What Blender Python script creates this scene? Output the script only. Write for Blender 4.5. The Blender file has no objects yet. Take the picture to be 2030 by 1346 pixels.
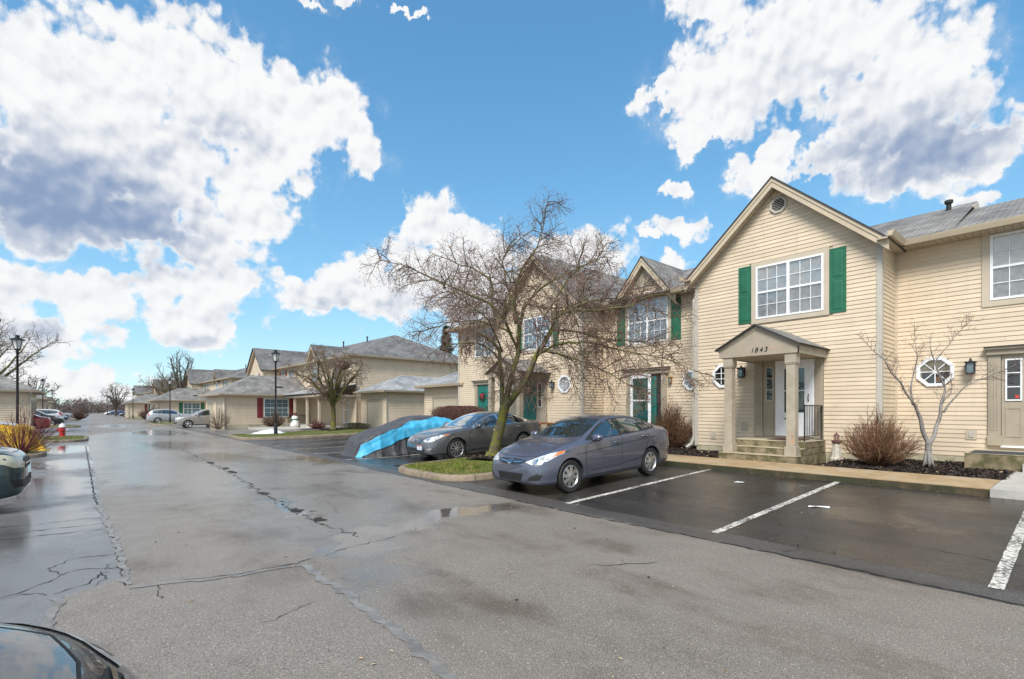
import bpy, bmesh, math, random
from mathutils import Vector, Matrix, noise, geometry
from mathutils.bvhtree import BVHTree
EXPO, SUN_E, SKY_STR, SKY_SAT, CLOUD_STR, SKY_TINT = 0.22, 4.2, .14, 1.15, .85, (.86, 1.12, 1.06)
R = math.radians
scene = bpy.context.scene
COL = scene.collection
# ------------------------------------------------------------------ camera
cd = bpy.data.cameras.new('camera'); cam = bpy.data.objects.new('camera', cd); COL.objects.link(cam)
CAM_AZ = R(40.26)
cam.location = (0, 0, 1.6); cam.rotation_euler = (R(90), 0, -CAM_AZ)
cd.sensor_fit = 'HORIZONTAL'; cd.sensor_width = 36; cd.lens = 36 * 980 / 2030
cd.shift_y = 139 / 2030; cd.clip_start = .05; cd.clip_end = 3000
scene.camera = cam
vs = scene.view_settings
vs.view_transform = 'Standard'; vs.look = 'None'; vs.gamma = 1; vs.exposure = EXPO; vs.use_curve_mapping = False
# ------------------------------------------------------------------ sun
SUN_EL, SUN_AZ = R(50), R(-118)          # azimuth from +Y, clockwise
sl = bpy.data.lights.new('sun', 'SUN'); sl.energy = SUN_E; sl.angle = R(22); sl.color = (1, .965, .92)
sun = bpy.data.objects.new('sun', sl); COL.objects.link(sun); sun.location = (-20, -20, 40)
sd = Vector((math.sin(SUN_AZ) * math.cos(SUN_EL), math.cos(SUN_AZ) * math.cos(SUN_EL), math.sin(SUN_EL)))
sun.rotation_euler = sd.to_track_quat('Z', 'Y').to_euler()
# ------------------------------------------------------------------ node helper
class NT:
    def __init__(s, tree):
        s.t = tree; s.t.nodes.clear()
    def n(s, typ, **kw):
        nd = s.t.nodes.new(typ)
        for k, v in kw.items():
            setattr(nd, k, v)
        return nd
    def set(s, sock, val):
        if val is None: return
        if isinstance(val, bpy.types.NodeSocket): s.t.links.new(val, sock)
        else: sock.default_value = val
    def m(s, op, a, b=None, c=None, clamp=False):
        nd = s.n('ShaderNodeMath', operation=op); nd.use_clamp = clamp
        for i, x in enumerate((a, b, c)): s.set(nd.inputs[i], x)
        return nd.outputs[0]
    def v(s, op, a, b=None, c=None):
        nd = s.n('ShaderNodeVectorMath', operation=op)
        for i, x in enumerate((a, b, c)):
            if x is not None: s.set(nd.inputs[i], x)
        return nd.outputs['Value'] if op in ('LENGTH', 'DOT_PRODUCT', 'DISTANCE') else nd.outputs[0]
    def mr(s, x, a, b, c=0., d=1., smooth=True):
        nd = s.n('ShaderNodeMapRange'); nd.interpolation_type = 'SMOOTHSTEP' if smooth else 'LINEAR'; nd.clamp = True
        for i, q in enumerate((x, a, b, c, d)): s.set(nd.inputs[i], q)
        return nd.outputs[0]
    def mix(s, f, a, b, blend='MIX'):
        nd = s.n('ShaderNodeMix'); nd.data_type = 'RGBA'; nd.blend_type = blend
        s.set(nd.inputs[0], f); s.set(nd.inputs[6], a if not isinstance(a, tuple) or len(a) == 4 else a + (1,)); s.set(nd.inputs[7], b if not isinstance(b, tuple) or len(b) == 4 else b + (1,))
        return nd.outputs[2]
    def noise(s, vec, scale, detail=4, rough=.55, dist=0., col=False, dim='3D'):
        nd = s.n('ShaderNodeTexNoise', noise_dimensions=dim); s.set(nd.inputs['Vector'], vec)
        nd.inputs['Scale'].default_value = scale; nd.inputs['Detail'].default_value = detail
        nd.inputs['Roughness'].default_value = rough; nd.inputs['Distortion'].default_value = dist
        return nd.outputs['Color' if col else 'Fac']
    def voro(s, vec, scale, detail=0, feature='F1', smooth=None, rough=.5, dim='3D'):
        nd = s.n('ShaderNodeTexVoronoi', voronoi_dimensions=dim); nd.feature = feature; s.set(nd.inputs['Vector'], vec)
        nd.inputs['Scale'].default_value = scale
        if 'Detail' in nd.inputs: nd.inputs['Detail'].default_value = detail; nd.inputs['Roughness'].default_value = rough
        if smooth is not None: nd.inputs['Smoothness'].default_value = smooth
        return nd.outputs['Distance']
# ------------------------------------------------------------------ sky: Nishita blue and a field of cumulus clouds, in azimuth / elevation
world = bpy.data.worlds.new('World'); scene.world = world; world.use_nodes = True
w = NT(world.node_tree)
sky = w.n('ShaderNodeTexSky', sky_type='NISHITA'); sky.sun_disc = False
sky.sun_elevation = SUN_EL; sky.sun_rotation = SUN_AZ; sky.air_density = 1.0; sky.dust_density = .35; sky.ozone_density = 2.5
tc = w.n('ShaderNodeTexCoord'); D = w.v('NORMALIZE', tc.outputs['Generated'])
sep = w.n('ShaderNodeSeparateXYZ'); w.set(sep.inputs[0], D)
az = w.m('ARCTAN2', sep.outputs[0], sep.outputs[1]); el = w.m('ARCSINE', sep.outputs[2])
cmb = w.n('ShaderNodeCombineXYZ'); w.set(cmb.inputs[0], az); w.set(cmb.inputs[1], el); P0 = cmb.outputs[0]
# domain warp in three sizes
w1 = w.v('MULTIPLY', w.v('SUBTRACT', w.noise(P0, 5.5, 2, .5, col=True, dim='2D'), (.5, .5, .5)), (.12, .09, 0))
w2 = w.v('MULTIPLY', w.v('SUBTRACT', w.noise(P0, 19, 4, .62, col=True, dim='2D'), (.5, .5, .5)), (.085, .07, 0))
P = w.v('ADD', w.v('ADD', P0, w1), w2)
CLOUD = [(-0.09, 0.466, 0.086, 0.069), (-0.009, 0.461, 0.094, 0.081), (0.093, 0.531, 0.12, 0.081), (0.009, 0.389, 0.177, 0.134), (0.172, 0.494, 0.129, 0.082), (0.311, 0.506, 0.13, 0.072), (0.382, 0.495, 0.06, 0.049), (-0.054, 0.29, 0.142, 0.068), (0.04, 0.291, 0.07, 0.044), (0.235, 0.421, 0.089, 0.053), (0.219, 0.34, 0.088, 0.076), (0.142, 0.271, 0.095, 0.04), (-0.085, 0.176, 0.066, 0.052), (-0.009, 0.17, 0.064, 0.045), (0.072, 0.205, 0.053, 0.039), (0.135, 0.16, 0.08, 0.046), (0.165, 0.213, 0.06, 0.042), (0.346, 0.2, 0.134, 0.041), (0.448, 0.225, 0.086, 0.075), (0.546, 0.354, 0.072, 0.058), (0.647, 0.322, 0.096, 0.05), (0.586, 0.241, 0.17, 0.086), (0.809, 0.288, 0.12, 0.061), (0.698, 0.203, 0.152, 0.059), (0.003, 0.037, 0.048, 0.031), (-0.075, 0.06, 0.062, 0.051), (-0.059, 0.104, 0.091, 0.036), (0.046, 0.01, 0.058, 0.024), (1.077, 0.645, 0.097, 0.03), (1.241, 0.551, 0.218, 0.083), (1.12, 0.54, 0.136, 0.062), (1.014, 0.544, 0.083, 0.018), (1.068, 0.481, 0.071, 0.026), (1.353, 0.455, 0.123, 0.079), (1.402, 0.38, 0.126, 0.05), (1.475, 0.377, 0.052, 0.051), (1.154, 0.421, 0.043, 0.038), (1.019, 0.413, 0.022, 0.014), (1.05, 0.343, 0.056, 0.026), (0.976, 0.331, 0.026, 0.012), (1.016, 0.287, 0.052, 0.029), (1.47, 0.314, 0.042, 0.019), (0.382, 0.669, 0.064, 0.011), (0.285, 0.653, 0.051, 0.008), (0.506, 0.667, 0.02, 0.005), (1.256, 0.396, 0.067, 0.018)]
GREY = [(-0.02, 0.302, 0.234, 0.115, 1.0), (-0.054, 0.401, 0.092, 0.044, 0.45), (0.142, 0.452, 0.139, 0.059, 0.5), (1.378, 0.394, 0.182, 0.075, 0.85), (1.226, 0.492, 0.168, 0.058, 0.42), (-0.065, 0.115, 0.08, 0.025, 0.5), (0.135, 0.134, 0.08, 0.024, 0.5), (0.364, 0.172, 0.127, 0.028, 0.5), (0.576, 0.184, 0.189, 0.039, 0.5), (0.799, 0.241, 0.121, 0.034, 0.4), (1.154, 0.393, 0.041, 0.017, 0.3)]
def field(lst, pos, sm=.3):
    acc = None
    for (a_, e_, ra, re, *pk) in lst:
        q = w.v('LENGTH', w.v('MULTIPLY_ADD', pos, (1 / ra, 1 / re, 0), (-a_ / ra, -e_ / re, 0)))
        k = w.m('MULTIPLY_ADD', q, -1., 1.) if not pk else w.m('MULTIPLY', w.mr(q, 1.25, .1), pk[0])
        acc = k if acc is None else w.m('SMOOTH_MAX', acc, k, sm)
    return acc
puff = w.voro(w.v('ADD', P0, w.v('MULTIPLY', w2, (.25, .25, 0))), 20, 2.0, 'F1', None, .55, dim='2D')
pw = w.v('ADD', P0, w.v('MULTIPLY', w2, (.25, .25, 0)))
puffl = w.voro(pw, 26, 1.0, 'F1', None, .5, dim='2D')
puffs = w.voro(w.v('ADD', pw, (-.006, .012, 0)), 26, 1.0, 'F1', None, .5, dim='2D')
fb = w.noise(P0, 15, 7, .6, dim='2D')
fbl = w.noise(P0, 17, 2.5, .5, dim='2D')
fb2 = w.noise(w.v('ADD', P0, (-.007, .015, 0)), 17, 2.5, .5, dim='2D')
core = field(CLOUD, P, .42)
# the same kind of cloud goes on round the rest of the sky
rest_n = w.noise(w.v('MULTIPLY', D, (1, 1, 1.6)), 2.6, 3, .5)
ang = w.v('DOT_PRODUCT', D, (math.sin(CAM_AZ) * .96, math.cos(CAM_AZ) * .96, .28))
rest = w.m('MULTIPLY_ADD', w.mr(ang, .62, .45), 1.6, -1.6)
rest = w.m('ADD', rest, w.m('MULTIPLY_ADD', rest_n, 4., -1.95))
core = w.m('MAXIMUM', core, w.m('MINIMUM', rest, .8))
dens = w.m('ADD', core, w.m('ADD', w.m('MULTIPLY_ADD', fb, 1.05, -.50), w.m('MULTIPLY_ADD', puff, -.5, .42)))
cover = w.mr(dens, -.05, .30)
soft = w.mr(core, -.55, .25)                       # thin veil round the clouds
cover = w.m('MAXIMUM', cover, w.m('MULTIPLY', soft, w.mr(fb, .42, .8, 0, .42)))
shade = field(GREY, w.v('ADD', P0, w.v('MULTIPLY_ADD', w1, (1.1, 1.1, 0), w.v('MULTIPLY', w2, (.8, .8, 0)))), .1)
rim = w.mr(dens, .0, .5)                                           # edges stay lit
emb = w.m('MULTIPLY', w.m('SUBTRACT', fbl, fb2), .55)
g = w.m('SUBTRACT', w.m('MULTIPLY', w.m('MULTIPLY', shade, rim), w.mr(w.noise(P0, 5, 3, .5, dim='2D'), .2, .8, .8, 1.1)), emb)
g = w.m('SUBTRACT', g, w.m('MULTIPLY', w.m('SUBTRACT', puffs, puffl), .34)); g = w.m('SUBTRACT', g, w.m('MULTIPLY_ADD', fb, .22, -.16))
g = w.mr(g, -.05, 1.12)
ccol = w.mix(g, (.97, .975, .98), (.27, .37, .56))
# clear air between the clouds
hs = w.n('ShaderNodeHueSaturation'); w.set(hs.inputs['Color'], sky.outputs[0]); hs.inputs['Saturation'].default_value = SKY_SAT; hs.inputs['Value'].default_value = 1
air = w.v('MULTIPLY', w.mix(1., hs.outputs[0], SKY_TINT, 'MULTIPLY'), (SKY_STR, SKY_STR, SKY_STR))
air = w.v('DIVIDE', air, w.v('MULTIPLY_ADD', air, (.70, .62, .52), (.60, .56, .52)))   # the exposure's soft shoulder towards the horizon
bg = w.n('ShaderNodeBackground'); w.set(bg.inputs[0], air); bg.inputs[1].default_value = 1.
bc = w.n('ShaderNodeBackground'); w.set(bc.inputs[0], ccol); bc.inputs[1].default_value = CLOUD_STR
mx = w.n('ShaderNodeMixShader'); w.set(mx.inputs[0], cover); w.t.links.new(bg.outputs[0], mx.inputs[1]); w.t.links.new(bc.outputs[0], mx.inputs[2])
wo = w.n('ShaderNodeOutputWorld'); w.t.links.new(mx.outputs[0], wo.inputs[0])
world.cycles.sampling_method = 'MANUAL'; world.cycles.sample_map_resolution = 512
# ------------------------------------------------------------------ mesh helpers
def ident(u, n, z): return (u, n, z)
class MB:
    """Collects shapes; build() links them as ONE mesh object. fr maps (along, out, up) to the world."""
    def __init__(s, fr=ident):
        s.v = []; s.f = []; s.m = []; s.fr = fr; s.uv = {}
    def add(s, vs_, fs_, mat=0):
        o = len(s.v); s.v += [s.fr(*p) for p in vs_]
        for f in fs_: s.f.append([i + o for i in f]); s.m.append(mat)
        return s
    def box(s, u0, u1, n0, n1, z0, z1, mat=0):
        return s.hexa([(u0, n0, z0), (u1, n0, z0), (u1, n1, z0), (u0, n1, z0), (u0, n0, z1), (u1, n0, z1), (u1, n1, z1), (u0, n1, z1)], mat)
    def hexa(s, p, mat=0):
        return s.add(p, [(0, 3, 2, 1), (4, 5, 6, 7), (0, 1, 5, 4), (1, 2, 6, 5), (2, 3, 7, 6), (3, 0, 4, 7)], mat)
    def prism(s, poly, ext, mat=0):
        n = len(poly); e = Vector(ext); q = [tuple(Vector(p) + e) for p in poly]
        return s.add(list(poly) + q, [tuple(range(n))[::-1], tuple(range(n, 2 * n))] + [(i, (i + 1) % n, n + (i + 1) % n, n + i) for i in range(n)], mat)
    def slab(s, poly, th, mat=0):
        """polygon with thickness below it"""
        a, b, c = (Vector(poly[i]) for i in (0, 1, 2)); nn = (b - a).cross(c - a).normalized()
        if nn.z < 0: nn = -nn
        return s.prism(poly, tuple(-nn * th), mat)
    def ring(s, outer, inner, n0, n1, mat=0):
        """frame between two loops of (u,z), from depth n0 (front) to n1"""
        k = len(outer); vv = [(u, n0, z) for u, z in outer] + [(u, n0, z) for u, z in inner] + [(u, n1, z) for u, z in outer] + [(u, n1, z) for u, z in inner]
        ff = []
        for i in range(k):
            j = (i + 1) % k
            ff += [(i, j, k + j, k + i), (2 * k + i, 3 * k + i, 3 * k + j, 2 * k + j), (i, 2 * k + i, 2 * k + j, j), (k + i, k + j, 3 * k + j, 3 * k + i)]
        return s.add(vv, ff, mat)
    def plate(s, loop, n0, n1, mat=0):
        return s.prism([(u, n0, z) for u, z in loop], (0, n1 - n0, 0), mat)
    def tube(s, pts, rad, k=6, mat=0, cap=True):
        pts = [Vector(p) for p in pts]; n = len(pts)
        if not hasattr(rad, '__len__'): rad = [rad] * n
        vv = []; up = Vector((.31, .22, .93))
        for i, p in enumerate(pts):
            t = pts[min(i + 1, n - 1)] - pts[max(i - 1, 0)]
            t = t.normalized() if t.length > 1e-9 else Vector((0, 0, 1))
            a = t.cross(up)
            if a.length < .1: a = t.cross(Vector((1, 0, 0)))
            a.normalize(); b = t.cross(a)
            for j in range(k):
                th = 2 * math.pi * j / k
                vv.append(tuple(p + a * (math.cos(th) * rad[i]) + b * (math.sin(th) * rad[i])))
        ff = [(i * k + j, i * k + (j + 1) % k, (i + 1) * k + (j + 1) % k, (i + 1) * k + j) for i in range(n - 1) for j in range(k)]
        if cap: ff += [tuple(range(k))[::-1], tuple(range((n - 1) * k, n * k))]
        return s.add(vv, ff, mat)
    def lathe(s, prof, c=(0, 0, 0), k=16, mat=0, sx=1, sy=1):
        """profile of (r, z) turned round the vertical through c"""
        vv = []; n = len(prof)
        for r, z in prof:
            for j in range(k):
                th = 2 * math.pi * j / k; vv.append((c[0] + r * sx * math.cos(th), c[1] + r * sy * math.sin(th), c[2] + z))
        ff = [(i * k + j, i * k + (j + 1) % k, (i + 1) * k + (j + 1) % k, (i + 1) * k + j) for i in range(n - 1) for j in range(k)]
        ff += [tuple(range(k))[::-1], tuple(range((n - 1) * k, n * k))]
        return s.add(vv, ff, mat)
    def blob(s, c, r, seed=0, amp=.25, sub=2, mat=0):
        bm = bmesh.new(); bmesh.ops.create_icosphere(bm, subdivisions=sub, radius=1)
        vv = []
        for v in bm.verts:
            k = 1 + amp * noise.noise(v.co * 1.7 + Vector((seed * 3.1, seed * 1.7, 0)))
            vv.append((c[0] + v.co.x * r[0] * k, c[1] + v.co.y * r[1] * k, c[2] + v.co.z * r[2] * k))
        ff = [tuple(v.index for v in f.verts) for f in bm.faces]; bm.free()
        return s.add(vv, ff, mat)
    def mesh(s, name, mats, smooth=False, recalc=True):
        me = bpy.data.meshes.new(name); me.from_pydata(s.v, [], s.f)
        for m_ in (mats if isinstance(mats, (list, tuple)) else [mats]): me.materials.append(m_)
        me.polygons.foreach_set('material_index', s.m)
        if recalc:
            bm = bmesh.new(); bm.from_mesh(me); bmesh.ops.recalc_face_normals(bm, faces=bm.faces); bm.to_mesh(me); bm.free()
        if smooth: me.shade_smooth() if smooth is True else me.shade_smooth()
        if smooth and smooth is not True:
            me.set_sharp_from_angle(angle=R(smooth))
        me.update(); return me
    def build(s, name, mats, parent=None, smooth=False, recalc=True):
        o = bpy.data.objects.new(name, s.mesh(name, mats, smooth, recalc)); COL.objects.link(o)
        if parent is not None: attach(o, parent)
        return o
def attach(o, parent):
    o.parent = parent; o.matrix_parent_inverse = world_of(parent).inverted()
def world_of(p):
    m = Matrix.LocRotScale(p.location, p.rotation_euler, p.scale)
    return m if p.parent is None else world_of(p.parent) @ p.matrix_parent_inverse @ m
def empty(name, loc=(0, 0, 0), rz=0):
    o = bpy.data.objects.new(name, None); COL.objects.link(o); o.location = loc; o.rotation_euler = (0, 0, rz); o.empty_display_size = .2
    return o
def tag(o, label=None, cat=None, group=None, kind=None):
    if label: o['label'] = label
    if cat: o['category'] = cat
    if group: o['group'] = group
    if kind: o['kind'] = kind
    return o
def copy_tree(o, parent=None):
    c = o.copy(); COL.objects.link(c)
    if parent is not None: c.parent = parent
    for ch in list(o.children): copy_tree(ch, c)
    return c
# ------------------------------------------------------------------ materials
MATS = {}
def pm(name, col, rough=.6, metal=0., var=.1, scale=6., bump=0., bscale=60., coat=0., spec=.5, col2=None, s2=2., c2=(.45, .65), dirt=0., jit=0.):
    """Principled with noise-varied colour, fine bump and an optional second tone"""
    if name in MATS: return MATS[name]
    m = bpy.data.materials.new(name); m.use_nodes = True; t = NT(m.node_tree); MATS[name] = m
    out = t.n('ShaderNodeOutputMaterial'); b = t.n('ShaderNodeBsdfPrincipled'); t.t.links.new(b.outputs[0], out.inputs[0])
    tcn = t.n('ShaderNodeTexCoord'); g = t.n('ShaderNodeNewGeometry'); vec = g.outputs['Position']
    c4 = tuple(col) + (1,)
    lo = tuple(max(0, x * (1 - var)) for x in col) + (1,); hi = tuple(min(1, x * (1 + var)) for x in col) + (1,)
    c = t.mix(t.mr(t.noise(vec, scale, 5, .6), .3, .7), lo, hi)
    if col2: c = t.mix(t.mr(t.noise(vec, s2, 6, .65), c2[0], c2[1]), c, tuple(col2) + (1,))
    if jit:
        oi = t.n('ShaderNodeObjectInfo'); c = t.mix(1., c, t.mix(oi.outputs['Random'], (1 - jit, 1 - jit, 1 - jit, 1), (1 + jit * .6, 1 + jit * .6, 1 + jit * .6, 1)), 'MULTIPLY')
        st = t.noise(t.v('MULTIPLY', vec, (5, 5, .35)), 1.6, 4, .6); c = t.mix(t.mr(st, .52, .8, 0, .22), c, (.34, .28, .19, 1))
    t.set(b.inputs['Base Color'], c)
    t.set(b.inputs['Roughness'], t.mr(t.noise(vec, scale * 1.7, 3), .2, .8, max(.02, rough - .08), min(1, rough + .08)))
    b.inputs['Metallic'].default_value = metal; b.inputs['Specular IOR Level'].default_value = spec
    b.inputs['Coat Weight'].default_value = coat; b.inputs['Coat Roughness'].default_value = .04
    if bump:
        bp = t.n('ShaderNodeBump'); bp.inputs['Strength'].default_value = bump; bp.inputs['Distance'].default_value = .01
        t.set(bp.inputs['Height'], t.noise(vec, bscale, 5, .6)); t.t.links.new(bp.outputs[0], b.inputs['Normal'])
    return m
SIDING = pm('vinyl_siding', (.645, .533, .393), .5, var=.05, scale=1.4, spec=.35, bump=.06, bscale=25, col2=(.52, .42, .30), s2=.9, c2=(.55, .85), jit=.07)
SIDING_Y = SIDING
TRIM = pm('taupe_trim', (.36, .31, .235), .55, var=.07, scale=3, bump=.05)
TRIM_L = pm('pale_trim', (.50, .43, .33), .5, var=.06, scale=2)
CORNER = pm('corner_trim', (.47, .44, .38), .55, var=.06)
FASCIA = pm('fascia', (.52, .43, .31), .5, var=.06, scale=2)
SOFFIT = pm('soffit', (.42, .35, .26), .6, var=.06)
WHITE = pm('white_vinyl', (.80, .81, .82), .35, var=.04)
GREEN = pm('green_paint', (.020, .13, .072), .42, var=.12, scale=4, spec=.4)
TEAL = pm('teal_door', (.012, .15, .125), .4, var=.1)
RED = pm('red_shutter', (.19, .022, .025), .45, var=.12)
GDOOR = pm('garage_door_paint', (.42, .37, .28), .55, var=.05)
BLACK = pm('black_metal', (.012, .012, .013), .35, var=.2, spec=.5)
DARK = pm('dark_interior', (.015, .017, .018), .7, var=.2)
BLIND = pm('window_backing', (.82, .81, .78), .7, var=.08)
CURT = pm('curtain', (.60, .60, .59), .8, var=.15, scale=9)
CONC = pm('concrete', (.40, .385, .345), .75, var=.12, scale=5, bump=.25, bscale=90)
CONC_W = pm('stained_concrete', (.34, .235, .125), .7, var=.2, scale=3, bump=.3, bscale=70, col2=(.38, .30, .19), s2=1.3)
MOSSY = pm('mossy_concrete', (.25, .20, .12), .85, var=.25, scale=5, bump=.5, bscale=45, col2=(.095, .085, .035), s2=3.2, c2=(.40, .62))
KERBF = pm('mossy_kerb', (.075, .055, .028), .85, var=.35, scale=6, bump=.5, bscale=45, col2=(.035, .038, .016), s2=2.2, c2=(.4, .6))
KERB = pm('kerb_concrete', (.22, .17, .12), .75, var=.22, scale=5, bump=.4, bscale=60, col2=(.12, .12, .05), s2=2.6, c2=(.5, .7))
FOUND = pm('foundation', (.45, .41, .29), .8, var=.15, scale=3, bump=.2, col2=(.22, .2, .12), s2=2, c2=(.5, .75))
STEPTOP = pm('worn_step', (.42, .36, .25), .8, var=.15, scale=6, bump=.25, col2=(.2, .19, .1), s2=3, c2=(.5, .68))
MULCH = pm('mulch', (.034, .023, .017), .9, var=.5, scale=30, bump=1., bscale=60)
SNOW = pm('old_snow', (.78, .79, .82), .6, var=.06, scale=8, bump=.3, bscale=30)
def glass(name, tint=(.02, .025, .03), rough=.02, trans=.0, refl=1.):
    if name in MATS: return MATS[name]
    m = bpy.data.materials.new(name); m.use_nodes = True; t = NT(m.node_tree); MATS[name] = m
    out = t.n('ShaderNodeOutputMaterial')
    gl = t.n('ShaderNodeBsdfGlossy'); gl.inputs['Roughness'].default_value = rough; gl.inputs['Color'].default_value = (.9, .93, .95, 1)
    if trans:
        ba = t.n('ShaderNodeBsdfTransparent'); ba.inputs[0].default_value = (trans, trans, trans, 1)
    else:
        ba = t.n('ShaderNodeBsdfDiffuse'); ba.inputs[0].default_value = tuple(tint) + (1,)
    fr = t.n('ShaderNodeFresnel'); fr.inputs[0].default_value = 1.5
    mx_ = t.n('ShaderNodeMixShader'); t.set(mx_.inputs[0], t.m('MULTIPLY_ADD', fr.outputs[0], 1.3 * refl, .05 * refl, clamp=True))
    bp = t.n('ShaderNodeBump'); bp.inputs['Strength'].default_value = .012; g = t.n('ShaderNodeNewGeometry')
    t.set(bp.inputs['Height'], t.noise(g.outputs['Position'], 2.2, 2)); t.t.links.new(bp.outputs[0], gl.inputs['Normal'])
    t.t.links.new(ba.outputs[0], mx_.inputs[1]); t.t.links.new(gl.outputs[0], mx_.inputs[2]); t.t.links.new(mx_.outputs[0], out.inputs[0])
    return m
WGLASS = glass('window_glass', trans=.985, refl=.6)
DGLASS = glass('dark_pane', (.018, .022, .024))
TGLASS = glass('blue_pane', (.10, .17, .19))
CGLASS = glass('car_glass', (.012, .022, .022), .01, refl=1.9)
def shingle(name, col, col2):
    m = bpy.data.materials.new(name); m.use_nodes = True; t = NT(m.node_tree); MATS[name] = m
    out = t.n('ShaderNodeOutputMaterial'); b = t.n('ShaderNodeBsdfPrincipled'); t.t.links.new(b.outputs[0], out.inputs[0])
    uv = t.n('ShaderNodeUVMap'); uv.uv_map = 'UVMap'; g = t.n('ShaderNodeNewGeometry')
    br = t.n('ShaderNodeTexBrick'); t.set(br.inputs['Vector'], uv.outputs[0]); br.inputs['Scale'].default_value = 1; br.offset = .5
    br.inputs['Brick Width'].default_value = .24; br.inputs['Row Height'].default_value = .14; br.inputs['Mortar Size'].default_value = .008
    br.inputs['Color1'].default_value = tuple(col) + (1,); br.inputs['Color2'].default_value = tuple(col2) + (1,)
    br.inputs['Mortar'].default_value = tuple(x * .35 for x in col) + (1,); br.inputs['Mortar Smooth'].default_value = .3
    c = t.mix(t.mr(t.noise(g.outputs['Position'], 1.2, 5, .6), .3, .72, .62, 1.25), (0, 0, 0, 1), br.outputs[0])
    c = t.mix(1., br.outputs[0], t.mix(t.mr(t.noise(g.outputs['Position'], 1.1, 6, .65), .32, .68), (.62, .62, .64, 1), (1.25, 1.24, 1.2, 1)), 'MULTIPLY')
    st = t.noise(t.v('MULTIPLY', uv.outputs[0], (3.0, .25, 0)), 2.5, 3, .5)
    c = t.mix(t.mr(st, .52, .75, 0, .45), c, (.12, .12, .115, 1))
    t.set(b.inputs['Base Color'], c); b.inputs['Roughness'].default_value = .82
    bp = t.n('ShaderNodeBump'); bp.inputs['Strength'].default_value = .6; bp.inputs['Distance'].default_value = .02
    t.set(bp.inputs['Height'], t.m('ADD', t.m('MULTIPLY', br.outputs['Fac'], -1), t.m('MULTIPLY', t.noise(g.outputs['Position'], 60, 3), .5))); t.t.links.new(bp.outputs[0], b.inputs['Normal'])
    return m
ROOF = shingle('grey_shingle', (.175, .168, .155), (.26, .25, .235))
ROOF_D = shingle('dark_shingle', (.135, .132, .13), (.20, .195, .19))
ROOF_L = shingle('pale_shingle', (.29, .30, .305), (.35, .36, .365))
EDGE = pm('roof_edge', (.04, .04, .04), .8)
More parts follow.
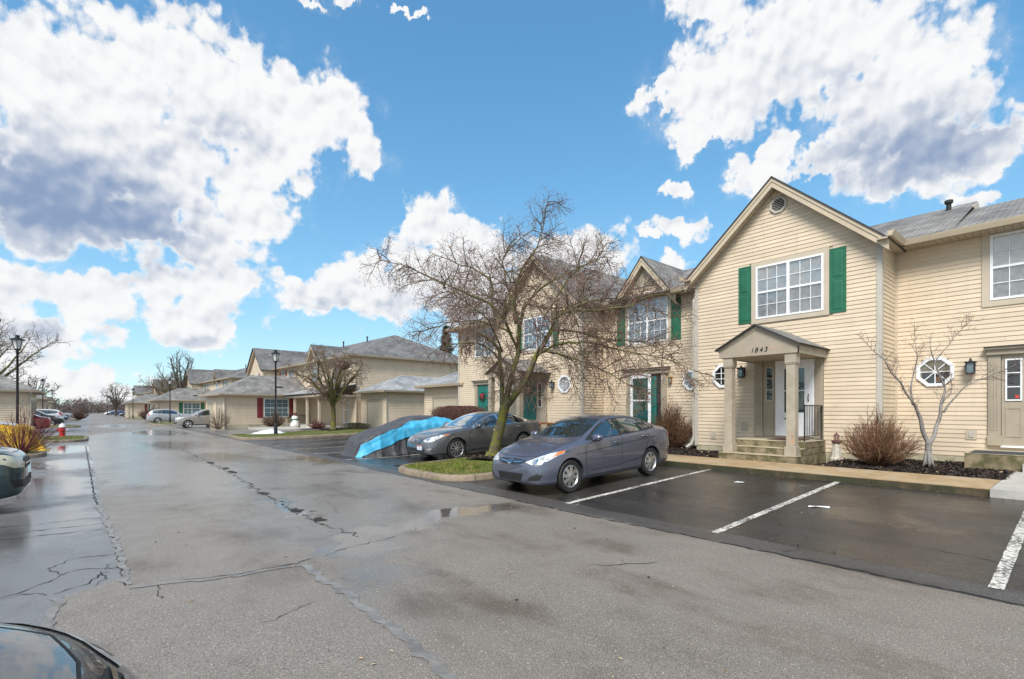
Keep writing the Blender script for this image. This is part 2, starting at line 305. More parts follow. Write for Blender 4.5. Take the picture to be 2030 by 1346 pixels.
# ------------------------------------------------------------------ asphalt
def asphalt(name, base, dark, wet, agg, zone, rwet=.2):
    """base colour, how wet (0-1), aggregate contrast; zone picks the puddles that lie in it"""
    m = bpy.data.materials.new(name); m.use_nodes = True; t = NT(m.node_tree); MATS[name] = m
    out = t.n('ShaderNodeOutputMaterial'); b = t.n('ShaderNodeBsdfPrincipled'); t.t.links.new(b.outputs[0], out.inputs[0])
    g = t.n('ShaderNodeNewGeometry'); P_ = g.outputs['Position']
    st = t.v('MULTIPLY', P_, (1., .35, 1.))                       # tyre tracks run along the street
    n_lo = t.noise(st, .55, 4, .55); n_mid = t.noise(P_, 2.3, 4, .6)
    fine = t.noise(P_, 110, 3, .65); vor = t.voro(P_, 60, 0); stone = t.mr(vor, .12, .45, 1, 0)
    wetf = t.m('MULTIPLY_ADD', n_lo, 1.5, wet - .75 + 0.0)
    wetf = t.m('MULTIPLY_ADD', n_mid, .5, t.m('SUBTRACT', wetf, .25))
    pud = None
    for (x, y, rx, ry, k) in PUDDLES.get(zone, []):
        q = t.v('LENGTH', t.v('MULTIPLY_ADD', t.v('ADD', P_, t.v('MULTIPLY', t.v('SUBTRACT', t.noise(P_, 1.3, 6, .68, col=True), (.5, .5, .5)), (2.2, 1.8, 0))), (1 / rx, 1 / ry, 0), (-x / rx, -y / ry, 0)))
        q = t.mr(q, .45, 1.2, k, 0); pud = q if pud is None else t.m('MAXIMUM', pud, q)
    for (x, y, rx, ry, k) in FILMS.get(zone, []):
        q = t.v('LENGTH', t.v('MULTIPLY_ADD', t.v('ADD', P_, t.v('MULTIPLY', t.v('SUBTRACT', t.noise(t.v('MULTIPLY', P_, (1, .5, 1)), .7, 6, .66, col=True), (.5, .5, .5)), (3.4, 4.5, 0))), (1 / rx, 1 / ry, 0), (-x / rx, -y / ry, 0)))
        wetf = t.m('ADD', wetf, t.mr(q, .55, 1.1, k, 0))
    wetf = t.m('MAXIMUM', wetf, 0, clamp=True)
    c = t.mix(n_mid, tuple(x * .8 for x in base) + (1,), tuple(x * 1.2 for x in base) + (1,))
    spk = t.noise(P_, 34, 2, .5, col=True)
    c = t.mix(t.m('MULTIPLY', stone, t.mr(t.noise(P_, 38, 1), .42, .66, 0, agg)), c, (.52, .46, .38, 1))
    c = t.mix(t.mr(fine, .48, .64, 0, .72 * min(1, agg * 1.4)), c, (.035, .03, .025, 1))
    c = t.mix(wetf, c, t.mix(1., c, tuple(dark) + (1,), 'MULTIPLY'))
    stain = t.mr(t.noise(t.v('MULTIPLY', P_, (.9, .45, 1)), 1.0, 5, .64), .47, .70, 0, .75)
    c = t.mix(stain, c, t.mix(1., c, (.42, .35, .27, 1), 'MULTIPLY'))
    rough = t.mr(wetf, 0, 1, .55, rwet, smooth=False)
    rough = t.m('MULTIPLY_ADD', t.mr(fine, .4, .7), .08, rough)
    bs = t.mr(wetf, 0, 1, .55, .12, smooth=False)
    if pud is not None:
        rough = t.m('MULTIPLY_ADD', pud, t.m('SUBTRACT', .02, rough), rough)
        bs = t.m('MULTIPLY', bs, t.m('SUBTRACT', 1., pud, clamp=True))
        c = t.mix(t.m('MULTIPLY', pud, .5), c, (.03, .028, .024, 1))
    t.set(b.inputs['Base Color'], c); t.set(b.inputs['Roughness'], rough)
    b.inputs['Specular IOR Level'].default_value = .55
    bp = t.n('ShaderNodeBump'); bp.inputs['Distance'].default_value = .006; t.set(bp.inputs['Strength'], bs)
    t.set(bp.inputs['Height'], t.m('ADD', t.m('MULTIPLY', stone, .7), t.m('MULTIPLY', fine, .6))); t.t.links.new(bp.outputs[0], b.inputs['Normal'])
    return m
PUDDLES = {'road': [(3.3, 6.2, .9, .5, 1.), (4.5, 6.35, 1.1, .45, 1.), (2.45, 5.6, .5, .75, .9), (2.15, 4.6, .42, .5, .7), (2.45, 8.6, .12, 1.7, 1.), (3.2, 19., 1.2, 2.5, .6), (2.6, 27, 1.5, 4., .7), (3.6, 43, 2.0, 7., .8), (1.9, 62, 2., 9., .7), (5.6, 16.0, 1., 2.2, .75)],
           'left': [(-.5, 9.4, .8, 2.4, .7), (-.7, 14, .9, 3.2, .85), (-.6, 19.5, .9, 2.6, .9), (-.8, 27, 1.2, 4., .9)],
           'stall': [(5.4, 6.6, .7, .35, .9), (7.3, 5.2, .7, .4, .5), (9.8, 3.9, 1.2, .35, .5), (8.3, 2.0, .5, 1.0, .45), (6.9, 12.6, 1., .4, .9)]}
FILMS = {'road': [(2.2, 27, 4.2, 20.5, .95), (2.6, 7.6, 1.5, 2.2, .5)]}
ASPH_R = asphalt('worn_asphalt', (.225, .196, .162), (.80, .81, .83), .28, 1., 'road')
ASPH_L = asphalt('wet_asphalt', (.22, .22, .22), (.7, .7, .7), .9, .5, 'left', .34)
ASPH_S = asphalt('sealed_asphalt', (.036, .033, .030), (.6, .6, .62), .62, .5, 'stall', .15)
ASPH_G = asphalt('seam_asphalt', (.085, .08, .074), (.6, .6, .6), .4, .6, 'none')
ASPH_F = asphalt('far_asphalt', (.23, .225, .22), (.75, .75, .75), .85, .25, 'road')
CRACK = pm('crack', (.012, .011, .010), .8)
SEALER = pm('crack_sealer', (.17, .16, .145), .36, var=.3, scale=7)
WATER = glass('standing_water', (.03, .028, .022), .01, refl=1.3)
def paint_mat():
    m = bpy.data.materials.new('worn_paint'); m.use_nodes = True; t = NT(m.node_tree)
    out = t.n('ShaderNodeOutputMaterial'); b = t.n('ShaderNodeBsdfPrincipled'); t.t.links.new(b.outputs[0], out.inputs[0])
    g = t.n('ShaderNodeNewGeometry'); n1 = t.noise(g.outputs['Position'], 26, 5, .7); n2 = t.noise(g.outputs['Position'], 2.5, 3, .5)
    f = t.mr(t.m('MULTIPLY_ADD', n2, .35, n1), .58, .78)
    t.set(b.inputs['Base Color'], t.mix(f, (.62, .59, .52, 1), (.07, .066, .06, 1))); b.inputs['Roughness'].default_value = .6
    return m
PAINT = paint_mat()
GRASSB = pm('turf', (.075, .10, .02), .9, var=.4, scale=9, bump=1., bscale=40, col2=(.11, .085, .03), s2=3.5, c2=(.48, .66))
EARTH = pm('far_ground', (.10, .095, .045), .95, var=.3, scale=.3, bump=.4, bscale=4)
# ------------------------------------------------------------------ ground
def clamp(x, a=0., b=1.): return max(a, min(b, x))
def sst(a, b, x):
    t = clamp((x - a) / (b - a)); return t * t * (3 - 2 * t)
def gz(x, y):
    a = .04 * clamp(x - 5.8, 0, 5.15); b = .04 * clamp(x - 8, 0, 4.4); c = .02 * clamp(x - 9, 0, 5)
    v = a + (b - a) * sst(8.6, 12, y); v = v + (c - v) * sst(24, 30, y)
    return v + .006 * noise.noise(Vector((x * .5, y * .35, 0)))
def rnd(a, b): return random.uniform(a, b)
random.seed(7)
g = MB(); g.add([(-900, -500, -.4), (900, -500, -.4), (900, 1300, -.4), (-900, 1300, -.4)], [(0, 1, 2, 3)])
tag(g.build('ground', EARTH, recalc=False), 'winter grass ground that reaches to the horizon', kind='structure')
YS = [-8 + .35 * i for i in range(110)]
y = YS[-1]
while y < 330: y += .35 + (y - 30) * .06; YS.append(y)
def wob(x, y, k=.035): return x + k * noise.noise(Vector((y * 1.3, x * 3, 4.2))) + k * .5 * noise.noise(Vector((y * 6, x, 1)))
def seam_l(y): return wob(.20 - .018 * clamp(y - 6, 0, 30) * .9 - (.45 if y < 5.72 else 0) , y, .05)
def seam_r(y): return wob(5.72 + .05 * math.sin(y * .5), y, .04)
def sheet(name, x0f, x1f, nx, mat, label, y0=-99, y1=999):
    mb = MB(); ys = [q for q in YS if y0 <= q <= y1]; n = nx + 1
    for q in ys:
        a, b = x0f(q), x1f(q)
        for i in range(n):
            x = a + (b - a) * i / nx; mb.v.append((x, q, gz(x, q)))
    for j in range(len(ys) - 1):
        for i in range(nx):
            mb.f.append([j * n + i, j * n + i + 1, (j + 1) * n + i + 1, (j + 1) * n + i]); mb.m.append(0)
    return tag(mb.build(name, mat, smooth=True, recalc=False), label, kind='structure')
sheet('left_parking', lambda q: -26, seam_l, 14, ASPH_L, 'smooth wet asphalt of the parking spaces left of the drive')
road = sheet('road', seam_l, seam_r, 18, ASPH_R, 'worn grey asphalt drive running down the street')
sheet('gutter_strip', seam_r, lambda q: wob(6.18, q, .05), 3, ASPH_G, 'grey asphalt strip along the seam before the parking spaces')
sheet('parking_stalls', lambda q: wob(6.18, q, .05), lambda q: 16.5, 22, ASPH_S, 'dark sealed asphalt of the parking spaces by the houses', y1=31)
sheet('far_parking', lambda q: wob(6.18, q, .05), lambda q: 16.5, 8, ASPH_F, 'wet asphalt of the parking courts farther down the street', y0=30.9)
def strip(mb, pts, wid, z=.004, jit=.3, step=.12, jag=.02, mat=0):
    """ragged ribbon on the pavement through (x,y) points"""
    P_ = [Vector((p[0], p[1], 0)) for p in pts]; path = []
    for a, b in zip(P_[:-1], P_[1:]):
        n = max(1, int((b - a).length / step)); path += [a.lerp(b, i / n) for i in range(n)]
    path.append(P_[-1]); vv = []
    for i, p in enumerate(path):
        t = (path[min(i + 1, len(path) - 1)] - path[max(i - 1, 0)]).normalized(); nn = Vector((-t.y, t.x, 0))
        o = nn * jag * (noise.noise(p * 5) + .6 * noise.noise(p * 17)); w_ = wid * (1 + jit * noise.noise(p * 9 + Vector((9, 3, 1))) * 2) * .5
        for s_ in (-1, 1):
            q = p + o + nn * (s_ * max(.002, w_)); vv.append((q.x, q.y, gz(q.x, q.y) + z))
    mb.add(vv, [(2 * i, 2 * i + 1, 2 * i + 3, 2 * i + 2) for i in range(len(path) - 1)], mat)
ck = MB()
def crack(pts, w_=.014, jag=.07): strip(ck, pts, w_ * .62, .004, 1.0, .05, jag)
crack([(5.68, 13), (5.7, 7.2), (5.72, 4.5), (5.76, 2.5), (5.8, .2), (5.8, -4)], .03, .05)
crack([(5.66, 6.6), (5.73, 3.8), (5.80, 1.6), (5.80, .2)], .05, .03)
crack([(.02, 11.6), (.19, 7.6), (.21, 5.7)], .025, .03); crack([(-.25, 28.4), (.02, 11.6)], .03, .03)
crack([(-.3, 5.86), (-1.2, 6.15), (-2.4, 6.5), (-4, 6.9)], .02, .12); crack([(.2, 6.4), (-.1, 6.55), (-.32, 6.35), (-.5, 6.05), (-.75, 5.95)], .016)
crack([(.2, 7.0), (-.2, 7.1), (-.35, 6.75), (-.2, 6.5)], .013); crack([(.1, 6.3), (-.05, 6.0), (-.28, 5.85)], .014); crack([(.15, 6.6), (.05, 6.35), (.12, 6.1), (.05, 5.85)], .012)
for yy, ln in ((9.0, 3.0), (8.6, 2.2), (9.5, 2.6), (18.2, 3)): crack([(.1, yy), (-1, yy + .1), (-ln, yy - .05)], .02, .1)
crack([(.28, 5.6), (.9, 5.42), (1.65, 5.36)], .02); crack([(1.65, 5.4), (2.1, 5.55), (2.9, 5.7)], .012)
crack([(1.72, 3.5), (1.66, 2.9), (1.62, 2.0), (1.7, 1.0)], .022, .05); crack([(.42, 5.6), (.45, 5.3), (.43, 5.1)], .009)
crack([(1.4, 4.2), (1.1, 4.05), (.95, 4.03)], .007)
crack([(2.7, 24), (2.72, 18), (2.6, 13), (2.48, 10.3), (2.42, 7), (2.56, 6)], .03, .12)
crack([(3.9, 3.4), (4.25, 3.1), (4.5, 2.95)], .02); crack([(3.1, 8.6), (3.0, 8.0), (2.9, 7.6)], .008)
crack([(7.3, 5.0), (7.25, 4.4), (7.4, 3.9), (7.35, 3.3)], .01, .12); crack([(7.1, 1.2), (7.0, .5), (7.2, -.4)], .012, .1); crack([(6.3, 2.3), (6.1, 2.2), (5.9, 2.25)], .012)
crack([(-2, 34.2), (2, 34.0), (6, 34.6)], .04, .2); crack([(-3, 46), (1, 45.7), (5, 46)], .05, .2); crack([(1, 58), (5, 58.5)], .05, .2)
for (x, y_, l) in ((2.68, 17.2, .5), (2.73, 15.3, .4), (2.72, 14.3, .6), (2.47, 10.25, .35), (2.45, 8.2, .3), (2.5, 7.3, .25)): strip(ck, [(x, y_ - l / 2), (x + .02, y_ + l / 2)], .13, .006, .6, .05, .05)
tag(ck.build('pavement_crack', CRACK, road, recalc=False), kind='stuff')
sm = MB()
strip(sm, [(.25, 5.62), (.9, 5.36), (1.66, 5.28)], .055, .005, .5, .07, .05); strip(sm, [(1.66, 5.3), (1.68, 3.5), (1.60, 2.0), (1.6, .5)], .08, .005, .5, .07, .05)
strip(sm, [(.06, 10.8), (.22, 7.4), (.24, 5.7)], .06, .005, .6, .07, .04); strip(sm, [(-.22, 5.7), (-.26, 4.6), (-.2, 3.4)], .07, .005, .6, .07, .06)
tag(sm.build('sealed_seam', SEALER, road, recalc=False), kind='stuff')
# painted stall lines
for i, (yy, x0, x1) in enumerate([(5.79, 6.1, 10.93), (3.19, 6.1, 10.93), (.59, 6.1, 10.93), (-2.0, 6.1, 10.93), (15.4, 6.1, 12.3), (18.25, 6.1, 12.3), (20.9, 6.1, 12.3), (23.5, 6.1, 12.3), (26.1, 6.1, 12.3), (28.6, 6.1, 10)]):
    mb = MB(); strip(mb, [(x0, yy - .02), (x1, yy + .02)], .105, .005, .05, .15, .006)
    tag(mb.build('stall_line', PAINT, None, recalc=False), 'worn white stall line painted on the dark asphalt', kind='structure')
def curve_path(pts, r=.6, closed=True, k=7):
    """round the corners of a polygon"""
    out = []; n = len(pts)
    for i in range(n):
        p = Vector(pts[i]); a = (Vector(pts[i - 1]) - p); b = (Vector(pts[(i + 1) % n]) - p)
        rr = min(r, a.length * .48, b.length * .48); a.normalize(); b.normalize()
        p0, p2 = p + a * rr, p + b * rr
        for j in range(k):
            t = j / (k - 1); out.append((p0 * (1 - t) ** 2 + p * (2 * t * (1 - t)) + p2 * t * t))
    return out
def in_poly(x, y, poly):
    c = False; n = len(poly)
    for i in range(n):
        a, b = poly[i], poly[i - 1]
        if (a[1] > y) != (b[1] > y) and x < (b[0] - a[0]) * (y - a[1]) / (b[1] - a[1]) + a[0]: c = not c
    return c
GRASS = pm('grass_blade', (.135, .175, .030), .75, var=.45, scale=7, col2=(.27, .21, .075), s2=4.0, c2=(.46, .66), spec=.25)
def island(name, label, poly, r, blades, kerb_len=1.1, hgt=.13, dome=.06, bare=()):
    path = curve_path([(x, y) for x, y in poly], r); n = len(path)
    cx = sum(p.x for p in path) / n; cy = sum(p.y for p in path) / n
    inner = []
    for i, p in enumerate(path):
        t = (path[(i + 1) % n] - path[i - 1]).normalized(); nn = Vector((-t.y, t.x))
        if nn.dot(Vector((cx, cy)) - p) < 0: nn = -nn
        inner.append(p + nn * .16)
    mb = MB(); rings = [inner] + [[q.lerp(Vector((cx, cy)), f) for q in inner] for f in (.12, .3, .55, .8)]
    def tz(x, y, f): return gz(x, y) + hgt - .03 + dome * (1 - (1 - f) ** 2) + .012 * noise.noise(Vector((x * 2.2, y * 2.2, 0)))
    for rg, f in zip(rings, (0, .12, .3, .55, .8)):
        mb.v += [(q.x, q.y, tz(q.x, q.y, f)) for q in rg]
    for j in range(4):
        for i in range(n): mb.f.append([j * n + i, j * n + (i + 1) % n, (j + 1) * n + (i + 1) % n, (j + 1) * n + i]); mb.m.append(0)
    mb.f.append([4 * n + i for i in range(n)]); mb.m.append(0)
    root = tag(mb.build(name, GRASSB, smooth=True), label, kind='structure')
    # kerb, cut into cast lengths
    acc = 0; seg = [0]
    L = [0]
    for i in range(n): L.append(L[-1] + (path[(i + 1) % n] - path[i]).length)
    pieces = []; cur = [0]
    for i in range(1, n + 1):
        cur.append(i % n)
        if L[i] - L[cur[0]] > kerb_len or i == n: pieces.append(cur); cur = [i % n]
    for pc in pieces:
        if len(pc) < 2: continue
        kb = MB(); rows = []
        for q, i in enumerate(pc):
            o, a = path[i], inner[i]; d = (a - o)
            if q == 0 or q == len(pc) - 1:
                tt = (path[pc[1]] - path[pc[0]]).normalized() if q == 0 else (path[pc[-2]] - path[pc[-1]]).normalized()
                o = o + tt * .006; a = a + tt * .006
            z0 = gz(o.x, o.y); prof = [(-.02, -.05), (0, hgt * .7), (.15, hgt * .95), (.3, hgt), (1, hgt), (1, -.05)]
            rows.append([(o.x + d.x * f, o.y + d.y * f, z0 + h_) for f, h_ in prof])
        vv = [p for rw in rows for p in rw]; k = 6
        ff = [(i * k + j, i * k + (j + 1) % k, (i + 1) * k + (j + 1) % k, (i + 1) * k + j) for i in range(len(rows) - 1) for j in range(k)]
        ff += [tuple(range(k)), tuple(range((len(rows) - 1) * k, len(rows) * k))[::-1]]
        kb.add(vv, ff); kb.build('kerb', KERB, root, smooth=40)
    gb = MB(); xs = [q.x for q in inner]; ys = [q.y for q in inner]; ip = [(q.x, q.y) for q in inner]; c = 0
    while c < blades:
        x, y_ = rnd(min(xs), max(xs)), rnd(min(ys), max(ys))
        if not in_poly(x, y_, ip) or any((x - bx) ** 2 + (y_ - by) ** 2 < br * br * rnd(.7, 1.2) for bx, by, br in bare): continue
        c += 1
        dd = min(math.hypot(x - q[0], y_ - q[1]) for q in ip[::3]); f = clamp(dd / 1.3)
        z = tz(x, y_, f * .6) - .01; a = rnd(0, 6.28); h_ = rnd(.03, .075) * (1 + .5 * noise.noise(Vector((x, y_, 3)))); w_ = rnd(.004, .009); lx, ly = rnd(-.05, .05), rnd(-.05, .05)
        gb.v += [(x - w_ * math.cos(a), y_ - w_ * math.sin(a), z), (x + w_ * math.cos(a), y_ + w_ * math.sin(a), z), (x + lx, y_ + ly, z + h_)]
        k = len(gb.v); gb.f.append([k - 3, k - 2, k - 1]); gb.m.append(0)
    if blades: tag(gb.build('grass', GRASS, root, recalc=False), 'short patchy winter grass', kind='stuff')
    return root
island('grass_island', 'kerbed grass island round the big bare tree', [(5.9, 8.75), (12.2, 8.75), (12.2, 12.25), (5.9, 12.25)], 1.25, 26000, bare=[(8.85, 11.2, .95)])
island('grass_island', 'kerbed grass island with the lamp post and old snow', [(5.95, 28.7), (13.5, 28.7), (14.6, 31), (14.6, 34.4), (5.95, 33.6)], 1.3, 9000, bare=[(12.3, 33.2, .8)])
island('grass_island', 'kerbed grass island with the red fire hydrant', [(-7, 32.3), (-.2, 32.3), (-.2, 37.6), (-7, 37.6)], 1.2, 5000)
island('grass_island', 'short kerbed island beside the nose of the teal car', [(-6, 22.6), (-1.25, 22.6), (-1.25, 24.6), (-6, 24.6)], .7, 1500)
island('grass_island', 'grass island beyond the hydrant on the left', [(-6, 58.5), (-.9, 58.5), (-.9, 63.5), (-6, 63.5)], 1.4, 1200)
island('grass_island', 'grass island with the lamp beside the silver crossover', [(4.6, 62), (9, 62), (9, 69), (4.6, 69)], 1.6, 1800)
island('grass_island', 'grass island with the third lamp on the right', [(3.9, 99), (8.5, 99), (8.5, 106), (3.9, 106)], 1.6, 900)
island('grass_island', 'grass verge far down the left side', [(-7, 95), (-1.6, 95), (-1.6, 101), (-7, 101)], 1.5, 500)
# footway along the houses: cast slabs, mossy kerb face
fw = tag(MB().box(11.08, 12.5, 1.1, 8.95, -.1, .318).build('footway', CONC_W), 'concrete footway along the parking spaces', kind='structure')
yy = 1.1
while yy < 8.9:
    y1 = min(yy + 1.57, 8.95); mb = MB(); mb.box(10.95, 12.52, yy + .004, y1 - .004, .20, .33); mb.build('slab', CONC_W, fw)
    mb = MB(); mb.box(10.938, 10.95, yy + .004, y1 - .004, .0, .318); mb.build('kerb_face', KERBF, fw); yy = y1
wk = MB(); wk.box(10.9, 14.6, -6, 1.09, -.1, .335); wk.box(14.25, 15.4, -6, .95, .335, .50)
tag(wk.build('walkway', CONC), 'newer pale concrete walkway to the door at the right', kind='structure')
f2 = tag(MB().box(12.4, 13.5, 9.0, 28.5, -.1, .31).build('footway', CONC_W), 'concrete footway behind the covered car and sedan', kind='structure')
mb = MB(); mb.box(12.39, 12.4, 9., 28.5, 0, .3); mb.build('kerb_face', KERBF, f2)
# mulch beds
LEAF = pm('dry_leaf', (.34, .23, .12), .8, var=.5, scale=20)
def mulch(name, label, x0, x1, y0, y1, z, chips, skip=()):
    mb = MB(); nx, ny = max(2, int((x1 - x0) / .12)), max(2, int((y1 - y0) / .12))
    def mz(x, y_): return z + .03 * noise.noise(Vector((x * 1.5, y_ * 1.5, 0))) + .018 * noise.noise(Vector((x * 9, y_ * 9, 2)))
    for j in range(ny + 1):
        for i in range(nx + 1):
            x, y_ = x0 + (x1 - x0) * i / nx, y0 + (y1 - y0) * j / ny; mb.v.append((x, y_, mz(x, y_)))
    for j in range(ny):
        for i in range(nx): mb.f.append([j * (nx + 1) + i, j * (nx + 1) + i + 1, (j + 1) * (nx + 1) + i + 1, (j + 1) * (nx + 1) + i]); mb.m.append(0)
    root = tag(mb.build(name, MULCH, recalc=False), label, kind='structure')
    cb = MB()
    for i in range(chips):
        x, y_ = rnd(x0, x1), rnd(y0, y1); a = rnd(0, 3.14); l, w_ = rnd(.012, .04), rnd(.005, .012); zz = mz(x, y_)
        ca, sa = math.cos(a), math.sin(a); t1, t2 = rnd(-.02, .025), rnd(-.015, .02); lf = random.random() < .025
        if lf: w_ *= 2.2
        p = [(x + ca * l * s1 - sa * w_ * s2, y_ + sa * l * s1 + ca * w_ * s2, zz + .012 + t1 * s1 + t2 * s2) for s1, s2 in ((-1, -1), (1, -1), (1, 1), (-1, 1))]
        cb.add(p, [(0, 1, 2, 3)], 1 if lf else 0)
    tag(cb.build('chips', [MULCH, LEAF], root, recalc=False), 'dark wood chips and a few leaves', kind='stuff')
    return root
mulch('mulch_bed', 'dark mulch bed right of the porch under the small tree', 12.5, 15.9, 1.05, 4.15, .33, 4200)
mulch('mulch_bed', 'dark mulch bed left of the porch', 12.5, 15.9, 6.55, 9.0, .33, 2600)
mulch('mulch_bed', 'mulch bed along the houses behind the parked cars', 13.5, 16, 9.0, 21.5, .33, 1500)
mulch('mulch_bed', 'ring of dark mulch round the big tree', 8.2, 9.6, 10.5, 11.95, .25, 1500)
mulch('mulch_bed', 'dark mulch round the tree on the lamp island', 11.7, 12.9, 32.6, 33.9, .25, 500)
# ------------------------------------------------------------------ house parts
def front(X): return lambda u, n, z: (X - n, u, z)          # wall facing the drive (-X); u runs along Y
def side(Y): return lambda u, n, z: (u, Y - n, z)           # wall facing the camera end (-Y); u runs along X
def facing(X): return lambda u, n, z: (X + n, u, z)         # wall facing +X
def octagon(u, z, r, ru=None):
    ru = ru or r; k = math.tan(math.pi / 8)
    return [(u + ru * a, z + r * b) for a, b in ((-k, -1), (k, -1), (1, -k), (1, k), (k, 1), (-k, 1), (-1, k), (-1, -k))]
def siding(parent, fr, u0, u1, z0, z1, holes=(), gable=None, single=True, exp=.107, mat=None, name='siding_board', lap=.016):
    """lapped boards cut round the openings; gable = (centre, half width at eave, eave z, apex z)"""
    mat = mat or SIDING
    def span(z):
        if gable and z > gable[2]:
            h_ = gable[1] * max(0, (gable[3] - z) / (gable[3] - gable[2])); return gable[0] - h_, gable[0] + h_
        return u0, u1
    allb = MB(fr); z = z0; top = gable[3] - .05 if gable else z1
    while z < top - .02:
        zt = min(z + exp, top); (a0, a1), (b0, b1) = span(z), span(zt)
        segs = [(a0, a1, b0, b1)]; zm = (z + zt) / 2
        for h_ in holes:
            if zm < h_[2] or zm > h_[3]: continue
            ns = []
            for (p, q, r_, s_) in segs:
                if h_[1] <= p or h_[0] >= q: ns.append((p, q, r_, s_)); continue
                if h_[0] - p > .03: ns.append((p, h_[0], r_, h_[0]))
                if q - h_[1] > .03: ns.append((h_[1], q, h_[1], s_))
            segs = ns
        if single:                                   # boards come in 3.66 m lengths
            ns = []
            for (p, q, r_, s_) in segs:
                if q - p > 3.0 and abs((p + q) / 2 - (r_ + s_) / 2) < 1:
                    k = p + (q - p) * random.uniform(.3, .7); ns += [(p, k - .0015, r_, k - .0015), (k + .0015, q, k + .0015, s_)]
                else: ns.append((p, q, r_, s_))
            segs = ns
        for (p, q, r_, s_) in segs:
            if q - p < .02: continue
            mb = MB(fr) if single else allb
            r_ = min(r_, s_ - .001)
            mb.hexa([(p, -.004, z), (q, -.004, z), (q, lap, z + .006), (p, lap, z + .006), (r_, -.004, zt + .004), (s_, -.004, zt + .004), (s_, .0035, zt), (r_, .0035, zt)])
            if single: mb.build(name, mat, parent)
        z += exp
    if not single: tag(allb.build('siding', mat, parent), 'lapped beige siding', kind='stuff')
def window(parent, fr, u0, u1, z0, z1, units=1, trim=.1, cols=3, rows=2, backs=None, muntin=True, tmat=None, gl=None):
    if trim:
        MB(fr).ring([(u0 - trim, z0 - trim), (u1 + trim, z0 - trim), (u1 + trim, z1 + trim), (u0 - trim, z1 + trim)], [(u0, z0), (u1, z0), (u1, z1), (u0, z1)], .034, -.004).build('window_trim', tmat or TRIM_L, parent)
    fw_ = .05 if u1 - u0 > .5 else .035; mb = MB(fr)
    mb.ring([(u0, z0), (u1, z0), (u1, z1), (u0, z1)], [(u0 + fw_, z0 + fw_), (u1 - fw_, z0 + fw_), (u1 - fw_, z1 - fw_), (u0 + fw_, z1 - fw_)], .046, -.004)
    us = []; wd = (u1 - u0 - 2 * fw_ - .075 * (units - 1)) / units; zm = (z0 + z1) / 2
    for i in range(units):
        a = u0 + fw_ + i * (wd + .075); us.append((a, a + wd))
        if i: mb.box(a - .075, a, -.004, .046, z0 + fw_, z1 - fw_)
        mb.box(a, a + wd, 0, .036, zm - .025, zm + .025)
        if muntin:
            for (b0, b1) in ((z0 + fw_, zm - .025), (zm + .025, z1 - fw_)):
                for c in range(1, cols): mb.box(a + wd * c / cols - .008, a + wd * c / cols + .008, .012, .026, b0, b1)
                for r_ in range(1, rows):
                    zz = b0 + (b1 - b0) * r_ / rows; mb.box(a, a + wd, .013, .025, zz - .008, zz + .008)
    wn = mb.build('window', WHITE, parent); backs = backs or (BLIND, CURT)
    for a, b in us:
        for bk, (b0, b1) in ((backs[1], (z0 + fw_, zm - .025)), (backs[0], (zm + .025, z1 - fw_))):
            if gl is None:
                q = MB(fr)
                if bk is BLIND:
                    n = int((b1 - b0) / .05)
                    for i in range(n): q.box(a, b, -.006, -.002, b0 + (b1 - b0) * i / n + .002, b0 + (b1 - b0) * (i + 1) / n - .002)
                else: q.box(a, b, -.006, -.002, b0, b1)
                q.build('window_backing', bk, wn)
            MB(fr).box(a, b, .014, .018, b0, b1).build('pane', gl or WGLASS, wn)
    return wn
def oct_window(parent, fr, u, z, r=.35, burst=True, backs=None, gl=None, detail=True):
    ri = r - .075; wn = MB(fr).ring(octagon(u, z, r), octagon(u, z, ri), .05, -.004).build('octagon_window', WHITE, parent)
    if gl is None:
        if backs:
            for (b, lo) in ((backs[0], 0), (backs[1], 1)):
                o = octagon(u, z, ri); k = [(p[0], max(p[1], z) if not lo else min(p[1], z)) for p in o]
                MB(fr).plate(k, -.006, -.002).build('window_backing', b, wn)
        else: MB(fr).plate(octagon(u, z, ri), -.006, -.002).build('window_backing', DARK, wn)  # dark plate stands in for the unlit room behind the glass
    MB(fr).plate(octagon(u, z, ri), .012, .016).build('pane', gl or WGLASS, wn)
    mb = MB(fr)
    if burst:
        for i in range(4):
            a = math.pi * i / 4; c, s_ = math.cos(a), math.sin(a); w_ = .010
            p = [(u + c * ri * q - s_ * w_ * e, z + s_ * ri * q + c * w_ * e) for q, e in ((-1.04, -1), (1.04, -1), (1.04, 1), (-1.04, 1))]
            mb.plate(p, .016 + i * .0012, .026 + i * .0012)
    else:
        for o in (-.3, .3):
            mb.box(u + o * ri - .009, u + o * ri + .009, .016, .026, z - ri * .93, z + ri * .93); mb.box(u - ri * .93, u + ri * .93, .0172, .0272, z + o * ri - .009, z + o * ri + .009)
    mb.build('muntin', WHITE, wn)
    return wn
def shutter(parent, fr, u0, u1, z0, z1, mat):
    s_ = MB(fr); s_.box(u0, u1, .012, .034, z0, z1); f = .055
    sh = s_.build('shutter', mat, parent); zm = z0 + (z1 - z0) * .52
    for a, b in ((z0 + f, zm - f / 2), (zm + f / 2, z1 - f)):
        p = MB(fr); p.ring([(u0 + f, a), (u1 - f, a), (u1 - f, b), (u0 + f, b)], [(u0 + f + .012, a + .012), (u1 - f - .012, a + .012), (u1 - f - .012, b - .012), (u0 + f + .012, b - .012)], .037, .03)
        p.hexa([(u0 + f + .02, .034, a + .02), (u1 - f - .02, .034, a + .02), (u1 - f - .045, .044, a + .05), (u0 + f + .045, .044, a + .05), (u0 + f + .02, .034, b - .02), (u1 - f - .02, .034, b - .02), (u1 - f - .045, .044, b - .05), (u0 + f + .045, .044, b - .05)])
        p.build('shutter_panel', mat, sh)
    return sh
